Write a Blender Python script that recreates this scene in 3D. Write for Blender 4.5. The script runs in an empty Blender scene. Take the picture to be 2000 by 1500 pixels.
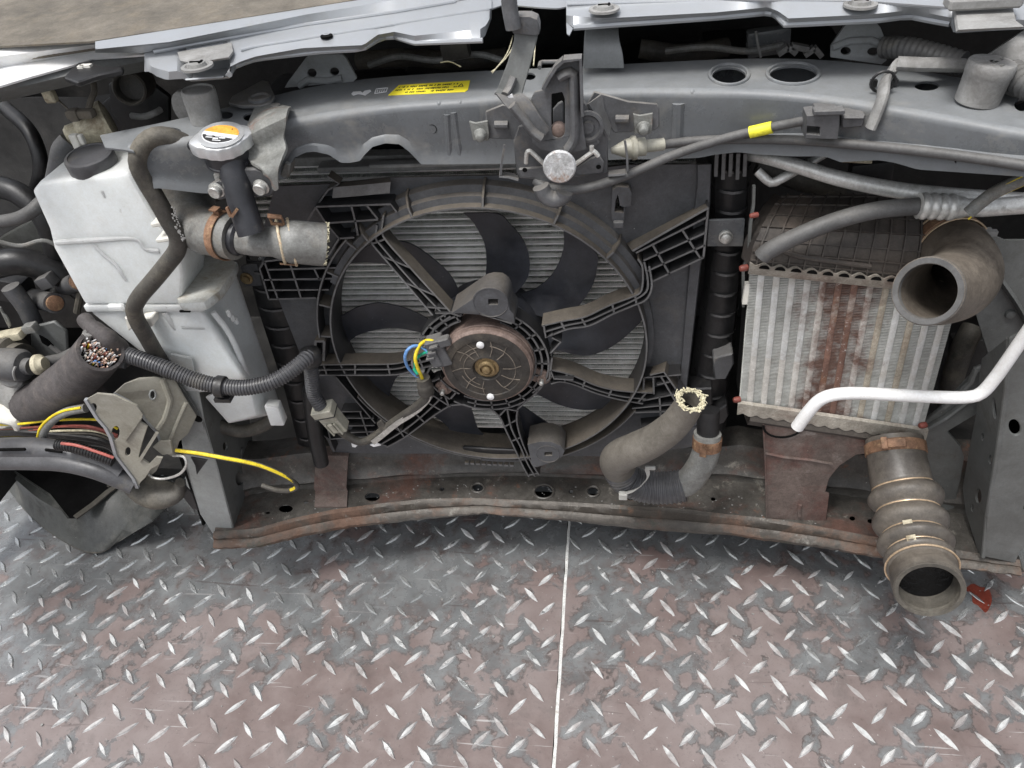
import bpy, bmesh, math, random
from mathutils import Vector, Matrix
from mathutils.geometry import tessellate_polygon
R = math.radians
scn = bpy.context.scene
COL = scn.collection
# ------------------------------------------------------------------ camera
CAM = Vector((0.15, -0.83, 1.13)); F = 1500.0
_p, _y, _r = R(41), R(10), R(-6)
FW = Vector((-math.sin(_y)*math.cos(_p), math.cos(_y)*math.cos(_p), -math.sin(_p)))
_R = FW.cross(Vector((0, 0, 1))).normalized(); _U = _R.cross(FW)
RT = _R*math.cos(_r) + _U*math.sin(_r); UP = -_R*math.sin(_r) + _U*math.cos(_r)
cd = bpy.data.cameras.new('camera'); cd.sensor_fit = 'HORIZONTAL'; cd.sensor_width = 36; cd.lens = F/2000*36
cd.clip_start = 0.01; cd.clip_end = 100
cam = bpy.data.objects.new('camera', cd); COL.objects.link(cam)
M4 = Matrix((RT, UP, -FW)).transposed().to_4x4(); M4.translation = CAM; cam.matrix_world = M4
scn.camera = cam
# ------------------------------------------------------------------ overcast daylight
SUN_EL, SUN_AZ = R(69), R(222)
w = bpy.data.worlds.new('World'); scn.world = w; w.use_nodes = True
nt = w.node_tree; bg = nt.nodes['Background']
sk = nt.nodes.new('ShaderNodeTexSky'); sk.sky_type = 'NISHITA'; sk.sun_disc = False
sk.sun_elevation = SUN_EL; sk.sun_rotation = SUN_AZ; sk.air_density = 1.0; sk.dust_density = 4.0; sk.ozone_density = 1.0
hs = nt.nodes.new('ShaderNodeHueSaturation'); hs.inputs['Saturation'].default_value = 0.30
nt.links.new(sk.outputs[0], hs.inputs['Color']); nt.links.new(hs.outputs[0], bg.inputs['Color'])
bg.inputs['Strength'].default_value = 0.135
sl = bpy.data.lights.new('sun', 'SUN'); sl.energy = 1.5; sl.angle = R(14); sl.color = (1, 0.985, 0.965)
so = bpy.data.objects.new('sun', sl); COL.objects.link(so)
sdir = Vector((math.sin(SUN_AZ)*math.cos(SUN_EL), math.cos(SUN_AZ)*math.cos(SUN_EL), math.sin(SUN_EL)))
so.rotation_euler = sdir.to_track_quat('Z', 'Y').to_euler(); so.location = (0, -1, 3)
scn.view_settings.view_transform = 'Standard'; scn.view_settings.look = 'None'
scn.view_settings.exposure = 0.68; scn.view_settings.gamma = 1
# ------------------------------------------------------------------ photo pixel -> point on a real plane
def ray(px, py): return FW + RT*((px-1000)/F) - UP*((py-750)/F)
def PY(px, py, y):
    d = ray(px, py); return CAM + d*((y-CAM.y)/d.y)
def PZ(px, py, z):
    d = ray(px, py); return CAM + d*((z-CAM.z)/d.z)
def PX(px, py, x):
    d = ray(px, py); return CAM + d*((x-CAM.x)/d.x)
def PP(px, py, o, n):
    d = ray(px, py); return CAM + d*((o-CAM).dot(n)/d.dot(n))
def PC(px, py, fn, y=0.0):
    for _ in range(12):
        p = PY(px, py, y); y = 0.5*y+0.5*fn(p.x)
    return PY(px, py, y)
def rp(p, r): return r*(Vector(p)-CAM).dot(FW)/F          # pixel radius -> metres at p
def lerp(a, b, t): return a+(b-a)*t
def interp(tab, x):
    if x <= tab[0][0]: return tab[0][1]
    for (a, b), (c, d) in zip(tab, tab[1:]):
        if x <= c: return b+(d-b)*(x-a)/(c-a)
    return tab[-1][1]
def polyint(pl, px):
    return interp(pl, px)
# ------------------------------------------------------------------ mesh collecting
class MB:
    def __init__(s): s.v = []; s.f = []
    def add(s, vs, fs):
        o = len(s.v); s.v += [Vector(v) for v in vs]; s.f += [tuple(i+o for i in f) for f in fs]; return s
    def loft(s, rows, closed=False, caps=False, flip=False):
        n = len(rows[0]); vs = [p for r in rows for p in r]; fs = []
        m = n if closed else n-1
        for i in range(len(rows)-1):
            for j in range(m):
                a = i*n+j; b = i*n+(j+1) % n; q = (a, b, b+n, a+n); fs.append(q[::-1] if flip else q)
        if caps:
            fs.append(tuple(range(n))[::-1]); fs.append(tuple(range((len(rows)-1)*n, len(rows)*n)))
        return s.add(vs, fs)
    def sheet(s, rows, t):
        """open surface given a thickness t (vector, or distance along its own normals)"""
        n = len(rows[0]); m = len(rows)
        if not isinstance(t, Vector):
            off = []
            for i in range(m):
                for j in range(n):
                    du = rows[i][min(j+1, n-1)]-rows[i][max(j-1, 0)]; dv = rows[min(i+1, m-1)][j]-rows[max(i-1, 0)][j]
                    q = du.cross(dv); off.append(q.normalized()*t if q.length > 1e-12 else Vector((0, 0, 0)))
        else: off = [t]*(n*m)
        A = [p for r in rows for p in r]; B = [p+o for p, o in zip(A, off)]; fs = []
        for i in range(m-1):
            for j in range(n-1):
                a = i*n+j; fs.append((a, a+1, a+n+1, a+n)); k = n*m
                fs.append((a+k, a+n+k, a+n+1+k, a+1+k))
        rim = list(range(n)) + [i*n+n-1 for i in range(1, m)] + [(m-1)*n+j for j in range(n-2, -1, -1)] + [i*n for i in range(m-2, 0, -1)]
        for a, b in zip(rim, rim[1:]+rim[:1]): fs.append((b, a, a+n*m, b+n*m))
        return s.add(A+B, fs)
    def prism(s, poly, ext, holes=()):
        """flat outline (with holes) pushed along ext"""
        loops = [list(poly)]+[list(h) for h in holes]
        tri = tessellate_polygon(loops); A = [Vector(p) for l in loops for p in l]; n = len(A)
        nm = Vector((0, 0, 0))
        L = loops[0]
        for a, b in zip(L, L[1:]+L[:1]): nm += Vector(a).cross(Vector(b))
        fs = []
        for t in tri:
            q = (A[t[1]]-A[t[0]]).cross(A[t[2]]-A[t[0]])
            t = tuple(t) if q.dot(ext) < 0 else tuple(t)[::-1]
            fs.append(t); fs.append((t[2]+n, t[1]+n, t[0]+n))
        o = 0
        for k, l in enumerate(loops):
            m = len(l); ar = Vector((0, 0, 0))
            for a, b in zip(l, l[1:]+l[:1]): ar += Vector(a).cross(Vector(b))
            ccw = ar.dot(ext) < 0
            if k: ccw = not ccw
            for i in range(m):
                a, b = o+i, o+(i+1) % m
                fs.append((b, a, a+n, b+n) if ccw else (a, b, b+n, a+n))
            o += m
        return s.add(A+[p+ext for p in A], fs)
    def box(s, c, sx, sy, sz, ax=None):
        X, Y, Z = ax or (Vector((1, 0, 0)), Vector((0, 1, 0)), Vector((0, 0, 1)))
        c = Vector(c); vs = [c+X*(i*sx/2)+Y*(j*sy/2)+Z*(k*sz/2) for k in (-1, 1) for j in (-1, 1) for i in (-1, 1)]
        return s.add(vs, [(0, 2, 3, 1), (4, 5, 7, 6), (0, 1, 5, 4), (2, 6, 7, 3), (0, 4, 6, 2), (1, 3, 7, 5)])
    def bar(s, a, b, w, d, dn=Vector((0, 1, 0))):
        """straight bar a->b, width w across, depth d along dn (from a,b going back)"""
        a, b = Vector(a), Vector(b); u = b-a
        if u.length < 1e-7: return s
        x = u.cross(dn).normalized()*(w/2); e = dn.normalized()*d
        vs = [a-x, a+x, a+x+e, a-x+e, b-x, b+x, b+x+e, b-x+e]
        return s.add(vs, [(0, 1, 2, 3), (7, 6, 5, 4), (0, 4, 5, 1), (1, 5, 6, 2), (2, 6, 7, 3), (3, 7, 4, 0)])
    def rail(s, pts, w, d, dn=Vector((0, 1, 0))):
        """polyline wall: width w, depth d along dn"""
        e = dn.normalized()*d; n = len(pts); sec = []
        for i, p in enumerate(pts):
            u = (pts[min(i+1, n-1)]-pts[max(i-1, 0)]); x = u.cross(dn).normalized()*(w/2)
            sec.append([p-x, p+x, p+x+e, p-x+e])
        return s.loft(sec, closed=True, caps=True)
    def tube(s, pts, rad, n=14, caps=True, wall=0, ring=None, flat=1.0, ref=None):
        """round sweep; rad number or list; wall>0 leaves the ends open with that wall"""
        m = len(pts); rad = rad if isinstance(rad, (list, tuple)) else [rad]*m
        T = [(pts[min(i+1, m-1)]-pts[max(i-1, 0)]).normalized() for i in range(m)]
        nv = ref or (Vector((0, 0, 1)) if abs(T[0].z) < .9 else Vector((1, 0, 0)))
        nv = (nv-T[0]*nv.dot(T[0])).normalized(); rows = []; fr = []
        for i in range(m):
            nv = (nv-T[i]*nv.dot(T[i])).normalized(); bn = T[i].cross(nv); fr.append((nv.copy(), bn))
            rows.append([pts[i]+(nv*math.cos(2*math.pi*k/n)*flat+bn*math.sin(2*math.pi*k/n))*rad[i] for k in range(n)])
        if wall:
            inn = [[pts[i]+(fr[i][0]*math.cos(2*math.pi*k/n)*flat+fr[i][1]*math.sin(2*math.pi*k/n))*(rad[i]-wall) for k in range(n)] for i in range(m)]
            s.loft(rows+inn[::-1]+[rows[0]], closed=True)
        else: s.loft(rows, closed=True, caps=caps)
        return s
    def lathe(s, o, ax, prof, n=28, ref=None, caps=True):
        """prof: (radius, distance along ax)"""
        o = Vector(o); ax = Vector(ax).normalized(); u = ref or ax.orthogonal(); u = (u-ax*u.dot(ax)).normalized(); v = ax.cross(u)
        rows = [[o+ax*h+(u*math.cos(2*math.pi*k/n)+v*math.sin(2*math.pi*k/n))*max(r, 1e-5) for k in range(n)] for r, h in prof]
        return s.loft(rows, closed=True, caps=caps)
    def hexa(s, bot, top):
        n = len(bot); return s.loft([list(bot), list(top)], closed=True, caps=True)
def cr(pts, k=6):
    """Catmull-Rom through points"""
    out = []; P = [pts[0]*2-pts[1]]+list(pts)+[pts[-1]*2-pts[-2]]
    for i in range(1, len(P)-2):
        a, b, c, d = P[i-1:i+3]
        for j in range(k):
            t = j/k; out.append(.5*((2*b)+(c-a)*t+(2*a-5*b+4*c-d)*t*t+(3*b-a-3*c+d)*t**3))
    out.append(Vector(pts[-1])); return out
def resample(pts, step):
    L = [0]
    for a, b in zip(pts, pts[1:]): L.append(L[-1]+(b-a).length)
    n = max(2, int(L[-1]/step)); out = []; j = 0
    for i in range(n+1):
        d = L[-1]*i/n
        while j < len(L)-2 and L[j+1] < d: j += 1
        t = (d-L[j])/max(1e-9, L[j+1]-L[j]); out.append(pts[j].lerp(pts[j+1], min(1, max(0, t))))
    return out
def path(*t, k=6): return cr([PY(*p) for p in t], k)
def ell(c, u, v, ru, rv, n=20): return [c+u*(ru*math.cos(2*math.pi*i/n))+v*(rv*math.sin(2*math.pi*i/n)) for i in range(n)]
X1, Y1, Z1 = Vector((1, 0, 0)), Vector((0, 1, 0)), Vector((0, 0, 1))
def pl(pts, y): return [PY(a, b, y) for a, b in pts]
def sc(pts, x0, y0, k): return [(x0+a*k, y0+b*k) for a, b in pts]       # enlarged-view coords -> photo pixels
# ------------------------------------------------------------------ objects
WL = {}
def tag(o, label=None, cat=None, group=None, kind=None):
    if label: o['label'] = label
    if cat: o['category'] = cat
    if group: o['group'] = group
    if kind: o['kind'] = kind
    return o
def thing(name, loc, label, cat, group=None, kind=None):
    o = bpy.data.objects.new(name, None); COL.objects.link(o); o.empty_display_size = .02
    o.location = loc; WL[o.name] = Vector(loc); return tag(o, label, cat, group, kind)
def obj(name, mb, mat, parent=None, label=None, cat=None, group=None, kind=None, bevel=0, seg=1, ang=35, flat=False):
    me = bpy.data.meshes.new(name)
    if parent is not None: off = WL[parent.name]
    else:
        zs = [v.z for v in mb.v]; n = len(mb.v)
        off = Vector((sum(v.x for v in mb.v)/n, sum(v.y for v in mb.v)/n, min(zs)))
    me.from_pydata([v-off for v in mb.v], [], mb.f); me.update()
    if bevel:
        bm = bmesh.new(); bm.from_mesh(me); bmesh.ops.remove_doubles(bm, verts=bm.verts, dist=1e-6)
        es = [e for e in bm.edges if len(e.link_faces) == 2 and e.calc_face_angle(0) > R(40)]
        try: bmesh.ops.bevel(bm, geom=es, offset=bevel, segments=seg, profile=.6, affect='EDGES', clamp_overlap=True)
        except Exception: pass
        bm.to_mesh(me); bm.free()
    bm = bmesh.new(); bm.from_mesh(me); bmesh.ops.recalc_face_normals(bm, faces=bm.faces); bm.to_mesh(me); bm.free()
    if not flat:
        me.polygons.foreach_set('use_smooth', [True]*len(me.polygons)); me.set_sharp_from_angle(angle=R(ang))
    ms = mat if isinstance(mat, (list, tuple)) else [mat]
    for m in ms: me.materials.append(m)
    o = bpy.data.objects.new(name, me); COL.objects.link(o)
    if parent is not None: o.parent = parent; WL[o.name] = off.copy()
    else: o.location = off; WL[o.name] = off.copy()
    return tag(o, label, cat, group, kind)
def clone(o, loc, rot=None, parent=None, label=None, group=None):
    c = o.copy(); COL.objects.link(c); c.location = loc
    if rot is not None: c.rotation_euler = rot
    if parent is not None: c.parent = parent
    if label: c['label'] = label
    if group: c['group'] = group
    return c
# ------------------------------------------------------------------ materials
def mat(name, base, rough=.5, metal=0.0, var=.25, vs=25, spots=(), dust=0, dustc=(.22, .19, .15), bump=.15, bs=120, spec=.5, trans=0, sss=0, rv=.15, worn=None, grain=.30, stain=None):
    m = bpy.data.materials.new(name); m.use_nodes = True; t = m.node_tree; N = t.nodes; L = t.links
    b = N['Principled BSDF']; g = N.new('ShaderNodeNewGeometry')
    def noise(scale, det=5, r=.6, dist=0, off=0):
        n = N.new('ShaderNodeTexNoise'); n.inputs['Scale'].default_value = scale; n.inputs['Detail'].default_value = det
        n.inputs['Roughness'].default_value = r; n.inputs['Distortion'].default_value = dist
        if off:
            a = N.new('ShaderNodeVectorMath'); a.operation = 'ADD'; a.inputs[1].default_value = (off, off*1.7, -off)
            L.new(g.outputs['Position'], a.inputs[0]); L.new(a.outputs[0], n.inputs['Vector'])
        else: L.new(g.outputs['Position'], n.inputs['Vector'])
        return n.outputs['Fac']
    def rng(src, a, c, lo=0, hi=1):
        r = N.new('ShaderNodeMapRange'); r.inputs[1].default_value = a; r.inputs[2].default_value = c
        r.inputs[3].default_value = lo; r.inputs[4].default_value = hi; L.new(src, r.inputs[0]); return r.outputs[0]
    def mix(f, a, c):
        x = N.new('ShaderNodeMix'); x.data_type = 'RGBA'
        if isinstance(f, (int, float)): x.inputs[0].default_value = f
        else: L.new(f, x.inputs[0])
        for i, q in ((6, a), (7, c)):
            if isinstance(q, tuple): x.inputs[i].default_value = (*q[:3], 1)
            else: L.new(q, x.inputs[i])
        return x.outputs[2]
    def mul(a, c):
        x = N.new('ShaderNodeMath'); x.operation = 'MULTIPLY'
        for i, q in ((0, a), (1, c)):
            if isinstance(q, (int, float)): x.inputs[i].default_value = q
            else: L.new(q, x.inputs[i])
        return x.outputs[0]
    n0 = noise(vs, 6, .65)
    c = mix(rng(n0, .3, .7), tuple(q*(1-var) for q in base), tuple(min(1, q*(1+var)) for q in base))
    ro = rng(n0, .3, .7, max(.02, rough-rv/2), min(1, rough+rv/2))
    for i, s in enumerate(spots):
        col, scale, lo, hi = s[:4]; f = rng(noise(scale, 8, .7, .4, off=3.1+i*5.3), lo, hi)
        if len(s) > 4: f = mul(f, s[4])
        c = mix(f, c, col)
        ro2 = N.new('ShaderNodeMix'); ro2.data_type = 'FLOAT'; L.new(f, ro2.inputs[0]); L.new(ro, ro2.inputs[2]); ro2.inputs[3].default_value = .8; ro = ro2.outputs[0]
    if worn:      # leading edges rubbed grey
        sy = N.new('ShaderNodeSeparateXYZ'); L.new(g.outputs['Normal'], sy.inputs[0])
        c = mix(mul(rng(sy.outputs['Y'], -.72, -.93), rng(noise(35, 5, .7, off=4.4), .25, .5, .45, 1)), c, worn)
    if stain:      # one soft-edged streak of old rust running down a line
        p0_, n_, hw, col = stain
        a_ = N.new('ShaderNodeVectorMath'); a_.operation = 'SUBTRACT'; L.new(g.outputs['Position'], a_.inputs[0]); a_.inputs[1].default_value = p0_
        d_ = N.new('ShaderNodeVectorMath'); d_.operation = 'DOT_PRODUCT'; L.new(a_.outputs[0], d_.inputs[0]); d_.inputs[1].default_value = n_
        ab = N.new('ShaderNodeMath'); ab.operation = 'ABSOLUTE'; L.new(d_.outputs['Value'], ab.inputs[0])
        ad = N.new('ShaderNodeMath'); ad.operation = 'ADD'; L.new(ab.outputs[0], ad.inputs[0]); L.new(rng(noise(26, 6, .7, .4, off=11.3), .3, .7, -hw*.9, hw*.9), ad.inputs[1])
        c = mix(mul(rng(ad.outputs[0], hw*1.35, hw*.3), rng(noise(70, 5, .7, off=8.8), .3, .55, .35, .95)), c, col)
    if dust:
        sx = N.new('ShaderNodeSeparateXYZ'); L.new(g.outputs['Normal'], sx.inputs[0])
        f = mul(rng(sx.outputs['Z'], .1, .85), rng(noise(18, 6, .7, off=9.7), .25, .6, .45, 1)); f = mul(f, dust)
        c = mix(f, c, dustc)
        ro2 = N.new('ShaderNodeMix'); ro2.data_type = 'FLOAT'; L.new(f, ro2.inputs[0]); L.new(ro, ro2.inputs[2]); ro2.inputs[3].default_value = .9; ro = ro2.outputs[0]
    if grain:      # fine uneven grime and faint rub marks
        def mulc(src, f, lo, hi):
            x = N.new('ShaderNodeMix'); x.data_type = 'RGBA'; x.blend_type = 'MULTIPLY'; x.inputs[0].default_value = 1; L.new(src, x.inputs[6])
            q = mix(f, (lo, lo*.985, lo*.96), (hi, hi, hi)); L.new(q, x.inputs[7]); return x.outputs[2]
        c = mulc(c, rng(noise(75, 7, .75, .5, off=6.1), .32, .66), 1-grain, 1+grain*.6)
        c = mulc(c, rng(noise(420, 4, .7, off=2.2), .3, .7), 1-grain*.7, 1+grain*.6)
    L.new(c, b.inputs['Base Color']); L.new(ro, b.inputs['Roughness'])
    b.inputs['Metallic'].default_value = metal; b.inputs['Specular IOR Level'].default_value = spec
    if trans: b.inputs['Transmission Weight'].default_value = trans
    if sss: b.inputs['Subsurface Weight'].default_value = sss; b.inputs['Subsurface Radius'].default_value = (.02, .02, .02); b.inputs['Subsurface Scale'].default_value = 2.2
    if bump:
        bn = N.new('ShaderNodeBump'); bn.inputs['Strength'].default_value = bump; bn.inputs['Distance'].default_value = .002
        L.new(noise(bs, 6, .7, off=1.3), bn.inputs['Height']); L.new(bn.outputs[0], b.inputs['Normal'])
    return m
RUST = (.10, .042, .022); RUST2 = (.21, .085, .035); DIRT = (.20, .17, .13)
SPK = ((.55, .53, .5), 250, .685, .715)       # fine pale grit
M = {}
M['shroud'] = mat('shroud_plastic', (.072, .075, .082), .44, var=.2, spots=[((.10, .088, .070), 14, .58, .74, .5), SPK], dust=.6, dustc=(.135, .115, .09), bump=.2, grain=0.2)
M['rib'] = mat('rib_plastic', (.028, .028, .030), .55, var=.3, spots=[((.075, .066, .052), 22, .58, .74, .6)], dust=.7, dustc=(.150, .128, .100), bump=.2, worn=(.135, .135, .138), grain=0.2)
M['ribclean'] = mat('inner_rib_plastic', (.018, .018, .019), .55, var=.3, spots=[((.06, .052, .042), 22, .6, .74, .5)], bump=.2, worn=(.125, .125, .128), grain=0.2)
M['blade'] = mat('blade_plastic', (.028, .030, .037), .36, var=.3, spots=[((.06, .06, .065), 9, .5, .7, .6), SPK], bump=.08, grain=0.15)
M['black'] = mat('black_plastic', (.017, .017, .018), .42, var=.4, spots=[((.06, .055, .05), 22, .58, .7, .6)], bump=.2)
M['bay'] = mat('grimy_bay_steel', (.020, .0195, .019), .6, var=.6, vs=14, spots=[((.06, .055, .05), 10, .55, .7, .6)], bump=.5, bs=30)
M['void'] = mat('hole_shade_black', (.006, .006, .006), .9, var=.4, spec=.1, bump=.3, bs=40)  # near-black that paints the shade inside holes, bores and gaps
M['bar'] = mat('dark_grey_paint', (.118, .126, .135), .27, var=.16, vs=12, spots=[((.235, .225, .205), 16, .53, .72, .7), ((.16, .10, .06), 30, .72, .8, .6), SPK], dust=.55, dustc=(.27, .285, .295), bump=.08, grain=0.07)  # pale dust on upward faces also paints in their sky-lit brightness
M['latch'] = mat('latch_steel', (.118, .122, .130), .42, metal=.1, var=.25, spots=[((.2, .18, .155), 35, .55, .72, .7), ((.13, .07, .045), 40, .68, .78, .7)], dust=.5, dustc=(.26, .24, .21), bump=.15, grain=0.18)
M['beam'] = mat('rusty_beam_steel', (.078, .073, .066), .42, metal=.1, var=.4, vs=20, spots=[((.115, .058, .043), 9, .52, .64, .85), ((.20, .082, .042), 22, .60, .68, .8), ((.33, .31, .27), 30, .60, .70, .8), ((.02, .02, .019), 18, .6, .72, .7), SPK], bump=.5, bs=90)
M['lipbeam'] = mat('scraped_lip_steel', (.064, .056, .047), .45, metal=.25, var=.4, vs=18, spots=[((.155, .092, .064), 8, .50, .62, .85), ((.30, .29, .265), 22, .58, .68, .8), ((.05, .07, .05), 15, .62, .7, .7), ((.20, .115, .07), 40, .62, .72, .7)], bump=.5, bs=80)
M['rustplate'] = mat('rusty_plate', (.125, .098, .087), .6, var=.35, vs=14, spots=[((.115, .052, .042), 9, .48, .62, .85), ((.30, .27, .25), 20, .58, .70, .7), ((.05, .04, .035), 26, .62, .72, .6), SPK], bump=.4)
M['rail'] = mat('grey_green_paint', (.118, .124, .122), .46, var=.18, vs=8, spots=[((.17, .176, .176), 6, .5, .66, .7), ((.09, .085, .07), 14, .56, .7, .7), SPK], bump=.12, grain=0.14)
M['raillight'] = mat('lit_rail_grey', (.30, .315, .315), .5, var=.14, vs=8, spots=[((.20, .205, .20), 9, .54, .7, .6), SPK], bump=.1, grain=.12)  # paler copy of the rail paint, light on the front face put into colour
M['bellows'] = mat('dark_bellows_rubber', (.080, .072, .064), .32, var=.3, vs=10, spots=[((.165, .145, .12), 9, .46, .64, .75), ((.05, .046, .042), 14, .56, .7, .7)], bump=.2, grain=.25)
M['hosetan'] = mat('tan_dusty_rubber', (.150, .138, .120), .5, var=.25, vs=9, spots=[((.20, .185, .16), 12, .5, .68, .7), ((.09, .08, .068), 20, .58, .72, .7)], bump=.2, grain=.22)
M['cablegrey'] = mat('dark_cable_sheath', (.085, .086, .088), .5, var=.25, spots=[((.2, .185, .155), 18, .58, .74, .7)], dust=.3, dustc=(.2, .19, .17), bump=.1, grain=.2)
M['midgrey'] = mat('mid_grey_paint', (.22, .232, .24), .42, var=.14, vs=8, spots=[((.15, .15, .145), 12, .54, .7, .6), SPK], dust=.3, dustc=(.3, .3, .29), bump=.08, grain=.1)
M['crash'] = mat('olive_grey_steel', (.285, .275, .235), .5, var=.18, vs=10, spots=[((.12, .10, .075), 10, .52, .68, .7), ((.37, .36, .33), 16, .6, .72, .7)], bump=.12, grain=0.12)
M['silver'] = mat('silver_paint', (.385, .405, .43), .34, metal=.35, var=.06, vs=6, spots=[((.30, .28, .25), 18, .6, .75, .4)], bump=.03, grain=0.02)
M['hoodtop'] = mat('brown_dirt_film', (.145, .130, .108), .95, var=.35, vs=16, spots=[((.22, .185, .135), 20, .5, .7, .6), ((.085, .078, .068), 7, .5, .7, .6), ((.34, .33, .31), 45, .66, .74, .5)], bump=.35, bs=90, grain=0.18)
M['whitepaint'] = mat('pale_silver_paint', (.72, .73, .74), .35, metal=.1, var=.06, spots=[((.40, .33, .24), 14, .55, .72, .5)], bump=.03, grain=0.04)
M['tank'] = mat('milky_plastic', (.70, .735, .745), .40, var=.10, vs=9, spots=[((.80, .825, .83), 16, .50, .68, .5), ((.40, .37, .28), 11, .60, .80, .45), ((.24, .22, .17), 34, .63, .76, .5), ((.16, .14, .11), 120, .68, .73, .5)], dust=.18, dustc=(.40, .36, .28), bump=.1, bs=70, sss=.7, grain=0.05)
M['tankdirty'] = mat('milky_plastic_stained', (.55, .575, .565), .55, var=.1, spots=[((.19, .145, .085), 24, .47, .66, .85)], dust=.5, dustc=(.36, .33, .27), bump=.15, sss=.15, grain=0.12)
M['rubber'] = mat('dusty_rubber', (.058, .054, .048), .52, var=.25, vs=18, spots=[((.155, .14, .11), 14, .48, .68, .75), ((.03, .04, .04), 30, .58, .7, .6)], dust=.35, dustc=(.19, .175, .145), bump=.2)
M['hosegrey'] = mat('grey_hose_rubber', (.205, .208, .20), .46, var=.25, vs=14, spots=[((.24, .21, .17), 12, .5, .66, .7), ((.075, .07, .065), 22, .56, .7, .6)], bump=.12)
M['elbow'] = mat('brown_dusty_rubber', (.135, .116, .096), .46, var=.3, vs=10, spots=[((.215, .185, .15), 9, .48, .66, .8), ((.085, .075, .062), 14, .54, .7, .75)], bump=.3)
M['corr'] = mat('corrugated_plastic', (.075, .076, .082), .42, var=.25, spots=[((.16, .15, .13), 25, .55, .7, .6)], bump=.1, grain=0.18)
M['blackgloss'] = mat('black_enamel', (.028, .029, .034), .32, var=.3, spots=[((.10, .09, .08), 40, .62, .72, .6)], bump=.1, grain=0.12)
M['alu'] = mat('dull_aluminium', (.64, .645, .63), .42, metal=.45, var=.15, vs=30, spots=[((.12, .10, .07), 45, .62, .72, .75), ((.62, .6, .56), 20, .58, .7, .5)], bump=.2, grain=0.2)
M['capmetal'] = mat('cap_metal', (.66, .68, .70), .33, metal=.55, var=.08, spots=[((.35, .33, .28), 50, .64, .75, .5)], bump=.1, grain=0.06)
M['bolt'] = mat('zinc_bolt', (.55, .55, .53), .38, metal=.6, var=.2, spots=[((.28, .2, .13), 60, .6, .72, .6)], bump=.2)
M['fin'] = mat('radiator_fin', (.42, .435, .41), .5, metal=.3, var=.3, vs=40, spots=[((.42, .42, .39), 90, .64, .72, .8), ((.10, .09, .07), 16, .55, .7, .5)], bump=.1)
M['coretube'] = mat('core_tube_metal', (.95, .95, .91), .5, metal=0, var=.15, vs=40, spots=[((.3, .28, .22), 25, .6, .72, .5)], bump=.1, grain=0.12)
M['icfin'] = mat('cooler_fin', (.47, .48, .46), .6, metal=.05, var=.2, vs=30, spots=[((.24, .15, .11), 5, .56, .66, .5)], bump=.1)
M['ictube'] = mat('cooler_tube_metal', (.60, .615, .61), .5, metal=.15, var=.15, vs=20, spots=[((.44, .40, .34), 12, .5, .66, .6)], bump=.2)
M['ictubepitted'] = mat('cooler_tube_pitted', (.56, .55, .52), .6, metal=.1, var=.15, vs=20, spots=[((.74, .73, .71), 130, .56, .63, .8), ((.17, .07, .045), 60, .6, .66, .9)], bump=.4)
M['ictuberust'] = mat('cooler_tube_rusty', (.175, .098, .075), .75, var=.3, vs=20, spots=[((.62, .60, .57), 110, .58, .65, .8), ((.21, .105, .06), 25, .5, .62, .7), ((.45, .42, .38), 14, .56, .66, .6)], bump=.4)
M['icplate'] = mat('header_plate', (.37, .345, .30), .6, metal=.2, var=.25, spots=[((.16, .10, .08), 12, .52, .66, .7), ((.5, .48, .44), 30, .6, .7, .6)], bump=.3)
M['ictank'] = mat('brown_black_plastic', (.042, .038, .036), .55, var=.3, vs=16, spots=[((.125, .095, .078), 10, .46, .66, .8), SPK], dust=.22, dustc=(.15, .125, .10), bump=.15, worn=(.075, .066, .058))
M['faceline'] = mat('dusty_emboss', (.17, .145, .12), .7, var=.3, vs=60, spots=[((.05, .045, .04), 60, .5, .66, .8)], bump=.2)
M['clamp'] = mat('rusty_clamp', (.25, .145, .09), .6, metal=.3, var=.4, vs=60, spots=[((.48, .33, .19), 70, .55, .65, .7), ((.10, .045, .025), 50, .58, .68, .8)], bump=.4)
M['clampwire'] = mat('plated_clamp_wire', (.68, .58, .42), .4, metal=.4, var=.3, vs=90, spots=[((.42, .2, .08), 60, .52, .62, .85)], bump=.4)
M['brasswire'] = mat('pale_wire_band', (.62, .47, .32), .4, metal=.5, var=.2, bump=.1)
M['whitepipe'] = mat('white_coated_pipe', (.80, .81, .815), .4, var=.06, spots=[((.42, .40, .36), 35, .6, .72, .5), ((.25, .23, .2), 140, .68, .74, .6)], bump=.04, grain=0.08)
M['cord'] = mat('frayed_cord', (.62, .58, .42), .9, var=.3, vs=200, bump=.2)
M['yellow'] = mat('yellow_insulation', (.80, .62, .03), .45, var=.1, bump=.05)
M['tape'] = mat('yellow_tape', (.85, .80, .05), .5, var=.08, bump=.05)
M['blue'] = mat('blue_insulation', (.16, .35, .72), .45, var=.1, bump=.05)
M['green'] = mat('green_insulation', (.02, .40, .24), .45, var=.1, bump=.05)
M['red'] = mat('red_insulation', (.40, .11, .09), .5, var=.15, bump=.05)
M['copper'] = mat('copper_strand', (.90, .62, .50), .35, metal=.3, var=.2, bump=.05)
M['white'] = mat('white_plastic', (.72, .71, .66), .5, var=.1, bump=.05, grain=0.08)
M['orange'] = mat('orange_print', (.85, .42, .07), .5, var=.12, spots=[((.45, .3, .12), 70, .6, .7, .5)], bump=.05)
M['labelyellow'] = mat('yellow_label', (.90, .78, .05), .5, var=.05, bump=.02, grain=0.04)
M['ink'] = mat('black_ink', (.03, .03, .03), .6, var=.1, bump=0)
M['inkwhite'] = mat('white_print', (.75, .76, .78), .6, var=.05, bump=0, grain=0.05)
M['cream'] = mat('cream_plastic', (.52, .48, .36), .5, var=.2, spots=[((.16, .10, .05), 30, .5, .64, .8)], bump=.15)
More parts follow.
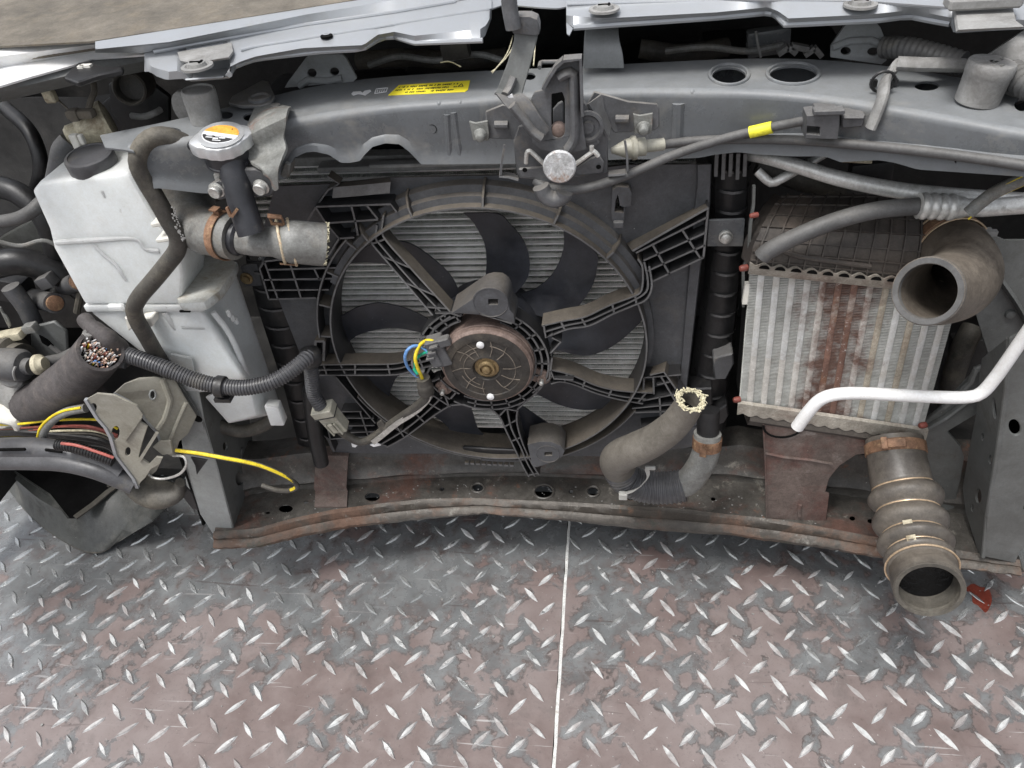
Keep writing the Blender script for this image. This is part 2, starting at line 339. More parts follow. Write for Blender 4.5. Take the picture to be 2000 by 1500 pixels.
M['conn'] = mat('grey_connector', (.40, .39, .33), .5, var=.15, spots=[((.24, .22, .17), 40, .58, .7, .6)], bump=.1, grain=0.15)
M['conndark'] = mat('dark_connector', (.085, .087, .093), .5, var=.2, spots=[((.2, .18, .15), 40, .58, .7, .6)], dust=.4, dustc=(.25, .24, .22), bump=.1, grain=0.18)
M['motorface'] = mat('motor_face_grime', (.042, .039, .036), .55, metal=.2, var=.35, vs=40, spots=[((.10, .085, .068), 22, .5, .68, .75), ((.26, .2, .17), 90, .66, .74, .7)], bump=.4)
M['motorrim'] = mat('motor_rim_rust', (.215, .160, .138), .6, metal=.2, var=.3, vs=40, spots=[((.10, .066, .052), 26, .5, .66, .8), ((.36, .3, .27), 60, .62, .72, .6)], bump=.3)
M['brass'] = mat('shaft_brass', (.32, .24, .13), .45, metal=.7, var=.3, spots=[((.12, .09, .06), 60, .5, .65, .7)], bump=.2)
M['redplug'] = mat('red_cap_plastic', (.22, .06, .045), .55, var=.2, bump=.1)
M['liner'] = mat('liner_plastic', (.060, .063, .060), .36, var=.25, vs=10, spots=[((.17, .165, .15), 7, .5, .68, .7), ((.04, .04, .035), 12, .55, .7, .7), SPK], bump=.15)
M['cloth'] = mat('woven_sleeve', (.075, .068, .068), .7, var=.25, spots=[((.14, .12, .11), 30, .5, .66, .6)], bump=.3, bs=300)
M['dustsleeve'] = mat('dust_grey_tape', (.27, .27, .265), .7, var=.2, spots=[((.13, .125, .12), 18, .5, .66, .7)], bump=.3, grain=.15)
M['ziptie'] = mat('grey_ziptie', (.42, .42, .40), .5, var=.1, bump=.05, grain=0.1)
# ================================================================== floor of chequer plate
def floor_material(name, lug=False):
    m = bpy.data.materials.new(name); m.use_nodes = True; t = m.node_tree; N = t.nodes; L = t.links; b = N['Principled BSDF']
    g = N.new('ShaderNodeNewGeometry'); P = g.outputs['Position']
    def noise(s, d, r=.6, dist=0, w=None):
        n = N.new('ShaderNodeTexNoise'); n.inputs['Scale'].default_value = s; n.inputs['Detail'].default_value = d; n.inputs['Roughness'].default_value = r; n.inputs['Distortion'].default_value = dist
        if w:
            a = N.new('ShaderNodeVectorMath'); a.operation = 'ADD'; a.inputs[1].default_value = w; L.new(P, a.inputs[0]); L.new(a.outputs[0], n.inputs['Vector'])
        else: L.new(P, n.inputs['Vector'])
        return n.outputs['Fac']
    def mth(op, a, c, clamp=False):
        x = N.new('ShaderNodeMath'); x.operation = op; x.use_clamp = clamp
        for i, q in ((0, a), (1, c)):
            if isinstance(q, (int, float)): x.inputs[i].default_value = q
            else: L.new(q, x.inputs[i])
        return x.outputs[0]
    def rng(s, a, c, lo=0, hi=1):
        r = N.new('ShaderNodeMapRange'); r.inputs[1].default_value = a; r.inputs[2].default_value = c; r.inputs[3].default_value = lo; r.inputs[4].default_value = hi; L.new(s, r.inputs[0]); return r.outputs[0]
    def mix(f, a, c):
        x = N.new('ShaderNodeMix'); x.data_type = 'RGBA'; L.new(f, x.inputs[0])
        for i, q in ((6, a), (7, c)):
            if isinstance(q, tuple): x.inputs[i].default_value = (*q, 1)
            else: L.new(q, x.inputs[i])
        return x.outputs[2]
    sp = N.new('ShaderNodeSeparateXYZ'); L.new(P, sp.inputs[0])
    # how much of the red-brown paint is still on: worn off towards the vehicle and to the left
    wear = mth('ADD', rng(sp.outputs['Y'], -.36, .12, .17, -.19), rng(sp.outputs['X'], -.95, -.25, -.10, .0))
    f = mth('ADD', mth('ADD', mth('MULTIPLY', noise(7, 6, .6, .5), 1.10), mth('MULTIPLY', noise(30, 6, .65, .8, (3, 1, 2)), .62)), wear)
    f = mth('ADD', f, mth('MULTIPLY', noise(150, 3, .6, 0, (1, 5, 2)), .10))
    if not lug:      # paint is rubbed off round the raised lugs
        at = N.new('ShaderNodeAttribute'); at.attribute_name = 'lug_wear'
        lugw = at.outputs['Fac']
        f = mth('SUBTRACT', f, mth('MULTIPLY', at.outputs['Fac'], rng(noise(13, 4, .6, .3, (9, 4, 1)),   .44, .60, 0, .33)))
    paint = rng(f, .862, .898)
    edge = mth('MULTIPLY', rng(f, .848, .875), rng(f, .918, .881))
    n1 = noise(20, 6, .65, 0, (7, 2, 1)); n2 = noise(3.2, 4, .6, 0, (2, 9, 4)); n3 = noise(110, 6, .7, 0, (4, 4, 1))
    steel = mix(rng(n1, .3, .7), (.188, .197, .200), (.282, .291, .293))
    steel = mix(mth('MULTIPLY', rng(noise(55, 7, .75, 1.2, (5, 5, 5)), .60, .70), .6), steel, (.46, .47, .47))
    pnt = mix(rng(n1, .3, .7), (.148, .112, .104), (.212, .172, .162))
    pnt = mix(rng(n2, .42, .66, 0, .75), pnt, (.252, .218, .210))
    pnt = mix(rng(sp.outputs['Y'], -.12, .10, 0, .75), pnt, (.120, .066, .055))  # redder paint near the vehicle, with its shade put into the colour
    thin = rng(f, .76, 1.02); body = mix(mth('MULTIPLY', rng(f, .74, .90), .65), steel, pnt); c = mix(mth('MULTIPLY', paint, rng(thin, .3, .75, .45, 1)), body, pnt)
    c = mix(mth('MULTIPLY', edge, mth('MULTIPLY', rng(noise(17, 4, .6, 0, (2, 4, 4)), .40, .62), .8)), c, (.075, .062, .056))
    st = mth('MULTIPLY', rng(noise(10, 8, .75, .6, (8, 3, 3)), .54, .70), .55); c = mix(st, c, (.085, .075, .07))
    c = mix(mth('MULTIPLY', rng(n3, .60, .70), .6), c, (.075, .065, .06))
    c = mix(mth('MULTIPLY', rng(noise(240, 4, .75, 0, (7, 7, 3)), .58, .68), .45), c, (.10, .088, .08))
    c = mix(mth('MULTIPLY', rng(noise(170, 3, .6, 0, (6, 6, 6)), .70, .73), .7), c, (.58, .57, .55))
    if not lug:      # dirt caught round the foot of each lug
        c = mix(mth('MULTIPLY', rng(lugw, .22, .50), rng(noise(34, 4, .6, 0, (5, 1, 9)), .45, .66, .0, .25)), c, (.13, .10, .092))
    # hairline scratches and dark drag marks
    def streak(ang, sc_, th):
        mp = N.new('ShaderNodeMapping'); mp.inputs['Rotation'].default_value = (0, 0, ang); mp.inputs['Scale'].default_value = (2.2, 55, 1); L.new(P, mp.inputs[0])
        n = N.new('ShaderNodeTexNoise'); n.inputs['Scale'].default_value = sc_; n.inputs['Detail'].default_value = 3; n.inputs['Distortion'].default_value = .6; L.new(mp.outputs[0], n.inputs['Vector']); return rng(n.outputs['Fac'], th, th+.04)
    c = mix(mth('MULTIPLY', streak(.5, 3.1, .69), .55), c, (.52, .52, .51)); c = mix(mth('MULTIPLY', streak(1.9, 2.3, .68), .6), c, (.10, .08, .075)); c = mix(mth('MULTIPLY', streak(-.9, 2.7, .70), .5), c, (.50, .49, .48))
    c = mix(mth('MULTIPLY', rng(noise(60, 6, .75, .6, (2, 2, 8)), .60, .70), .5), c, (.12, .095, .088))
    if lug:
        top = mix(rng(n1, .3, .7), (.48, .495, .49), (.66, .67, .66))
        k = mth('MULTIPLY', rng(noise(24, 5, .6, .3, (1, 8, 6)), .40, .58), rng(f, .78, .95, .15, .66))
        nz = N.new('ShaderNodeSeparateXYZ'); L.new(g.outputs['Normal'], nz.inputs[0])
        keep = mth('MULTIPLY', mth('SUBTRACT', 1, k), rng(noise(90, 5, .7, 0, (3, 3, 9)), .34, .44, .35, 1))
        c = mix(keep, c, top)
    L.new(c, b.inputs['Base Color'])
    ro = mth('ADD', mth('MULTIPLY', paint, .10), rng(n1, .3, .7, .18, .36)); L.new(ro, b.inputs['Roughness'])
    L.new(mth('MULTIPLY', mth('SUBTRACT', 1, paint), .35 if not lug else .7), b.inputs['Metallic'])
    h = mth('ADD', mth('MULTIPLY', paint, .35), mth('MULTIPLY', n3, .5))
    bn = N.new('ShaderNodeBump'); bn.inputs['Strength'].default_value = .35; bn.inputs['Distance'].default_value = .0012; L.new(h, bn.inputs['Height']); L.new(bn.outputs[0], b.inputs['Normal'])
    return m
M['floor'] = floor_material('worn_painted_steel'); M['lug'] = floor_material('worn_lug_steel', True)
M['edgesteel'] = mat('bright_plate_edge', (.70, .71, .70), .4, metal=.15, var=.15, vs=60, spots=[((.35, .28, .24), 60, .6, .72, .6)], bump=.3)
SX = .0695
def lug_mesh(L, W, H):
    mb = MB(); n = 6; base = []; top = []
    for sgn in (1, -1):
        for i in range(n):
            t = (-1+2*i/n)*sgn; wv = W/2*(1-abs(t)**1.7)*sgn
            base.append(Vector((t*L/2, -wv, -.001))); top.append(Vector((t*L/2*.74, -wv*.52, H)))
    mb.loft([base, top], closed=True); mb.f.append(tuple(range(2*n, 4*n))[::-1]) if False else mb.f.append(tuple(range(2*n, 4*n)))
    return mb
def inview(p, m=40):
    v = p-CAM; z = v.dot(FW)
    if z < .2: return None
    x = 1000+F*v.dot(RT)/z; y = 750-F*v.dot(UP)/z
    return (x, y, z) if -m < x < 2000+m and 800 < y < 1500+m else None
lugs = []
def lattice(O, a, b, off, thA, thB, z, lim):
    O, a, b, off = map(Vector, (O, a, b, off))
    for i in range(-40, 60):
        for j in range(-30, 30):
            for k, th in ((0, thA), (1, thB)):
                p = O+a*i+b*j+off*k
                if not lim[0] < p.x < lim[1] or not -.75 < p.y < .5: continue
                q = inview(Vector((p.x, p.y, z)))
                if q: lugs.append((q[2], Vector((p.x, p.y, z)), th))
lattice((-.7045, -.1033), (.0558, -.0035), (.0075, -.0577), (.0307, -.0273), math.atan2(-.0255, .0261), math.atan2(.024, .022), 0, (-3, SX-.012))
nl = len(lugs)
lattice((.4045, -.1137), (.0542, -.0015), (-.0018, -.0592), (-.0290, -.0305), math.atan2(-.0274, .0213), math.atan2(.0236, .0257), .005, (SX+.012, 3))
tagged = [(d, p, th, 0) for d, p, th in lugs[:nl]]+[(d, p, th, 1) for d, p, th in lugs[nl:]]
rnd = random.Random(11); tagged = [t for t in tagged if rnd.random() > .035]; tagged.sort(key=lambda t: t[0])
def floor_sheet(x0, x1, z, pts):
    """one plate, finely divided where it is seen so that wear round each lug can be stored on it"""
    xs = sorted(set([x0]+[round(-1.05+.006*i, 4) for i in range(351) if x0 < -1.05+.006*i < x1]+[x1])); ysr = [-2.2, -1.2]+[-.62+.006*i for i in range(150)]+[.6, 1.2, 2]
    mb = MB(); mb.loft([[Vector((x, y, z)) for x in xs] for y in ysr]); cell = {}
    for p, th in pts: cell.setdefault((int(p.x//.06), int(p.y//.06)), []).append((p.x, p.y, math.cos(th), math.sin(th)))
    val = []
    for v in mb.v:
        best = 0; ci, cj = int(v.x//.06), int(v.y//.06)
        for i in (-1, 0, 1):
            for j in (-1, 0, 1):
                for x, y, c, s_ in cell.get((ci+i, cj+j), ()):
                    dx, dy = v.x-x, v.y-y; a_ = dx*c+dy*s_; b_ = -dx*s_+dy*c; d = math.hypot(a_/.027, b_/.013); best = max(best, 1.5-d)
        val.append(max(0, min(1, best)))
    return mb, val
def floor_obj(x0, x1, z, pts):
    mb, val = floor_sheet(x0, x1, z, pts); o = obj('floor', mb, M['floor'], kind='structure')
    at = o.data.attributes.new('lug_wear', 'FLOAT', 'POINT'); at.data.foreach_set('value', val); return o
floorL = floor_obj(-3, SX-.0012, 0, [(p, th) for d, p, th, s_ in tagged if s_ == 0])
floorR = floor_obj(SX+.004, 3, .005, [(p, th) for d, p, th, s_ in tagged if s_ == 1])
em = MB(); rnd = random.Random(4); rows = []
ys = [-2.2+i*.02 for i in range(150)]
for y in ys:
    q = rnd.uniform(-.0007, .0007)
    rows.append([Vector((SX+q-.0006, y, -.004)), Vector((SX+q, y, .0030)), Vector((SX+.0042+q*.6, y, .0052)), Vector((SX+.0065, y, .0045))])
em.loft(rows); obj('plate_edge', em, M['edgesteel'], floorR)
shapes = [lug_mesh(.0408*a, .0098*b, .0030*c) for a, b, c in ((1, 1, 1), (.94, .9, .8), (1.04, 1.08, 1.05), (.86, .8, .5))]
lugme = []
for mb in shapes:
    me = bpy.data.meshes.new('lug'); me.from_pydata(mb.v, [], mb.f); me.materials.append(M['lug'])
    bm = bmesh.new(); bm.from_mesh(me); bmesh.ops.recalc_face_normals(bm, faces=bm.faces); bm.to_mesh(me); bm.free(); lugme.append(me)
rest = {0: MB(), 1: MB()}; rnd = random.Random(12)
for i, (d, p, th, s) in enumerate(tagged):
    th += rnd.gauss(0, .04); p = p+Vector((rnd.gauss(0, .0008), rnd.gauss(0, .0008), 0)); si = rnd.choice((0, 0, 1, 2, 2, 3))
    if i < 300:
        o = bpy.data.objects.new('lug', lugme[si]); COL.objects.link(o); o.parent = (floorL, floorR)[s]
        o.location = p-WL[(floorL, floorR)[s].name]; o.rotation_euler = (0, 0, th)
    else:
        mt = Matrix.Translation(p) @ Matrix.Rotation(th, 4, 'Z'); rest[s].add([mt @ v for v in shapes[si].v], shapes[si].f)
for s, fo in ((0, floorL), (1, floorR)):
    if rest[s].v: obj('lugs', rest[s], M['lug'], fo, kind='stuff', flat=True)
# small loose grit and shards on the plates
gm = MB(); rnd = random.Random(5)
for i in range(420):
    x = rnd.uniform(40, 1960); y = rnd.triangular(1010, 1490, 1060); p = PZ(x, y, 0.0005 if PZ(x, y, 0).x < SX else .0055)
    if abs(p.x-SX) < .01: continue
    s = rnd.uniform(.0004, .0016) if rnd.random() > .06 else rnd.uniform(.0015, .0035)
    a = rnd.uniform(0, 6.28); ax = (Vector((math.cos(a), math.sin(a), 0)), Vector((-math.sin(a), math.cos(a), 0)), Z1)
    gm.box(p+Z1*s*.3, s*rnd.uniform(1, 2.2), s, s*.6, ax)
tag(obj('grit', gm, M['dustsleeve'], kind='stuff', flat=True), 'pale grit and plastic shards scattered on the chequer plate')
# ================================================================== vehicle body behind everything
bay = thing('engine_bay', (0, .5, .05), 'shadowed black engine bay opening behind the radiator and under the hood', 'engine bay')  # walls and tray added to keep sky light out of the cavity
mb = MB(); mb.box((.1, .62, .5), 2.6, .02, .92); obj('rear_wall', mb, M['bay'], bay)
mb = MB(); mb.box((.1, .36, .06), 2.5, .50, .02); obj('added_tray', mb, M['bay'], bay)
mb = MB(); mb.box((-1.02, .25, .45), .02, .70, .75); obj('added_side_wall', mb, M['bay'], bay)
mb = MB(); mb.box((1.05, .25, .45), .02, .70, .75); obj('added_side_wall', mb, M['bay'], bay)
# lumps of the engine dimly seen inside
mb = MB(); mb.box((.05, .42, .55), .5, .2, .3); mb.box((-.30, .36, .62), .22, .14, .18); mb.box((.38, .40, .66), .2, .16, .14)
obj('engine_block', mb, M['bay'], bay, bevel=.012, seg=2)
for q in (((700, 118, .25), (800, 112, .24), (900, 120, .25), (990, 110, .25)), ((1250, 95, .2), (1330, 105, .2), (1420, 92, .22))):
    m = MB(); m.tube(path(*q), .012); obj('engine_hose', m, M['rubber'], bay)
# ================================================================== upper radiator support bar
ZB = .82
fold = [(190, 300), (300, 283), (390, 272), (480, 256), (566, 241), (635, 225), (710, 210), (800, 204), (890, 200), (968, 198), (1060, 186), (1140, 172), (1170, 173), (1200, 180), (1230, 185), (1290, 183), (1350, 179), (1410, 175), (1490, 177), (1580, 186), (1670, 198), (1760, 216), (1850, 234), (1940, 249), (2050, 268), (2200, 300)]
backp = [(190, 262), (330, 240), (430, 215), (536, 183), (600, 168), (695, 155), (800, 146), (950, 138), (1028, 135), (1140, 129), (1320, 120), (1470, 112), (1610, 115), (1730, 126), (1820, 141), (1970, 168), (2200, 225)]
gtab = [(p.x, p.y) for p in (PZ(a, b, ZB) for a, b in fold)]
# smooth bow of the bar in plan
def gbar(x):
    s = 0; wt = 0
    for k in range(-4, 5): s += interp(gtab, x+k*.02); wt += 1
    return s/wt
btab = [(p.x, p.y) for p in (PZ(a, b, ZB) for a, b in backp)]
def bbar(x): return sum(interp(btab, x+k*.02) for k in range(-3, 4))/7
low = [(190, 372), (315, 362), (400, 372), (470, 372), (520, 350), (545, 345), (565, 345), (569, 320), (581, 302), (600, 293), (617, 291), (644, 297), (668, 313), (686, 313), (707, 309), (716, 297), (731, 282), (755, 275), (782, 277), (800, 291), (824, 316), (875, 316), (1007, 315), (1221, 306), (1305, 306), (1365, 303), (1395, 297), (1440, 292), (1475, 296), (1550, 300), (1610, 300), (1640, 311), (1715, 307), (1745, 312), (1790, 325), (1910, 333), (2000, 339), (2200, 350)]
def zlow(px): return interp(low, px)
bar = thing('radiator_support_bar', (.03, .0, .76), 'dark grey painted steel bar with oval holes above the radiator, yellow warning label on top', 'support bar')
xs = []
x = 280
while x < 2190:
    xs.append(x); x += 5 if 555 < x < 835 else 12
front = []; folds = []
for px in xs:
    pl_ = PC(px, zlow(px), gbar); X = pl_.x
    folds.append(Vector((X, gbar(X), ZB)))
    y = gbar(X); zt = ZB
    rad = .0065
    col = []
    for k in range(5):      # rounded fold
        a = R(90*k/4); col.append(Vector((X, y+rad-rad*math.sin(a), zt-rad+rad*math.cos(a))))
    h = zt-rad-pl_.z
    for t in (.25, .5, .72):
        q = .0015*math.sin(t*3.1); col.append(Vector((X, y-q, zt-rad-h*t)))
    col.append(Vector((X, y-.004, pl_.z+.006))); col.append(Vector((X, y-.006, pl_.z)))
    front.append(col)
mb = MB(); mb.sheet(front, .002)
fo = obj('front_face', mb, M['bar'], bar)
# top face with real holes
def zell(cx, cy, rx, ry, z, n=22): return [PZ(cx+rx*math.cos(2*math.pi*i/n), cy+ry*math.sin(2*math.pi*i/n), z) for i in range(n)]
th = [(1424, 148, 33, 16), (1549, 146, 46, 17), (1810, 168, 24, 9), (1995, 205, 14, 12), (1034, 149, 12, 7), (490, 229, 15, 8), (441, 224, 14, 8), (336, 257, 18, 8)]
outl = [Vector((f.x, gbar(f.x)+.0065, ZB)) for f in folds[::3]]+[Vector((f.x, bbar(f.x), ZB)) for f in folds[::-3]]+[PZ(*q, ZB) for q in ((195, 264), (205, 288), (240, 292), (262, 296))]
mb = MB(); mb.prism(outl, Vector((0, 0, -.002)), [zell(*h, ZB) for h in th])
obj('top_face', mb, M['bar'], bar)
mb = MB(); mb.sheet([[Vector((f.x, bbar(f.x), ZB)), Vector((f.x, bbar(f.x)+.001, ZB-.05))] for f in folds[::3]], .002); obj('rear_face', mb, M['bar'], bar)
m = MB(); m.sheet([[Vector((f.x, gbar(f.x)+.004, ZB-.034)), Vector((f.x, bbar(f.x)-.001, ZB-.034))] for f in folds[::3]], Vector((0, 0, -.002))); obj('hole_shade_plate', m, M['void'], bar)  # plate added inside the bar to keep light out of its holes
# pressed rims round the ovals
def torus_on_top(h, r):
    pts = zell(h[0], h[1]-2, h[2]+5, h[3]+4, ZB+.0004, 30); m = MB(); m.tube(pts+[pts[0], pts[1]], r, n=8, caps=False); return m
for h in th[:2]: obj('pressed_rim', torus_on_top(h, .0022), M['bar'], bar)
# two beads and swages pressed into the front face
def on_front(px, py, out=.0): p = PC(px, py, gbar); return p-Y1*out
for a, b in (((873, 222), (879, 312)), ((886, 218), (900, 312)), ((1325, 200), (1322, 272))):
    m = MB(); m.tube(resample([on_front(*a, .0005), on_front(*b, .0012)], .01), .0042 if a[0] < 1000 else .007, n=10); obj('pressed_bead', m, M['bar'], bar)
for q in ((857, 205), (898, 203), (1304, 184), (1353, 183)):
    m = MB(); p = PC(q[0], q[1], gbar); m.lathe(p+Y1*.004-Z1*.001, (0, -1, .7), [(.0042, 0), (.0038, .0028), (.002, .0042), (0, .0044)], 12); obj('weld_dimple', m, M['bar'], bar)
for q, r in (((845, 250), .0052), ((1875, 310), .005)):
    p = PC(q[0], q[1], gbar); m = MB(); m.lathe(p-Y1*.0022, -Y1, [(r, -.001), (r, .0012), (r*.8, .0005), (r*.7, -.0005), (0, -.0006)], 16); obj('small_hole', m, M['void'], bar)
m = MB(); m.tube([on_front(a, b, .001) for a, b in ((1480, 265), (1560, 262), (1700, 276), (1850, 290), (2000, 306), (2100, 316))], .005, n=8, flat=.6); obj('lower_swage', m, M['bar'], bar)
# yellow label and white stamp
ly = [(779, 166), (918, 157), (914, 175), (908, 179), (758, 186)]
m = MB(); m.prism([PZ(a, b, ZB+.0006) for a, b in ly], Vector((0, 0, -.0004))); lab = obj('warning_label', m, M['labelyellow'], bar)
m = MB(); rnd = random.Random(3)
def q_at(u, v):        # label coordinates 0..1
    a = (lerp(779, 916, u), lerp(166, 157, u)); b = (lerp(758, 906, u), lerp(186, 178, u)); return lerp(a[0], b[0], v), lerp(a[1], b[1], v)
for v, u0, u1 in ((.24, .04, .86), (.52, .03, .86), (.80, .20, .84)):
    u = u0
    while u < u1:
        wd = rnd.uniform(.008, .02)
        if rnd.random() > .25:
            hh = rnd.uniform(.05, .085); pts = [PZ(*q_at(a, b), ZB+.0009) for a, b in ((u, v-hh), (u+wd, v-hh), (u+wd*.9, v+hh), (u, v+hh*rnd.uniform(.2, 1)))]; m.prism(pts, Vector((0, 0, -.0002)))
        u += wd+.008
for a, b in (((.915, .25), (.955, .52)), ((.955, .52), (.885, .52)), ((.885, .52), (.915, .25))):
    m.bar(PZ(*q_at(*a), ZB+.001), PZ(*q_at(*b), ZB+.001), .0009, .0003, -Z1)
obj('label_print', m, M['ink'], lab)
m = MB()
fr_ = [(735, 173), (757, 171), (754, 179), (732, 182)]
for a, b in zip(fr_, fr_[1:]+fr_[:1]): m.bar(PZ(*a, ZB+.0006), PZ(*b, ZB+.0006), .0011, .0004, -Z1)
for k in range(4):
    xx = 738+k*4.2; m.bar(PZ(xx, 174.5, ZB+.0006), PZ(xx-1.3, 179, ZB+.0006), .0012, .0004, -Z1)
    if k % 2: m.bar(PZ(xx-2, 177, ZB+.0006), PZ(xx+1, 176.6, ZB+.0006), .001, .0004, -Z1)
m.prism([PZ(a, b, ZB+.0006) for a, b in ((686, 183), (690, 179), (704, 178), (708, 181), (712, 177), (723, 175), (725, 178), (719, 182), (713, 186), (707, 184), (699, 183), (690, 186))], Vector((0, 0, -.0004)))
obj('white_stamp', m, M['inkwhite'], bar)
# thin grey strip and slats seen through the two cut-outs (tank seam behind)
# ================================================================== hood lip and hood
hood = thing('hood', (0, .2, .9), 'car hood, dirt-filmed brown on top, with silver front frame strip', 'hood')
def zrow(pts, z, xs): return [PZ(x_, interp(pts, x_), z) for x_ in xs]
r1 = [(186, 81), (600, 15), (700, 0), (980, -48)]; r1b = [(188, 96), (330, 82), (600, 28), (700, 12), (980, -38)]
r2 = [(188, 103), (280, 103), (600, 48), (770, 24), (900, 0), (980, -14)]
r3 = [(188, 108), (282, 112), (440, 96), (500, 91), (740, 53), (860, 33), (962, 16), (980, 12)]
r4 = [(280, 118), (300, 132), (330, 140), (450, 130), (470, 120), (500, 110), (590, 94), (710, 88), (737, 68), (770, 62), (809, 70), (944, 56), (955, 40), (962, 18)]
r5 = [(296, 140), (300, 147), (325, 156), (447, 148), (452, 133), (465, 127), (500, 116), (620, 102), (710, 97), (728, 85), (745, 75), (767, 72), (790, 79), (809, 85), (944, 80), (955, 50), (962, 30)]
xsA = [186+i*8 for i in range(95)]; xsA = [x_ for x_ in xsA if x_ <= 944]+[948, 952, 956, 960]
xsB = [x_ for x_ in xsA if x_ >= 282]
m = MB(); rows = [zrow(r1, .905, xsA), zrow(r1b, .903, xsA), zrow(r2, .893, xsA)]; m.sheet(rows, .0015); obj('front_frame', m, M['silver'], hood)
# the recess with the dirty opening is left out of the lower strip
m = MB(); rows = [zrow(r2, .8925, xsB), zrow(r3, .889, xsB), zrow(r4, .8845, xsB), zrow(r5, .876, xsB)]
# push recess down between 345 and 455
rows2 = []
for zz, rr in ((.8925, r2), (.889, r3), (.8845, r4), (.876, r5)):
    rows2.append([PZ(x_, interp(rr, x_), zz) for x_ in xsB])
for k, x_ in enumerate(xsB):
    if 352 < x_ < 448:
        e = min(1, (x_-352)/9, (448-x_)/12); rows2[1][k] = rows2[1][k]-Z1*.020*e+Y1*.004*e; rows2[2][k] = rows2[2][k]-Z1*.012*e+Y1*.006*e
m.sheet(rows2, .0015); obj('lower_flange', m, M['silver'], hood)
m = MB(); pts = [(346, 101), (400, 92), (452, 83), (455, 100), (446, 112), (420, 116), (368, 122), (352, 118)]
m.prism([PZ(a, b, .8915) for a, b in pts], Vector((0, .001, -.002))); obj('grimy_pocket', m, M['dustsleeve'], hood, label='grimy recessed pocket in the silver strip')
def bead(pts, z, r, mat_=M['silver'], par=hood, nm='pressed_bead'):
    mm = MB(); mm.tube(resample([PZ(a, b, z) for a, b in pts], .012), r, n=8); return obj(nm, mm, mat_, par)
bead([(300, 101), (450, 74), (600, 48), (770, 24), (890, 3)], .893, .0022); bead([(470, 98), (500, 91), (740, 53), (860, 33), (955, 18)], .889, .0018)
bead([(448, 146), (454, 132), (466, 126), (500, 115), (620, 101), (708, 96), (727, 84), (745, 74), (767, 71), (790, 78), (809, 84), (943, 79)], .8765, .0028)
p = PZ(638, 71, .8895); m = MB(); m.lathe(p, Z1, [(.0065, -.001), (.0065, .0012), (.004, .0006), (0, .0004)], 14); obj('small_hole', m, M['void'], hood)
# thin middle strip, then the right strip
m = MB(); mid = [PZ(x_, interp([(958, 18), (985, 8), (1050, 14), (1090, 16), (1112, 12)], x_), .886) for x_ in range(958, 1113, 8)]
mid2 = [PZ(x_, interp([(958, 4), (985, -6), (1112, 2)], x_), .889) for x_ in range(958, 1113, 8)]
mid0 = [PZ(x_, interp([(958, -40), (1112, -50)], x_), .90) for x_ in range(958, 1113, 8)]
m.sheet([mid0, mid2, mid], .0015); obj('front_frame', m, M['silver'], hood)
ra = [(1100, -55), (2100, -60)]; rb = [(1100, -4), (1300, -3), (1500, 0), (1700, 2), (1860, 14), (1900, 10), (2100, 0)]
rc = [(1104, 30), (1180, 36), (1400, 24), (1500, 14), (1520, 22), (1540, 36), (1700, 28), (1780, 20), (1856, 34), (2100, 42)]
rd = [(1108, 46), (1120, 54), (1200, 48), (1400, 34), (1505, 24), (1520, 33), (1533, 48), (1715, 39), (1775, 31), (1820, 40), (1856, 46), (1859, 63), (2000, 57), (2100, 55)]
xsC = [1106+i*7 for i in range(136)]
m = MB(); m.sheet([zrow(ra, .905, xsC), zrow(rb, .893, xsC)], .0015); obj('front_frame', m, M['silver'], hood)
m = MB(); m.sheet([zrow(rb, .8925, xsC), zrow(rc, .885, xsC), zrow(rd, .876, xsC)], .0015); obj('lower_flange', m, M['silver'], hood)
bead(rd[1:10]+[(1856, 46)], .8765, .0032); bead([(1108, 8), (1300, 3), (1500, 1), (1700, 5), (1855, 16)], .891, .0018)
m = MB(); m.prism([PZ(a, b, .877) for a, b in ((1106, 44), (1119, 55), (1112, 69), (1107, 66))], Vector((0, .003, -.002))); obj('hook', m, M['silver'], hood)
m = MB(); m.prism([PZ(a, b, .8935) for a, b in ((1862, 2), (1975, 0), (1984, 40), (2000, 52), (1872, 58), (1868, 30))], Vector((0, .004, -.003))); obj('grimy_pocket', m, M['dustsleeve'], hood, label='dusty recessed pocket at the right end of the silver strip')
m = MB(); m.box(PZ(1920, 2, .902), .062, .02, .010); obj('grimy_block', m, M['dustsleeve'], hood, bevel=.002)
for a, b in ((1180, 20), (1680, 11), (1945, 35), (386, 132)):
    z = .890 if a < 1900 and a > 400 else .886
    p = PZ(a, b, z+(.0005 if a > 400 else .004)); m = MB(); m.lathe(p, Z1, [(.016, 0), (.0158, .0022), (.012, .0026), (.0105, .001), (.0100, .001), (.0085, .005), (0, .0055)], 24); bo = obj('bolt', m, M['dustsleeve'], hood)
    m = MB(); m.box(p+Z1*.0058, .013, .002, .001); m.box(p+Z1*.0058+X1*.005, .002, .008, .001); obj('bolt_slot', m, M['void'], bo)
# dirt-covered skin
hs_ = MB(); xs_ = [-1.6+i*.1 for i in range(33)]
e0 = [(p.x, p.y) for p in zrow(r1, .9055, [186, 300, 400, 500, 600, 700, 800, 980])]+[(p.x, p.y) for p in zrow(ra, .9055, [1106, 1500, 2050])]
e0.sort()
def ehood(x_): return interp(e0, x_)
rows = []
for k in range(9):
    rows.append([Vector((x_, ehood(x_)+.0015+k*.16, .9055+.012*k-.0006*k*k)) for x_ in xs_ if x_ >= -.75])
# left of the hood's corner the sheet keeps to the fender line
hs_.sheet(rows, Vector((0, 0, -.002))); obj('hood_skin', hs_, M['hoodtop'], hood)
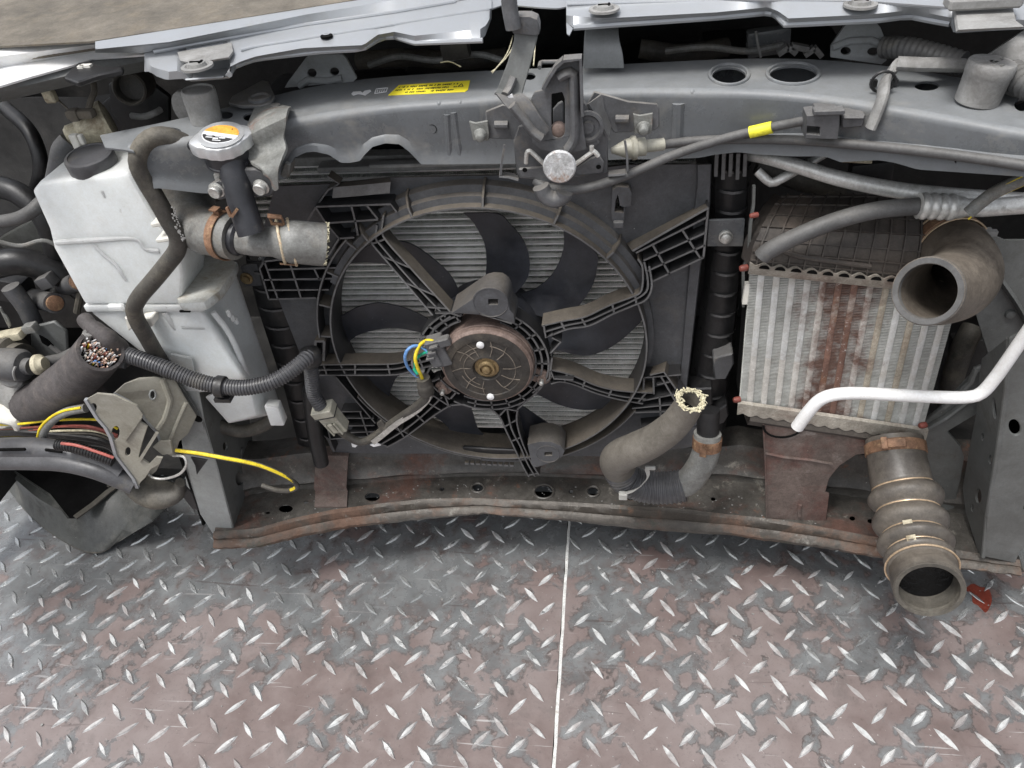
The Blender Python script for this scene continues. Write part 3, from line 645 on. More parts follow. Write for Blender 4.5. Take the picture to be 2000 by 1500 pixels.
# ================================================================== left fender
fen = thing('front_fender', (-.75, .1, .6), 'pale silver front fender top edge at the upper left, dirty along the hood gap', 'fender')
xsF = [-160+i*10 for i in range(46)]
f1 = [(-160, 145), (0, 110), (190, 86), (300, 70)]; f2 = [(-160, 160), (0, 132), (190, 100), (300, 84)]; f3 = [(-160, 205), (0, 168), (60, 150), (140, 128), (180, 115), (290, 106)]
f4 = [(-160, 222), (0, 180), (130, 148), (280, 120), (300, 116)]; f5 = [(-160, 250), (0, 200), (150, 165), (280, 140), (300, 135)]
m = MB(); m.sheet([zrow([(-160, 120), (0, 90), (190, 66), (300, 52)], .9035, xsF), zrow(f1, .897, xsF), zrow(f2, .885, xsF), zrow(f3, .880, xsF)], .002); obj('outer_panel', m, M['whitepaint'], fen)
m = MB(); m.sheet([zrow(f3, .8785, xsF), zrow(f4, .872, xsF), zrow(f5, .855, xsF)], .002); obj('inner_flange', m, M['rail'], fen)
m = MB(); m.tube(resample([PZ(a, b, .8905) for a, b in ((-100, 138), (0, 119), (100, 106), (186, 93))], .02), .003, n=8); obj('seam', m, M['hoodtop'], fen)
m = MB(); c = [(124, 150), (140, 132), (152, 122), (182, 119), (190, 127), (205, 130), (240, 128), (238, 136), (190, 146), (150, 160)]
m.prism([PZ(a, b, .883) for a, b in c], Vector((0, .0, -.006))); cl = obj('edge_clip', m, M['black'], fen, bevel=.0015)
m = MB(); m.box(PZ(168, 129, .884), .012, .006, .003); m.box(PZ(158, 131, .884), .006, .005, .003); obj('clip_tab', m, M['white'], cl)
m = MB(); m.box((-.98, -.10, .66), .02, .5, .40); obj('unseen_side_skin', m, M['whitepaint'], fen, bevel=.004)  # out of view, added to stop light leaking into the left cavity
# ================================================================== lower crossmember
ZC = .165
ce = [(430, 1040), (500, 1035), (575, 1014), (650, 998), (740, 986), (830, 977), (920, 975), (1010, 979), (1100, 983), (1120, 984), (1240, 991), (1330, 996), (1420, 1007), (1510, 1016), (1600, 1031), (1712, 1052), (1800, 1066), (1900, 1082), (1990, 1096)]
cb = [(415, 1068), (500, 1065), (590, 1043), (680, 1026), (755, 1017), (860, 1006), (950, 999), (1010, 1005), (1100, 1012), (1180, 1021), (1270, 1030), (1360, 1037), (1435, 1041), (1510, 1053), (1600, 1064), (1710, 1083), (1800, 1098), (1960, 1116), (2000, 1121)]
ck = [(430, 985), (500, 963), (620, 953), (680, 947), (800, 935), (890, 931), (1010, 929), (1100, 932), (1180, 936), (1390, 936), (1495, 946), (1600, 960), (1700, 975), (1830, 998), (1990, 1015)]
cw = [(430, 900), (520, 897), (620, 884), (900, 886), (1000, 880), (1180, 884), (1310, 876), (1400, 873), (1440, 868), (1480, 876), (1620, 886), (1700, 890), (1990, 905)]
cross = thing('lower_crossmember', (.05, 0, .1), 'rusty bowed steel crossmember with round holes along the bottom, lying low over the floor', 'crossmember')
xs = list(range(418, 1996, 11))
rnd = random.Random(8)
rows = []; backs = []; tops = []
for px in xs:
    a = PZ(px, interp(ce, px), ZC); k = PZ(px, interp(ck, px), ZC); tops.append(a); backs.append(k)
    q = rnd.uniform(-.0012, .0012)
    bt = PY(px, interp(cb, px), a.y-.012)
    h = a.z-bt.z; col = [a+Y1*.002+Z1*0, a-Y1*.003-Z1*.0022, a-Y1*(.006+q)-Z1*h*.28, a-Y1*.006-Z1*h*.5, a-Y1*(.012+q)-Z1*h*.60, a-Y1*(.016+q)-Z1*h*.78, a-Y1*(.014)-Z1*(h+q), a-Y1*.008-Z1*(h+.002)]
    rows.append(col)
m = MB(); m.sheet(rows, .0025); obj('front_flange', m, M['lipbeam'], cross)
holes = [(558, 993, 14, 8), (598, 981, 5, 3), (523, 1001, 5, 3), (727, 970, 15, 9), (863, 955, 5, 4), (933, 953, 11, 8), (1062, 960, 18, 13), (1115, 960, 5, 4), (1158, 960, 11, 9), (1232, 970, 9, 7), (1275, 975, 14, 6), (1393, 974, 5, 4), (1665, 1012, 6, 5), (1700, 1017, 6, 5)]
outl = [a+Y1*.002 for a in tops[::2]]+[k for k in backs[::-2]]
m = MB(); m.prism(outl, Vector((0, 0, -.0025)), [zell(h[0], h[1], h[2], h[3], ZC, 16) for h in holes]); obj('top_plate', m, M['beam'], cross)
rows = []
for px, k in zip(xs, backs):
    t = PY(px, interp(cw, px), k.y+.015); h = t.z-k.z; q = .0015*math.sin(px*.05)
    rows.append([k, k+Y1*.002+Z1*h*.12, k+Vector((0, -.002+q, h*.25)), k+Vector((0, .004, h*.34)), k+Vector((0, .010, h*.6)), k+Vector((0, .012, h*.88)), k+Vector((0, .016, h*.98)), k+Vector((0, .024, h)), k+Vector((0, .06, h-.002))])
m = MB(); m.sheet(rows, .002); obj('rear_wall', m, M['beam'], cross)
for h in holes[6:7]+holes[5:6]+holes[8:9]:
    pts = zell(h[0], h[1], h[2]+1.5, h[3]+1, ZC+.0008, 24); m = MB(); m.tube(pts+[pts[0], pts[1]], .0022, n=6, caps=False); obj('hole_rim', m, M['beam'], cross)
# dark box inside the beam
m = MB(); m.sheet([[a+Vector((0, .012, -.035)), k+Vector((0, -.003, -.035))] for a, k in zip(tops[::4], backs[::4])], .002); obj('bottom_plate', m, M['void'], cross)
# reddish strap over the rear wall
m = MB(); rows = []
for px in (617, 640, 660, 680):
    k = PZ(px, 957, ZC)+Y1*-.004; t = PY(px, 890, k.y+.010)
    rows.append([PZ(px-2, 992, ZC)+Z1*.003, PZ(px, 962, ZC)+Z1*.004, k+Z1*.01, t, t+Vector((0, .02, .002))])
m.sheet(rows, .003); obj('strap', m, M['rustplate'], cross, label='purplish rusty strap folded over the rear wall')
# two pressed dents and weld nuts on the rear wall
for a, b, r in ((690, 898, .012), (826, 893, .010), (905, 886, .004)):
    p = PY(a, b, .062); m = MB(); m.lathe(p+Y1*.004, -Y1, [(r, 0), (r*.9, .004), (r*.6, .005), (r*.45, .001), (0, .001)], 18); obj('pressed_dimple', m, M['beam'], cross)
# scattered chips on the beam
m = MB()
for i in range(120):
    px = rnd.uniform(520, 1600); f = rnd.random(); p = PZ(px, lerp(interp(ck, px)+3, interp(ce, px)-2, f), ZC+.0008); s = rnd.uniform(.0005, .0016); m.box(p, s*1.6, s, s*.6)
tag(obj('grit', m, M['dustsleeve'], cross, flat=True), kind='stuff')
# ================================================================== rusty bracket plate under the cooler
brk = thing('cooler_bracket', (.33, -.03, .17), 'brown rusty flat bracket plate between the intercooler and the crossmember', 'bracket')
yb = -.045
o1 = [(1490, 826), (1494, 905), (1497, 1018), (1520, 1022), (1612, 1028), (1620, 965), (1612, 962), (1620, 935), (1640, 910), (1672, 889), (1697, 886), (1700, 862), (1640, 850)]
m = MB(); m.prism(pl(o1, yb), Vector((0, .004, 0))); obj('plate', m, M['rustplate'], brk, bevel=.001)
m = MB(); m.rail([PY(a, b, yb-.002) for a, b in ((1491, 826), (1495, 905), (1498, 1018), (1560, 1025), (1612, 1029))], .002, .006); obj('turned_edge', m, M['rustplate'], brk)
m = MB(); c = ell(PY(1530, 832, yb-.003), X1, Z1, .026, .022, 24); m.tube(c[12:25]+[c[0]], .0016, n=6); obj('pressed_ring', m, M['void'], brk)
m = MB(); m.tube([PY(a, b, yb-.0005) for a, b in ((1494, 884), (1530, 892), (1580, 897), (1625, 905))], .003, n=8, flat=.5); obj('crease', m, M['rustplate'], brk)
m = MB(); m.tube([PY(a, b, yb-.001) for a, b in ((1563, 985), (1560, 1000), (1562, 1008))], .003, n=8); obj('weld_bead', m, M['rustplate'], brk)
# ================================================================== left chassis rail end
lr = thing('chassis_rail', (-.42, 0, .15), 'grey box chassis rail end standing behind the torn left bracket, yellow wire across it', 'chassis rail', 'chassis rail ends')
A = [(330, 690), (350, 822), (357, 892), (363, 946), (387, 1000), (414, 1042), (459, 1041), (420, 898), (399, 826), (375, 700)]
yl = -.10
m = MB(); m.prism(pl(A, yl), Vector((0, .004, 0))); obj('front_face', m, M['raillight'], lr, bevel=.0015)
# side face turned back into the car
f0 = [PY(375, 700, yl), PY(399, 826, yl), PY(420, 898, yl), PY(459, 1041, yl)]
xr = .5*(f0[1].x+f0[3].x)
bk = [PY(a, b, yl+.13) for a, b in ((470, 700), (490, 838), (506, 952), (468, 1037))]
bk = [PY(470, 700, .06), PY(490, 838, .05), PY(507, 955, .03), PY(469, 1036, -.085)]
# face polygon on one plane with holes
pn = (bk[1]-f0[1]).cross(f0[3]-f0[1]).normalized(); po = f0[1]
poly = [PP(a, b, po, pn) for a, b in ((375, 700), (399, 826), (420, 898), (459, 1041), (468, 1036), (507, 955), (490, 838), (468, 700))]
def pell(c, rx, ry, n=16, rot=0):
    out = []
    for i in range(n):
        t = 2*math.pi*i/n; dx, dy = rx*math.cos(t), ry*math.sin(t); out.append(PP(c[0]+dx*math.cos(rot)-dy*math.sin(rot), c[1]+dx*math.sin(rot)+dy*math.cos(rot), po, pn))
    return out
nv = pn if pn.dot(CAM-po) < 0 else -pn
m = MB(); m.prism(poly, nv*.003, [pell((440, 872), 5, 9), pell((468, 935), 8, 14), pell((483, 955), 3.5, 9)]); obj('side_face', m, M['rail'], lr)
m = MB(); p = PP(471, 881, po, pn); m.lathe(p-nv*.001, -nv, [(.006, 0), (.005, .0012), (.002, .0006), (0, .0003)], 14); obj('pressed_dimple', m, M['rail'], lr)
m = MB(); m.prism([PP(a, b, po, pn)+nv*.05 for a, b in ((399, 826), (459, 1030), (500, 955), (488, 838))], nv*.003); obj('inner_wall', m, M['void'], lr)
# ================================================================== right chassis rail
rr = thing('chassis_rail', (.68, 0, .12), 'tall grey green chassis rail with slots standing at the right edge beside the white pipe', 'chassis rail', 'chassis rail ends')
yr = -.11
fo_ = [PY(1938, 560, yr+.0), PY(1966, 705, yr), PY(1945, 880, yr), PY(1921, 1088, yr)]
front = [(1972, 660), (1966, 760), (1952, 860), (1941, 930), (1928, 1010), (1921, 1087), (1983, 1100), (1993, 1076), (2100, 1020), (2100, 600)]
def hz(c, rx, ry, y, n=14, rot=0):
    out = []
    for i in range(n):
        t = 2*math.pi*i/n; dx, dy = rx*math.cos(t), ry*math.sin(t); out.append(PY(c[0]+dx*math.cos(rot)-dy*math.sin(rot), c[1]+dx*math.sin(rot)+dy*math.cos(rot), y))
    return out
m = MB(); m.prism(pl(front, yr), Vector((0, .004, 0)), [hz((1982, 835), 11, 16, yr, rot=-.3)]); obj('front_face', m, M['rail'], rr, bevel=.001)
o_ = PY(1960, 800, yr); q1 = PY(1921, 1088, yr); q2 = PY(1880, 953, yr+.085)
po = o_; pn = (q1-o_).cross(q2-o_).normalized(); nv = pn if pn.dot(CAM-po) < 0 else -pn
side = [(1973, 655), (1918, 700), (1913, 730), (1906, 810), (1893, 880), (1880, 953), (1886, 1000), (1913, 1085), (1921, 1087), (1928, 1010), (1941, 930), (1952, 860), (1966, 760)]
m = MB(); m.prism([PP(a, b, po, pn) for a, b in side], nv*.003, [pell((1942, 798), 4, 22, rot=-.1), pell((1919, 853), 3, 8), pell((1934, 898), 3.5, 10), pell((1911, 969), 6, 15), pell((1899, 992), 2.5, 8)]); obj('side_face', m, M['rail'], rr)
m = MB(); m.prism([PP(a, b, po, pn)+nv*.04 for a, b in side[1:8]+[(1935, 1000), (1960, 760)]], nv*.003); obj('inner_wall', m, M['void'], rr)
m = MB(); m.tube(resample([PP(a, b, po, pn)-nv*.0005 for a, b in ((1972, 660), (1966, 760), (1952, 860), (1941, 930), (1928, 1010), (1921, 1087))], .01), .003, n=8); obj('folded_edge', m, M['rail'], rr)
# upper apron running back beside the cooler
yk = .06
ap = [(1925, 452), (1962, 470), (2100, 470), (2100, 730), (1968, 705), (1926, 708), (1930, 690), (1902, 600), (1905, 520)]
m = MB(); m.prism(pl(ap, yk), Vector((0, .004, 0))); obj('apron', m, M['rail'], rr)
m = MB(); m.tube(resample([PY(a, b, yk-.002) for a, b in ((1950, 540), (1985, 590), (2010, 640))], .02), .012, n=8, flat=.3); obj('pressed_swage', m, M['rail'], rr)
m = MB(); m.lathe(PY(1973, 612, yk), -Y1, [(.007, 0), (.006, .004), (.003, .005), (0, .005)], 12); obj('weld_dimple', m, M['rail'], rr)
# rusty foot under the rail
m = MB(); m.prism([PZ(a, b, .145) for a, b in ((1790, 1010), (1880, 1010), (1915, 1070), (1990, 1085), (2000, 1115), (1900, 1108), (1790, 1090))], Vector((0, 0, -.004))); obj('foot_plate', m, M['beam'], rr)
# ================================================================== grey angled bracket behind the white pipe
ab = thing('angled_bracket', (.55, 0, .3), 'grey sheet metal bracket with a diagonal arm, between the intercooler and right rail', 'bracket')
yq = -.02
o1 = sc([(1095, 345), (1200, 265), (1370, 80), (1420, 50), (1425, 130), (1380, 300), (1230, 390), (1300, 470), (1318, 530), (1300, 640), (1250, 860), (1190, 895), (1120, 600), (1110, 420)], 1400, 700, .3667)
m = MB(); m.prism(pl(o1, yq), Vector((0, .006, 0))); obj('plate', m, M['rail'], ab, bevel=.001)
m = MB(); m.tube(resample([PY(a, b, yq-.002) for a, b in sc([(1110, 370), (1220, 310), (1390, 180)], 1400, 700, .3667)], .01), .006, n=8, flat=.6); obj('pressed_rib', m, M['rail'], ab)
m = MB(); m.tube(resample([PY(a, b, yq-.003) for a, b in sc([(1210, 262), (1360, 120), (1380, 60), (1430, 45)], 1400, 700, .3667)], .01), .005, n=8); obj('rolled_edge', m, M['rail'], ab)
# ================================================================== radiator
rad = thing('radiator', (-.03, .06, .22), 'aluminium radiator core seen through the fan opening, black ribbed end tanks either side', 'radiator')
yc = .05; xa, xb = -.345, .245
zs = []; z = .262
while z < .73: zs.append(z); z += .00972
tm = None
for i, z in enumerate(zs):
    if tm is None:
        mb = MB(); mb.box((0, yc+.0075, 0), xb-xa, .021, .0021); me = bpy.data.meshes.new('core_tube'); me.from_pydata(mb.v, [], mb.f); me.materials.append(M['coretube']); tm = me
    o = bpy.data.objects.new('core_tube', tm); COL.objects.link(o); o.parent = rad; o.location = Vector(((xa+xb)/2, 0, z))-WL[rad.name]
m = MB(); rnd = random.Random(2)
n = int((xb-xa)/.0013)
for z in zs[:-1]:
    row0 = []; row1 = []
    vs = []
    ph = rnd.random()
    for i in range(n):
        x = xa+i*.0013; y = yc+(.0018 if i % 2 else .0042)+rnd.uniform(0, .0012); sh = rnd.uniform(-.0004, .0004)
        row0.append(Vector((x+sh, y, z+.001))); row1.append(Vector((x-sh, y, z+.0087)))
    m.loft([row0, row1])
tag(obj('cooling_fins', m, M['fin'], rad, flat=True), kind='stuff')
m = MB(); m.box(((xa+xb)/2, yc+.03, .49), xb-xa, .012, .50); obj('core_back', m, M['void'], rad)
# end tanks with ribs
for side, edge, far, ys in (('r', [(1390, 300), (1392, 420), (1382, 560), (1352, 760), (1344, 830)], [(1470, 300), (1462, 420), (1452, 520), (1440, 640), (1425, 760), (1420, 830)], .035),
                        ('l', [(480, 500), (505, 600), (560, 760), (590, 880)], [(560, 500), (590, 640), (620, 800), (640, 880)], .035)):
    m = MB(); rows = []
    for t in range(0, 101, 4):
        py = lerp(300 if side == 'r' else 500, 840 if side == 'r' else 880, t/100)
        e = interp([(b, a) for a, b in edge], py); f = interp([(b, a) for a, b in far], py)
        a, b = PY(e-6, py, ys), PY(f, py, ys); w_ = (b.x-a.x)
        rows.append([Vector((a.x+w_*q, ys-.016*math.sin(math.pi*min(1, q*1.0))**.6 if 0 < q < 1 else ys+.012, lerp(a.z, b.z, .5))) for q in (0, .12, .3, .5, .7, .88, 1)])
    m.sheet(rows, .003); obj('end_tank', m, M['black'], rad)
    for k in range(13 if side == 'r' else 10):
        py = (322 if side == 'r' else 520)+k*(40 if side == 'r' else 36)
        e = interp([(b, a) for a, b in edge], py); f = interp([(b, a) for a, b in far], py)
        a, b = PY(e-2, py, ys), PY(f-2, py+2, ys); w_ = b.x-a.x
        mm = MB(); mm.rail([Vector((a.x+w_*q, ys-.019*math.sin(math.pi*q)**.6 if 0 < q < 1 else ys, lerp(a.z, b.z, q))) for q in (0, .12, .3, .5, .7, .88, 1)], .0035, .01); obj('tank_rib', mm, M['ribclean'], rad)
m = MB(); m.prism(pl([(1384, 430), (1455, 428), (1452, 482), (1380, 482)], .006), Vector((0, .004, 0))); bt = obj('mounting_bracket', m, M['bar'], rad, bevel=.001)
m = MB(); p = PY(1417, 461, .006); m.lathe(p, -Y1, [(.0085, 0), (.0085, .003), (.007, .0035), (.0065, .008), (.004, .0095), (0, .0095)], 6*3); obj('bolt', m, M['bolt'], bt)
m = MB(); m.prism(pl([(468, 520), (515, 512), (522, 558), (480, 560)], .02), Vector((0, .004, 0))); bt = obj('mounting_bracket', m, M['shroud'], rad, bevel=.001)
m = MB(); p = PY(482, 543, .02); m.lathe(p, -Y1, [(.009, 0), (.009, .002), (.006, .0025), (.0055, .006), (0, .006)], 18); obj('bolt', m, M['brass'], bt)
for q in ([(1393, 700), (1432, 690), (1434, 712), (1418, 742), (1395, 742)], [(1346, 760), (1392, 758), (1392, 792), (1350, 794)], [(1348, 835), (1420, 790), (1424, 812), (1416, 826), (1392, 836)]):
    m = MB(); m.prism(pl(q, .0), Vector((0, .03, 0))); obj('tank_clip', m, M['conndark'] if q[0][0] == 1393 else M['black'], rad, bevel=.002)
# top seam strips seen in the cut-outs of the bar
m = MB(); m.bar(PY(560, 318, .045), PY(1000, 306, .045), .011, .02); obj('top_strip', m, M['dustsleeve'], rad, bevel=.001)
m = MB(); m.bar(PY(620, 334, .02), PY(1010, 322, .02), .007, .02); m.bar(PY(720, 327, .01), PY(1010, 319, .01), .005, .012); obj('top_strip', m, M['dustsleeve'], rad, bevel=.001)
# condenser pack grille to the right of the shroud top
for k in range(5):
    m = MB(); m.rail([PY(1400+k*14, 300, .0), PY(1398+k*14, 345+6*(k % 2), .0)], .004, .02); obj('tank_rib', m, M['ribclean'], rad)
# ================================================================== fan shroud
CXR, CZR, RR = -.021, .4847, .2118
def ring(r, a, y): return Vector((CXR+r*math.cos(a), y, CZR+r*math.sin(a)))
sh = thing('fan_shroud', (CXR, 0, .25), 'black plastic fan shroud with round opening, ribbed lattice corners and six ladder struts', 'fan shroud')
outl = [(537, 364), (620, 361), (662, 358), (760, 347), (1000, 342), (1110, 336), (1226, 322), (1389, 321), (1386, 400), (1380, 449), (1374, 500), (1368, 518), (1350, 680), (1341, 758), (1372, 792), (1362, 872), (1200, 892), (900, 886), (760, 886), (650, 884), (640, 862), (617, 825), (584, 686), (545, 587), (513, 545), (508, 470)]
hole = [ring(.2165, 2*math.pi*i/72, 0) for i in range(72)]
m = MB(); m.prism(pl(outl, 0), Vector((0, .003, 0)), [hole, pl([(1206, 380), (1216, 384), (1212, 420), (1200, 418)], 0)]); obj('panel', m, M['shroud'], sh)
def annulus(prof, a0, a1, n=90):
    mb = MB(); rows = [[ring(r, a0+(a1-a0)*i/n, y) for r, y in prof] for i in range(n+1)]; return mb.loft(rows)
FULL = (0, 2*math.pi)
m = annulus([(.2165, .026), (.2125, .02), (.2118, -.028), (.2128, -.0305), (.2150, -.0305), (.2162, -.028), (.2165, .0)], *FULL); obj('opening_barrel', m, M['rib'], sh)
m = annulus([(.2160, -.022), (.2240, -.0205), (.2255, -.013), (.2340, -.0115), (.2355, 0)], R(22), R(152), 60); obj('stepped_collar', m, M['shroud'], sh)
m = annulus([(.2160, -.010), (.2235, -.010), (.2245, 0)], R(-10), R(22), 20); obj('stepped_collar', m, M['shroud'], sh)
for a in (127, 108.5, 85, 62, 41):
    m = MB(); m.prism([ring(.213, R(a), -.0305), ring(.226, R(a), -.0275), ring(.236, R(a), -.015), ring(.2385, R(a), .001), ring(.213, R(a), .001)], Vector((-math.sin(R(a)), 0, math.cos(R(a))))*.0032); obj('gusset', m, M['rib'], sh, bevel=.0005)
# outer guard arcs
def arc_wall(r, w_, y0, y1, a0, a1, n=40):
    rows = [[ring(r-w_/2, a, y0), ring(r+w_/2, a, y0), ring(r+w_/2, a, y1), ring(r-w_/2, a, y1)] for a in [R(a0)+R(a1-a0)*i/n for i in range(n+1)]]
    mb = MB(); return mb.loft(rows, closed=True, caps=True)
obj('guard_arc', arc_wall(.2335, .003, -.026, 0, 133, 176), M['rib'], sh, bevel=.0006)
for a in (134, 148, 162, 175.5):
    m = MB(); m.bar(ring(.2145, R(a), -.024), ring(.2335, R(a), -.024), .0025, .024); obj('arc_rib', m, M['rib'], sh)
obj('guard_arc', arc_wall(.2335, .003, -.022, 0, 284, 330), M['rib'], sh, bevel=.0006)
obj('guard_arc', arc_wall(.2245, .003, -.024, 0, 205, 262), M['rib'], sh, bevel=.0006)
m = annulus([(.2165, -.020), (.232, -.020), (.2335, -.012), (.2335, 0)], R(262), R(284), 16); obj('lower_collar', m, M['shroud'], sh)
# fold and raised edge on the right
m = MB(); m.sheet([[PY(a, b, 0) , PY(a+3, b, -.006), PY(c, d, -.006), PY(c+2, d, .0)] for a, b, c, d in ((1360, 322, 1388, 321), (1360, 360, 1385, 400), (1352, 430, 1380, 449), (1345, 520, 1367, 520), (1337, 610, 1356, 620), (1330, 700, 1348, 690), (1326, 740, 1340, 757))], .002); obj('edge_flange', m, M['shroud'], sh)
m = MB(); m.rail([PY(a, b, -.016) for a, b in ((640, 345), (662, 359), (640, 372), (620, 400))], .002, .015); m.sheet([[PY(a, b, -.0), PY(a+2, b+8, -.018), PY(a, b+26, -.020)] for a, b in ((650, 360), (700, 356), (762, 350))], .002); obj('top_ledge', m, M['rib'], sh)
# slotted clip tower
m = MB(); m.prism(pl([(1196, 372), (1206, 365), (1228, 366), (1234, 378), (1232, 402), (1220, 404), (1218, 446), (1200, 446), (1194, 420)], -.012), Vector((0, .012, 0)), [pl([(1207, 380), (1211, 402), (1219, 404), (1218, 416), (1200, 414), (1202, 392)], -.012)]); obj('clip_tower', m, M['shroud'], sh, bevel=.001)
m = MB(); m.box(PY(1208, 437, -.013), .012, .008, .008); obj('clip_block', m, M['conndark'], sh, bevel=.001)
# lattice corners: every rib a wall of its own
def ribs(lines, y, d, w_=.0024, mt='ribclean'):
    for l in lines:
        mm = MB(); mm.rail([PY(a, b, y) for a, b in l], w_, d); obj('lattice_rib', mm, M[mt], sh)
ribs([[(617, 404), (763, 399), (775, 415)], [(617, 406), (637, 437), (662, 466), (641, 500)], [(600, 432), (617, 405)], [(686, 402), (695, 437), (699, 460)], [(716, 401), (738, 428)], [(637, 436), (738, 429)], [(662, 466), (692, 464)]], -.024, .024)
ribs([[(516, 511), (541, 508), (600, 507)], [(524, 527), (660, 523)], [(512, 547), (653, 544)], [(523, 567), (642, 566)], [(525, 585), (617, 582)], [(516, 511), (543, 585)], [(566, 514), (588, 583)], [(613, 524), (624, 547)], [(507, 525), (516, 511)], [(507, 525), (514, 547), (525, 585)]], -.020, .020)
ribs([[(1242, 494), (1380, 425)], [(1257, 509), (1377, 455)], [(1263, 530), (1377, 479)], [(1272, 551), (1374, 503)], [(1383, 405), (1374, 503)], [(1275, 479), (1308, 536)], [(1333, 450), (1368, 505)]], -.024, .024)
m = MB(); m.sheet([[PY(a, b, .0), PY(c, d, -.026)] for a, b, c, d in ((1226, 478, 1236, 492), (1300, 440, 1306, 452), (1382, 396, 1384, 408))], .0025); obj('block_top', m, M['rib'], sh)
ribs([[(667, 804), (706, 804)], [(670, 817), (730, 817)], [(674, 832), (731, 831)], [(685, 845), (733, 843)], [(643, 858), (719, 853)], [(667, 804), (677, 835)], [(703, 804), (719, 852)], [(656, 737), (733, 827)], [(623, 845), (643, 858), (653, 882)], [(640, 838), (645, 858)]], -.018, .018)
ribs([[(1290, 734), (1318, 782)], [(1255, 783), (1318, 770)], [(1283, 752), (1312, 745)], [(1234, 798), (1315, 790)], [(1240, 806), (1330, 803)], [(1252, 838), (1330, 830)], [(1288, 776), (1292, 838)], [(1258, 738), (1256, 770)], [(1276, 736), (1277, 770)], [(1258, 738), (1330, 732)]], -.022, .022)
m = MB(); m.sheet([[PY(a, b, .002), PY(c, d, -.024)] for a, b, c, d in ((1278, 716, 1270, 734), (1300, 706, 1296, 728), (1322, 742, 1318, 760))], .0025); obj('block_top', m, M['rib'], sh)
# ladder struts
def strut(lines, bars, ydep, depth=.022, w_=.0028, low=False):
    """lines: list of rails, each a list of (px,py); ydep: (y at ring end, y at hub end)"""
    st = None; g3 = []
    for l in lines:
        n = len(l); pts = []
        L = [0]
        for a, b in zip(l, l[1:]): L.append(L[-1]+math.hypot(b[0]-a[0], b[1]-a[1]))
        for (a, b), q in zip(l, L): pts.append(PY(a, b, lerp(ydep[0], ydep[1], q/L[-1])))
        g3.append(cr(pts, 4) if n > 2 else resample(pts, .02))
    mb = MB()
    mb.rail(g3[0] if not low else g3[-1], w_, depth)
    st = obj('strut', mb, M['rib'], sh, bevel=.0004)
    for k, g in enumerate(g3[1:] if not low else g3[:-1]):
        mm = MB(); mm.rail(g, w_*.85, depth*.9); obj('strut_rail', mm, M['ribclean'], st)
    def at(g, t):
        i = min(len(g)-2, int(t*(len(g)-1))); return g[i].lerp(g[i+1], t*(len(g)-1)-i)
    for t in bars:
        mm = MB(); mm.bar(at(g3[0], t)+Y1*.0006, at(g3[-1], t)+Y1*.0006, w_*.9, depth*.75); obj('crossbar', mm, M['ribclean'], st)
    bk = MB(); A = resample(g3[0], .012); B = resample(g3[-1], .012); nn = 14
    bk.sheet([[at(g3[0], i/nn)+Y1*(depth-.002), at(g3[-1], i/nn)+Y1*(depth-.002)] for i in range(nn+1)], Vector((0, .002, 0))); obj('strut_back', bk, M['black'], st)
    return st
strut([[(724, 463), (726, 474), (735, 487), (790, 551), (845, 616)], [(736, 440), (734, 465), (744, 480), (800, 545), (870, 619)], [(749, 421), (746, 452), (757, 474), (810, 533), (859, 587), (879, 609)]], (.36, .57, .76, .94), (-.024, -.055), low=True)
strut([[(1246, 506), (1255, 524), (1253, 567), (1235, 580), (1192, 596), (1143, 619), (1102, 627), (1058, 637)], [(1258, 512), (1265, 545), (1262, 570), (1235, 588), (1190, 608), (1147, 627), (1106, 636), (1062, 649)], [(1268, 520), (1273, 560), (1262, 585), (1237, 597), (1196, 614), (1152, 636), (1109, 643), (1075, 656)]], (.40, .56, .74, .88), (-.024, -.055), .026)
strut([[(613, 713), (690, 712), (767, 711), (800, 703), (845, 690)], [(618, 723), (690, 722), (769, 721), (805, 712), (845, 702)], [(622, 733), (690, 733), (773, 732), (812, 722), (845, 714)]], (.06, .26, .46, .66, .85), (-.026, -.055), .024)
m = MB(); m.rail([PY(616, 667, -.024), PY(614, 712, -.026)], .0035, .022); m.rail([PY(633, 667, -.024), PY(632, 705, -.026)], .0035, .022); m.bar(PY(615, 667, -.024), PY(634, 667, -.024), .0035, .022); obj('strut_post', m, M['rib'], sh)
strut([[(726, 865), (775, 831), (825, 798), (846, 773)], [(743, 869), (790, 840), (830, 808), (863, 776)], [(755, 874), (791, 854), (846, 813), (882, 790)]], (.02, .32, .56, .80), (-.022, -.055))
strut([[(1033, 932), (1021, 910), (1003, 872), (989, 843), (976, 815), (956, 797)], [(1045, 931), (1030, 905), (1016, 872), (999, 838), (990, 797)], [(1053, 928), (1039, 906), (1021, 867), (1010, 829), (1010, 805), (1017, 787)]], (.03, .26, .46, .66), (-.020, -.055), low=True)
strut([[(1275, 768), (1214, 764), (1169, 755), (1127, 737), (1100, 728), (1070, 722)], [(1262, 780), (1210, 774), (1165, 762), (1122, 746), (1072, 734)], [(1256, 789), (1206, 780), (1163, 768), (1122, 752), (1095, 746), (1076, 750)]], (.04, .28, .52, .74), (-.024, -.055), .028)
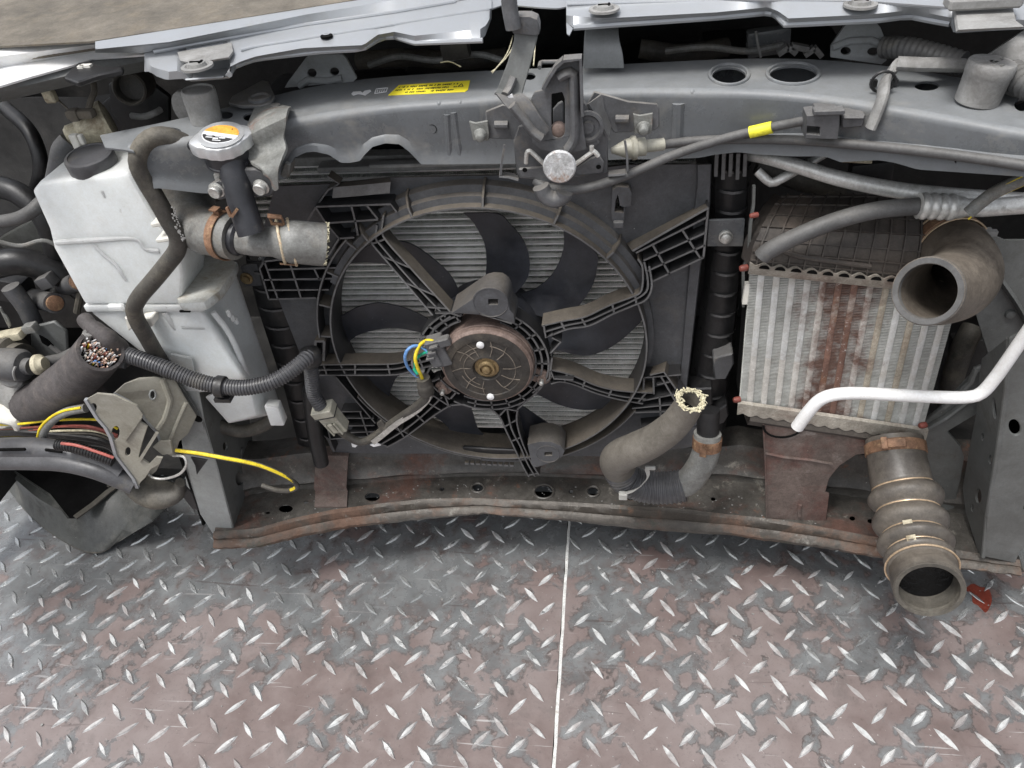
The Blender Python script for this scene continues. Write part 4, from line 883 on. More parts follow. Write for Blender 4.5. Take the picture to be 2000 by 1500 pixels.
# motor ring lattice
CM = Vector((-.0225, -.055, .485))
def mr(r, a, y=-.055): return Vector((CM.x+r*math.cos(a), y, CM.z+r*math.sin(a)))
def marc(r, a0, a1, d=.022, w_=.0026):
    mb = MB(); rows = []
    n = max(6, int((a1-a0)/5))
    for i in range(n+1):
        a = R(a0+(a1-a0)*i/n); rows.append([mr(r-w_/2, a), mr(r+w_/2, a), mr(r+w_/2, a, -.055+d), mr(r-w_/2, a, -.055+d)])
    return mb.loft(rows, closed=True, caps=True)
for r, a0, a1 in ((.0705, -118, 66), (.079, -112, 60), (.0875, -128, 70), (.0705, 108, 152), (.079, 104, 150), (.0875, 100, 156), (.0875, 196, 236), (.0705, 208, 236)):
    obj('ring_wall', marc(r, a0, a1), M['ribclean'], sh)
for a in list(range(-104, 66, 17))+[110, 124, 138, 150, 206, 220, 232]:
    m = MB(); m.bar(mr(.0705, R(a)), mr(.0875, R(a)), .0024, .018); obj('ring_rib', m, M['ribclean'], sh)
m = annulus([(.0705, 0), (.0875, 0)], 0, 1)
m = MB(); rows = [[mr(.0705, R(a), -.037), mr(.0875, R(a), -.037)] for a in range(-128, 157, 6)]; m.sheet(rows, Vector((0, .002, 0))); obj('ring_back', m, M['black'], sh)
# webs joining struts to the ring
for q in ([(1062, 636), (1066, 660), (1080, 652)], [(1075, 690), (1095, 668), (1078, 660)], [(1075, 724), (1082, 740), (1120, 742)], [(880, 792), (905, 790), (926, 797), (958, 799)], [(846, 773), (880, 795)], [(1010, 800), (1040, 775)], [(976, 812), (988, 799), (1012, 803)], [(870, 776), (876, 792)], [(850, 612), (880, 612), (900, 618)], [(845, 690), (838, 672), (848, 640), (880, 618)], [(826, 745), (850, 700)], [(1078, 700), (1073, 740), (1058, 752), (1040, 768)]):
    mm = MB(); mm.rail([PY(a, b, -.0555) for a, b in q], .0024, .02); obj('ring_web', mm, M['ribclean'], sh)
# mounting tabs with square holes
def tab(front, y, d, hc, hs_):
    poly = pl(front, y); mm = MB(); mm.prism(poly, Vector((0, d, 0)), [pl([(hc[0]-hs_[0], hc[1]-hs_[1]), (hc[0]+hs_[0], hc[1]-hs_[1]), (hc[0]+hs_[0], hc[1]+hs_[1]), (hc[0]-hs_[0], hc[1]+hs_[1])], y)])
    o = obj('mounting_tab', mm, M['shroud'], sh, bevel=.0012, seg=2); return o
t1 = tab(sc([(340, 455), (470, 370), (600, 280), (680, 225), (760, 205), (860, 212), (930, 260), (965, 330), (975, 420), (1020, 470), (1030, 570), (900, 535), (760, 500), (690, 475), (500, 462)], 820, 530, 1/5.557), -.074, .040, (963, 590), (9.5, 5.5))
c = PY(958, 592, -.0752); m = MB(); m.lathe(c+Y1*.002, -Y1, [(.022, 0), (.022, .0012), (.021, .0016), (.0206, .0009), (.012, .0008)], 40, caps=False); obj('raised_boss', m, M['shroud'], t1)
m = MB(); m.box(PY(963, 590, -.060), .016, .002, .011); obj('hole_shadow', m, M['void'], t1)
t2 = tab(sc([(500, 1270), (640, 1235), (760, 1240), (860, 1280), (905, 1340), (880, 1400), (800, 1450), (660, 1500), (575, 1520), (545, 1470)], 940, 640, 1/5.556), -.048, .040, (1071, 887), (7.5, 3.5))
c = PY(1070, 888, -.0492); m = MB(); m.lathe(c+Y1*.002, -Y1, [(.018, 0), (.018, .0012), (.017, .0016), (.0166, .0009), (.01, .0008)], 40, caps=False); obj('raised_boss', m, M['shroud'], t2)
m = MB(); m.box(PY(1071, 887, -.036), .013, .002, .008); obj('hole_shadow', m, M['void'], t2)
m = MB(); m.rail([PY(a, b, -.074) for a, b in ((936, 612), (946, 616), (970, 622), (1000, 632))], .003, .02); obj('tab_rib', m, M['rib'], sh)
# bits at the lower edge
m = MB(); m.sheet([[PY(a, b, -.016), PY(a, b+22, -.018)] for a, b in ((905, 868), (960, 872), (1012, 874))], .006); obj('drain_panel', m, M['black'], sh, bevel=.0015)
for k in range(9):
    m = MB(); m.box(PY(912+k*11, 903+k*.5, -.018), .006, .006, .004); obj('drain_tooth', m, M['rib'], sh)
# ================================================================== fan
fan = thing('cooling_fan', (CXR, .0, CZR), 'black nine bladed cooling fan with swept blades inside the shroud opening', 'fan')
hubc = Vector((CXR, 0, CZR))
blades = [sc([(1350, 222), (1570, 226), (1650, 290), (1740, 400), (1780, 520), (1770, 640), (1690, 740), (1600, 800), (1495, 760), (1495, 640), (1500, 540), (1490, 430), (1450, 340), (1400, 265)], 500, 350, .3),
 sc([(670, 335), (780, 400), (885, 485), (890, 560), (870, 660), (830, 740), (740, 850), (600, 890), (480, 880), (380, 760), (480, 720), (580, 640), (640, 540), (670, 440)], 900, 350, .3),
 sc([(1180, 820), (1190, 900), (1100, 1000), (1000, 1080), (900, 1130), (800, 1150), (650, 1120), (560, 1090), (560, 960), (900, 870)], 900, 350, .3),
 sc([(450, 660), (830, 560), (1000, 600), (1300, 700), (1490, 790), (1430, 850), (1200, 892), (1000, 880), (800, 820), (640, 740)], 940, 640, .18),
 sc([(380, 820), (470, 870), (660, 1000), (850, 1110), (960, 1090), (900, 1180), (700, 1190), (480, 1200), (400, 1050)], 940, 640, .18),
 sc([(1380, 960), (1500, 850), (1750, 810), (1780, 870), (1850, 1100), (1950, 1220), (1650, 1260), (1580, 1160), (1500, 1050)], 600, 640, .18),
 [(706, 725), (760, 722), (792, 722), (774, 738), (764, 760), (759, 780), (760, 800), (778, 815), (750, 812), (728, 785), (708, 745)],
 sc([(500, 935), (560, 890), (650, 840), (740, 815), (820, 808), (960, 838), (1080, 890), (1170, 950), (1200, 1010), (1080, 1000), (920, 970), (780, 982), (650, 1022), (570, 1085), (520, 1010)], 500, 350, .3),
 [(660, 520), (690, 498), (720, 480), (760, 470), (800, 476), (830, 494), (862, 520), (884, 545), (896, 572), (892, 590), (872, 582), (845, 556), (800, 530), (746, 515), (700, 513)]]
yb_ = .012
for b in blades:
    p3 = [PY(x_, y_, yb_) for x_, y_ in b]; c = sum(p3, Vector())/len(p3); ac = math.atan2(c.z-hubc.z, c.x-hubc.x); q = []
    for (x_, y_), p in zip(b, p3):
        a = math.atan2(p.z-hubc.z, p.x-hubc.x)-ac; a = (a+math.pi) % (2*math.pi)-math.pi
        q.append(PY(x_, y_, max(-.008, min(.03, yb_+.022*a))))
    q2 = cr(q+[q[0]], 3)[:-1]
    tri = tessellate_polygon([[Vector((v.x, v.z, 0)) for v in q2]]); nn = len(q2)
    mm = MB(); fs = [tuple(t) for t in tri]; mm.add(q2+[v+Y1*.0025 for v in q2], fs+[tuple(i+nn for i in t[::-1]) for t in fs]+[(i, (i+1) % nn, (i+1) % nn+nn, i+nn) for i in range(nn)])
    obj('fan_blade', mm, M['blade'], fan, ang=30)
m = MB(); m.lathe((CXR, .035, CZR), -Y1, [(.0, 0), (.072, 0), (.074, .01), (.074, .045), (.07, .05), (0, .05)], 48); obj('fan_hub', m, M['blade'], fan)
# ================================================================== motor
mc = PY(950, 722, -.08); YM = -.08
mot = thing('fan_motor', mc, 'round grimy electric fan motor with rusty rim and brass shaft nut', 'motor')
def mo(z): return Vector((mc.x, z, mc.z))
m = MB(); m.lathe(mo(-.02), -Y1, [(.03, 0), (.056, .0), (.0595, .006), (.0595, .036), (.0612, .038), (.0612, .044), (.0600, .045), (.0600, .0465), (.0610, .048), (.0606, .054), (.0575, .0572), (.055, .0575)], 64, caps=False); obj('motor_case', m, M['motorrim'], mot)
m = MB(); m.lathe(mo(-.0765), -Y1, [(.0568, -.001), (.0568, .0008), (.052, .0022), (.0465, .0024), (.0455, .0012), (.034, .0014), (.022, .0016), (.020, .0026), (.0185, .0028), (.0165, -.001), (0, -.0015)], 64); face = obj('motor_face', m, M['motorface'], mot)
for r_, a0, a1 in ((.049, 150, 250), (.036, 100, 165), (.036, 200, 262), (.038, -60, 80), (.030, 110, 250)):
    m = MB(); pts = [Vector((mc.x+r_*math.cos(R(a)), -.0786, mc.z+r_*math.sin(R(a)))) for a in range(a0, a1+1, 6)]; m.rail(pts, .0010, .002); obj('embossed_line', m, M['faceline'], face)
for a in (0, 45, 72, 112, 135, 180, 222, 255, 300, 330):
    m = MB(); m.rail([Vector((mc.x+r_*math.cos(R(a+b)), -.0788, mc.z+r_*math.sin(R(a+b)))) for r_, b in ((.021, 0), (.034, 0), (.046, 6))], .0010, .002); obj('embossed_line', m, M['faceline'], face)
m = MB(); m.lathe(mo(-.0745), -Y1, [(.0165, 0), (.016, .0015), (.012, .002), (.0108, .006), (.0085, .0065), (.0075, .0035), (.0055, .0035), (.005, .0085), (.0035, .0092), (0, .009)], 28); obj('shaft_nut', m, M['brass'], mot)
for a, b in ((938, 674), (958, 775)):
    p = PY(a, b, -.079); m = MB(); m.lathe(p, -Y1, [(.005, -.001), (.005, .001), (.003, .002), (0, .0026)], 14); obj('screw', m, M['inkwhite'], face)
for a, b, e in ((866, 758, -1), (1058, 738, 1)):
    p = PY(a, b, -.052); m = MB(); m.lathe(p+Y1*.004, -Y1, [(.0125, 0), (.012, .004), (.007, .005), (.0065, .009), (.003, .010), (0, .010)], 16); d = (mc-p); d.y = 0
    m.bar(p, p+d.normalized()*.035, .022, .004); obj('mounting_ear', m, M['motorrim'], mot)
    m = MB(); m.lathe(p+Vector((0, -.006, 0)), -Y1, [(.0036, 0), (.0034, .006), (.002, .0075), (0, .0078)], 12); obj('bolt', m, M['bolt'], mot)
# plug on the motor
plug = thing('motor_plug', PY(858, 690, -.07), 'grey plug with blue, yellow and green wires on the left of the fan motor', 'connector')
ax = (Vector((.95, 0, .30)).normalized(), Y1, Vector((-.30, 0, .95)).normalized())
m = MB(); m.box(PY(858, 684, -.072), .022, .02, .042, ax); m.box(PY(868, 666, -.078), .016, .012, .012, ax); m.box(PY(850, 700, -.079), .014, .012, .022, ax); obj('plug_body', m, M['conndark'], plug, bevel=.0015)
for k in range(3):
    m = MB(); m.box(PY(847-k*3, 678+k*11, -.084), .012, .006, .0035, ax); obj('plug_tab', m, M['conndark'], plug, bevel=.0006)
for c, pts, r in (('yellow', [(848, 667), (835, 665), (823, 671), (815, 684), (811, 700), (815, 716), (822, 733), (826, 742)], 3.6), ('blue', [(842, 698), (833, 685), (822, 677), (807, 676), (795, 685), (791, 700), (796, 716), (806, 728), (816, 736)], 3.2), ('green', [(846, 685), (832, 688), (819, 695), (811, 706), (808, 718), (815, 730)], 3.2), ('conndark', [(846, 676), (830, 677), (812, 684), (806, 700), (806, 715), (816, 735)], 2.6)):
    g = path(*[(a, b, -.078+.006*math.sin(i)) for i, (a, b) in enumerate(pts)]); m = MB(); m.tube(g, rp(g[3], r), n=10); obj('wire', m, M[c], plug)
# wire guard down the lower left strut
wg = thing('motor_cable', PY(700, 858, -.04), 'grey motor cable in a bent metal guard along the lower left strut', 'cable')
m = MB(); m.tube(path((826, 738, -.075), (830, 752, -.075), (832, 765, -.072)), [.0095]*6+[.011]*7, n=14); obj('rubber_boot', m, M['rubber'], wg)
m = MB(); m.tube(path((832, 762, -.07), (832, 775, -.07), (818, 790, -.066), (790, 810, -.06), (758, 832, -.054), (735, 850, -.048), (712, 862, -.046), (696, 861, -.046), (680, 852, -.046), (668, 845, -.048)), .0062, n=12); obj('sheath', m, M['rubber'], wg)
m = MB(); m.sheet([[PY(a, b, -.0745+.02*i/8), PY(a+7, b+7, -.0745+.02*i/8)] for i, (a, b) in enumerate(((836, 768), (832, 778), (815, 796), (795, 810), (775, 822), (757, 836), (740, 850), (724, 862)))], .0015); obj('guard_strip', m, M['bolt'], wg)
m = MB(); m.prism(pl([(735, 828), (744, 821), (752, 830), (756, 848), (748, 856), (742, 842)], -.058), Vector((0, .004, 0))); obj('guard_clip', m, M['rubber'], wg, bevel=.001)
m = MB(); m.prism(pl([(686, 866), (698, 870), (694, 874), (688, 873)], -.05), Vector((0, .002, 0))); m.prism(pl([(722, 869), (735, 866), (744, 870), (730, 873)], -.05), Vector((0, .002, 0))); obj('foil_end', m, M['inkwhite'], wg)
# ================================================================== washer bottle
tank = thing('washer_bottle', (-.42, 0, .3), 'milky white plastic reservoir bottle with black screw cap on the left side', 'bottle')
yt = -.075
def ringpx(pts): return [PY(a, b, y) for a, b, y in pts]
# upper body
up = [(74, 358, yt), (250, 336, yt), (298, 420, yt-.004), (336, 474, yt-.006), (350, 500, yt-.007), (356, 540, yt-.009), (352, 596, yt-.012), (165, 596, yt-.012), (104, 486, yt), (95, 448, yt), (61, 374, yt)]
A = ringpx(up); m = MB(); m.prism(A, Vector((0, .075, 0)))
ub = obj('upper_body', m, M['tank'], tank, bevel=.006, seg=3)
# embossed ridges on the face
def ridge(pts, r, par, mt='tank', fl=.6): 
    g = path(*pts, k=4); mm = MB(); mm.tube([p+Y1*r*(.45 if par is ub else .72) for p in g], r, n=10, flat=1); return obj('moulded_ridge', mm, M[mt], par)
ridge([(108, 474, yt-.001), (170, 470, yt-.002), (262, 466, yt-.003), (285, 486, yt-.004), (312, 490, yt-.005)], .0045, ub)
ridge([(176, 470, yt-.001), (205, 500, yt-.003), (228, 520, yt-.005), (248, 548, yt-.007)], .004, ub)
ridge([(200, 372, yt), (215, 400, yt), (232, 420, yt-.001)], .0035, ub)
# neck and cap
nc = PY(200, 354, -.045)
ta = Vector((.02, -.12, 1)).normalized()
m = MB(); m.lathe(nc-ta*.03, ta, [(.024, 0), (.024, .012), (.0245, .018), (.0245, .034), (.0275, .036), (.0275, .042), (.024, .044)], 40); obj('neck', m, M['tank'], tank)
m = MB(); m.prism([nc+Vector(q)+ta*.002 for q in ((-.048, -.006, 0), (-.03, -.012, 0), (-.02, .010, 0), (-.046, .010, 0))], ta*.008); obj('neck_lug', m, M['tank'], tank, bevel=.002)
m = MB(); rows = []
n = 60
prof = [(q_*.84, h+.004) for q_, h in [(.0325, .012), (.0328, .014), (.0328, .029), (.0318, .0315), (.0275, .0325), (.0268, .0312), (.025, .0312), (0, .0316)]]
u = ta.orthogonal().normalized(); v = ta.cross(u)
for r_, h in prof:
    rows.append([nc+ta*h+(u*math.cos(2*math.pi*k/n)+v*math.sin(2*math.pi*k/n))*(max(r_, 1e-5)*(1+(.012 if k % 2 and r_ > .03 else 0))) for k in range(n)])
m.loft(rows, closed=True, caps=True); obj('screw_cap', m, M['corr'], tank)
# flange seam and lower body
yf = -.087
def L3(a, b, y): return PY(a, b, y)
c1 = L3(163, 600, yf); c2 = L3(392, 600, yf-.002); zf = c2.z
c3 = PZ(464, 513, zf); c4 = PZ(345, 500, zf); c0 = c1+Y1*.09
fl_ = [c1, c2, c2.lerp(c3, .12)+X1*.004, c3, c3+Vector((-.12, .01, 0)), c0]
m = MB(); m.prism([p+Z1*.002 for p in fl_], Vector((0, 0, -.010))); obj('seam_flange', m, M['tank'], tank, bevel=.002, seg=2)
m = MB(); m.prism([PZ(a, b, zf+.013) for a, b in ((346, 494), (448, 496), (462, 512), (452, 534), (430, 566), (398, 590), (350, 592), (330, 560))], Vector((0, 0, -.014))); obj('shoulder', m, M['tankdirty'], tank, bevel=.005, seg=2, label='brown stained shoulder of the bottle')
# lower body: front face narrowing downwards, right side face going back
T = [L3(170, 607, yf+.004), L3(387, 606, yf+.002), c3+Vector((-.004, -.002, -.006)), c3+Vector((-.10, .01, -.006))]
yb2 = yf-.010
B_ = [L3(378, 772, yb2), L3(478, 742, yb2+.0), L3(532, 742, c3.y-.01), L3(430, 700, c3.y+.0)]
m = MB(); m.hexa(T, B_); lb = obj('lower_body', m, M['tank'], tank, bevel=.006, seg=3)
Cc = [L3(398, 775, yb2+.002), L3(488, 748, yb2+.002), L3(534, 744, c3.y-.01), L3(470, 735, c3.y)]
D_ = [L3(446, 828, yb2+.012), L3(500, 812, yb2+.008), L3(552, 808, c3.y-.02), L3(500, 800, c3.y)]
m = MB(); m.hexa(Cc, D_); obj('foot', m, M['tank'], tank, bevel=.004, seg=2)
m = MB(); m.hexa([L3(515, 792, yb2), L3(543, 796, yb2), L3(548, 780, yb2+.04), L3(524, 778, yb2+.04)], [L3(528, 832, yb2+.004), L3(556, 832, yb2+.004), L3(562, 816, yb2+.04), L3(536, 815, yb2+.04)]); obj('foot_peg', m, M['tank'], tank, bevel=.003, seg=2)
m = MB(); m.hexa([L3(336, 744, yb2-.004), L3(398, 756, yb2-.004), L3(398, 750, yb2+.03), L3(340, 738, yb2+.03)], [L3(352, 764, yb2-.004), L3(415, 766, yb2-.004), L3(412, 760, yb2+.03), L3(350, 758, yb2+.03)]); obj('side_ledge', m, M['tank'], tank, bevel=.002)
ridge([(320, 612, yf), (360, 670, yf+.001), (400, 735, yf+.003)], .005, lb); ridge([(355, 640, yf-.0005), (400, 642, yf-.0005)], .003, lb); ridge([(372, 668, yf), (424, 668, yf)], .003, lb); ridge([(390, 720, yf+.003), (450, 712, yf+.003)], .003, lb); ridge([(415, 612, yf+.008), (450, 660, yf+.009), (482, 735, yf+.012)], .004, lb)
for k in range(3):
    p = PY(447+k*7, 612+k*9-k*k, yf+.018+k*.004); m = MB(); m.box(p, .006, .006, .012); obj('moulded_mark', m, M['tank'], lb, bevel=.002)
m = MB(); m.box(PY(362, 607, yf-.002), .014, .004, .0025); obj('seam_slot', m, M['void'], tank)
m = MB(); m.box(PY(228, 600, yf-.003), .022, .008, .010); obj('seam_tab', m, M['tank'], tank, bevel=.002)
# clips that hold the hose
for q in ([(292, 437), (333, 430), (336, 440), (296, 446)], [(302, 468), (344, 461), (347, 470), (306, 476)], [(272, 624), (296, 620), (300, 636), (284, 646), (278, 640)], [(242, 620), (256, 624), (258, 642), (250, 648)]):
    m = MB(); m.prism(pl(q, yt-.026), Vector((0, .024, 0))); obj('hose_clip', m, M['white'], tank, bevel=.0015)
# ================================================================== overflow hose
def hose(name, pts, rpx, mt, label, cat='hose', k=6, n=16, step=.006, wall=0, group=None, parent=None):
    g = resample(path(*pts, k=k), step); r_ = rp(g[len(g)//2], rpx) if not isinstance(rpx, (list, tuple)) else None
    L = len(g); rad = [r_]*L if r_ else [lerp(rpx[0], rpx[1], i/(L-1)) for i in range(L)]
    m = MB(); m.tube(g, rad, n=n, wall=wall)
    return obj(name, m, mt if not isinstance(mt, str) else M[mt], parent, None if parent else label, None if parent else cat, group)
yh = -.112
oh = hose('overflow_hose', [(374, 286, -.085), (350, 275, -.090), (322, 266, -.096), (296, 270, -.102), (276, 290, -.108), (270, 320, yh), (284, 352, yh), (308, 392, yh), (330, 432, yh), (347, 462, yh), (346, 488, yh), (326, 516, yh), (298, 550, yh-.004), (274, 578, yh-.006), (262, 602, yh-.006), (268, 626, yh-.002), (284, 654, yh), (306, 692, -.10), (334, 734, -.09), (362, 772, -.075), (392, 804, -.06), (430, 832, -.05), (476, 842, -.045), (520, 828, -.04), (540, 806, -.03)], 15.5, 'rubber', 'long dusty rubber overflow hose looping from the radiator cap down over the white bottle')
m = MB(); rnd = random.Random(9)
for i in range(26):
    t = i/25; p = PY(lerp(336, 355, t)+rnd.uniform(-5, 6), lerp(405, 470, t), yh-.0105); m.box(p, rnd.uniform(.001, .004), .001, rnd.uniform(.001, .003))
tag(obj('flaked_residue', m, M['dustsleeve'], oh, flat=True), kind='stuff')
# ================================================================== filler neck with radiator cap
fn = thing('filler_neck', PY(490, 470, -.12), 'black enamelled filler neck and tee pipe under a silver radiator cap with orange print', 'filler neck')
cc = PY(432, 266, -.10); cax = Vector((.10, -.16, 1)).normalized(); ks = rp(cc, 62)/.0455
cu = Vector((1, 0, -.1)); cu = (cu-cax*cu.dot(cax)).normalized(); cv = cax.cross(cu)
m = MB(); n = 80; rows = []
def capr(a, r0):
    e = max(0, math.cos(a-.5))**10+max(0, math.cos(a-.5-math.pi))**10
    return (r0*(.86+.24*e)+.0006*math.cos(14*a))*ks
for r0, h in ((.041, -.017), (.0415, -.013), (.0415, -.003), (.040, 0), (.035, .0015), (.033, .003), (.031, .0032), (0.02, .003), (0, .003)):
    rows.append([cc+cax*h*ks+(cu*math.cos(2*math.pi*k/n)+cv*math.sin(2*math.pi*k/n))*(capr(2*math.pi*k/n, r0) if r0 > .034 else max(r0*ks, 1e-5)) for k in range(n)])
m.loft(rows, closed=True, caps=True); cap = obj('radiator_cap', m, M['capmetal'], fn)
def capp(a, b, h=.0036): return cc+(cax*h+cu*a+cv*b)*ks
d0 = [capp(.0265*math.cos(2*math.pi*k/36)*1.0, .0225*math.sin(2*math.pi*k/36)) for k in range(36)]
m = MB(); m.prism(d0, cax*-.0004); obj('printed_disc', m, M['inkwhite'], cap)
m = MB(); m.prism([capp(.0262*math.cos(R(a)), .0222*math.sin(R(a)), .0040) for a in range(-2, 168, 6)], cax*-.0003); obj('orange_field', m, M['orange'], cap)
m = MB(); m.prism([capp(.0252*math.cos(R(a)), .0212*math.sin(R(a)), .0041) for a in range(188, 338, 6)], cax*-.0002); obj('black_field', m, M['ink'], cap)
m = MB()
for a, b, w_, h_ in ((-.014, -.005, .009, .0026), (-.013, -.010, .010, .002), (-.002, -.006, .006, .003), (-.003, -.012, .008, .003), (.007, -.005, .007, .0025), (.006, -.010, .009, .0025), (0, -.0165, .012, .0018)):
    m.prism([capp(a-w_/2, b-h_/2, .0043), capp(a+w_/2, b-h_/2, .0043), capp(a+w_/2, b+h_/2, .0043), capp(a-w_/2, b+h_/2, .0043)], cax*-.0002)
tag(obj('printed_marks', m, M['inkwhite'], cap), kind='stuff')
m = MB(); m.prism([capp(a, b, .0043) for a, b in ((.012, .012), (.0145, .012), (.013, .015))], cax*-.0002); obj('printed_sign', m, M['ink'], cap)
m = MB(); m.lathe(cc-cax*.058*ks, cax, [(r_*ks, h*ks) for r_, h in [(.016, 0), (.026, .012), (.0315, .016), (.033, .018), (.033, .0205), (.0315, .022), (.0315, .045)]], 44); obj('filler_cup', m, M['blackgloss'], fn)
m = MB(); m.tube(resample([PY(388, 283, -.10), PY(364, 285, -.09)], .004), .006, n=14); obj('overflow_nipple', m, M['blackgloss'], fn)
g = resample(path((446, 296, -.10), (460, 350, -.112), (476, 410, -.122), (492, 456, -.130)), .006); m = MB(); m.tube(g, [rp(p, 27) for p in g], n=24); obj('down_pipe', m, M['blackgloss'], fn)
tp = [PY(452, 462, -.104), PY(490, 470, -.108), PY(520, 472, -.110), PY(560, 473, -.110)]
g = resample(cr(tp, 6), .004)
m = MB(); m.tube(g, [rp(p, 29) for p in g], n=28); obj('tee_pipe', m, M['hosegrey'], fn)
p = PY(458, 464, -.105); d = (tp[1]-tp[0]).normalized(); q = rp(p, 1)
m = MB(); m.lathe(p, d, [(30*q, -.003), (34*q, 0), (34*q, .006), (30*q, .009)], 32); obj('pipe_bead', m, M['blackgloss'], fn)
# bracket arms, bolts
m = MB(); m.prism(pl([(412, 358), (428, 352), (450, 362), (444, 388), (428, 392), (412, 382)], -.112), Vector((0, .005, 0))); obj('mounting_lug', m, M['latch'], fn, bevel=.001)
m = MB(); m.prism(pl([(416, 342), (424, 328), (430, 334), (430, 352), (420, 356)], -.108), Vector((0, .004, 0))); obj('locating_pin', m, M['bolt'], fn, bevel=.001)
m = MB(); m.prism(pl([(476, 330), (500, 330), (528, 345), (538, 366), (530, 384), (500, 388), (480, 368)], -.112), Vector((0, .006, 0))); obj('mounting_lug', m, M['conndark'], fn, bevel=.0015)
for a, b in ((424, 370), (511, 364)):
    p = PY(a, b, -.114); ax_ = Vector((-.12, -1, -.12)).normalized(); q = rp(p, 16)/.0125
    m = MB(); m.lathe(p, ax_, [(r_*q, h*q) for r_, h in [(.0125, 0), (.0128, .002), (.0105, .003), (.0098, .010), (.0085, .0115), (.006, .0108), (0, .011)]], 6*4); bo = obj('bolt', m, M['bolt'], fn)
# grey steel bracket hanging from the bar
m = MB(); rows = []
prof = [[(500, 212), (532, 206), (568, 214)], [(482, 262), (520, 240), (564, 222)], [(480, 290), (520, 280), (556, 262)], [(486, 312), (520, 306), (562, 290)], [(492, 322), (520, 322), (556, 308)], [(505, 330), (522, 336), (546, 330)], [(528, 346), (534, 350), (544, 348)], [(534, 366), (539, 370), (545, 366)]]
yy = [-.03, -.085, -.088, -.095, -.110, -.116, -.116, -.115]
for k, r_ in enumerate(prof):
    rows.append([PZ(a, b, ZB+.003) if k == 0 else PY(a, b, yy[k]) for a, b in r_])
R2 = [cr(r_, 4) for r_ in rows]; R3 = [cr([R2[i][j] for i in range(len(R2))], 4) for j in range(len(R2[0]))]
M['hanger'] = mat('rust_streaked_grey', (.20, .205, .195), .55, metal=.1, var=.2, spots=[((.30, .30, .28), 16, .5, .66, .7), ((.22, .115, .085), 20, .56, .68, .85), ((.06, .055, .05), 50, .64, .74, .7)], bump=.25)
m = MB(); m.sheet(R3, .003); brk2 = obj('hanger_bracket', m, M['hanger'], fn, label='rust streaked grey hanger bracket')
m = MB(); m.prism(pl([(545, 346), (556, 318), (566, 322), (564, 346), (552, 352)], -.075), Vector((0, .02, 0))); obj('bracket_leg', m, M['hanger'], fn, bevel=.001)
p = PZ(540, 214, ZB+.004); q = rp(p, 13)/.011; m = MB(); m.lathe(p, Z1, [(r_*q, h*q) for r_, h in [(.011, 0), (.011, .002), (.0085, .0025), (.0085, .008), (.006, .0092), (0, .009)]], 24); obj('bolt', m, M['latch'], fn)
# ================================================================== upper radiator hose, either side of the tee
h1 = thing('upper_hose', PY(400, 445, -.08), 'grey brown coolant hose left of the tee pipe with rusty spring clamp', 'hose', 'cut upper coolant hose')
g = resample(cr([PY(378, 340, .02), PY(366, 380, -.02), PY(372, 420, -.060), PY(395, 446, -.086), PY(425, 456, -.098), PY(462, 464, -.105)], 8), .005)
m = MB(); m.tube(g, [rp(p, lerp(54, 44, i/len(g))) for i, p in enumerate(g)], n=36); obj('hose_body', m, M['hosegrey'], h1)
def clamp(parent, p, d, r_, w_, mt, earv, name='spring_clamp'):
    d = d.normalized(); c = MB(); c.lathe(p, d, [(r_, -w_/2), (r_+.0014, -w_/2), (r_+.0014, w_/2), (r_, w_/2), (r_, -w_/2)], 40, caps=False); o = obj(name, c, M[mt], parent)
    e = (earv-d*earv.dot(d)).normalized(); s_ = d.cross(e)
    c = MB(); c.box(p+e*(r_+.004), w_*.8, .0016, .008, (d, s_, e)); c.box(p+e*(r_+.008), w_*1.0, .009, .0016, (d, s_, e)); obj('clamp_ear', c, M[mt], o); return o
i = min(range(len(g)), key=lambda k: (g[k]-PY(440, 459, -.1)).length)
dd = (g[i]-g[i-3]).normalized()
clamp(h1, g[i], dd, rp(g[i], 46.5), .010, 'clamp', Vector((.35, -.2, 1)))
m = MB(); m.bar(PY(442, 406, -.140), PY(450, 424, -.142), .003, .003); m.bar(PY(452, 424, -.142), PY(462, 410, -.140), .003, .003); obj('clamp_tang', m, M['clamp'], h1)
h2 = thing('upper_hose', PY(590, 475, -.11), 'cut stub of coolant hose with frayed end and twin wire clamp', 'hose', 'cut upper coolant hose')
q0, q1, q2 = PY(532, 470, -.110), PY(580, 473, -.108), PY(634, 478, -.098)
g = resample([q0, q1, q2], .004); L = len(g)
m = MB(); m.tube(g, [rp(p, 31+11*min(1, i/5)) for i, p in enumerate(g)], n=36, wall=.005); obj('hose_body', m, M['hosegrey'], h2)
d2 = (q2-q1).normalized()
for xx in (548, 570):
    p = q0.lerp(q2, (xx-532)/102); rr2 = rp(p, 43.2 if xx < 560 else 45.2); tt = [p+(Vector((0, .2, 1)).normalized()*math.cos(2*math.pi*i/40)+d2.cross(Vector((0, .2, 1))).normalized()*math.sin(2*math.pi*i/40))*rr2 for i in range(42)]
    m = MB(); m.tube(tt, [.0019 if i % 2 else .0015 for i in range(42)], n=8, caps=False); obj('clamp_wire', m, M['clampwire'], h2)
p = q0.lerp(q2, .24); e = Vector((.05, -.25, 1)).normalized(); s_ = d2.cross(e); r4 = rp(p, 43)
m = MB(); m.box(p+e*(r4+.002), .015, .003, .004, (d2, s_, e)); m.box(p+e*(r4+.008)-d2*.006, .0025, .004, .010, (d2, s_, e)); m.box(p+e*(r4+.008)+d2*.007, .0025, .004, .010, (d2, s_, e)); m.box(p+e*(r4+.013), .015, .007, .0025, (d2, s_, e)); obj('clamp_screw', m, M['clamp'], h2, bevel=.0006)
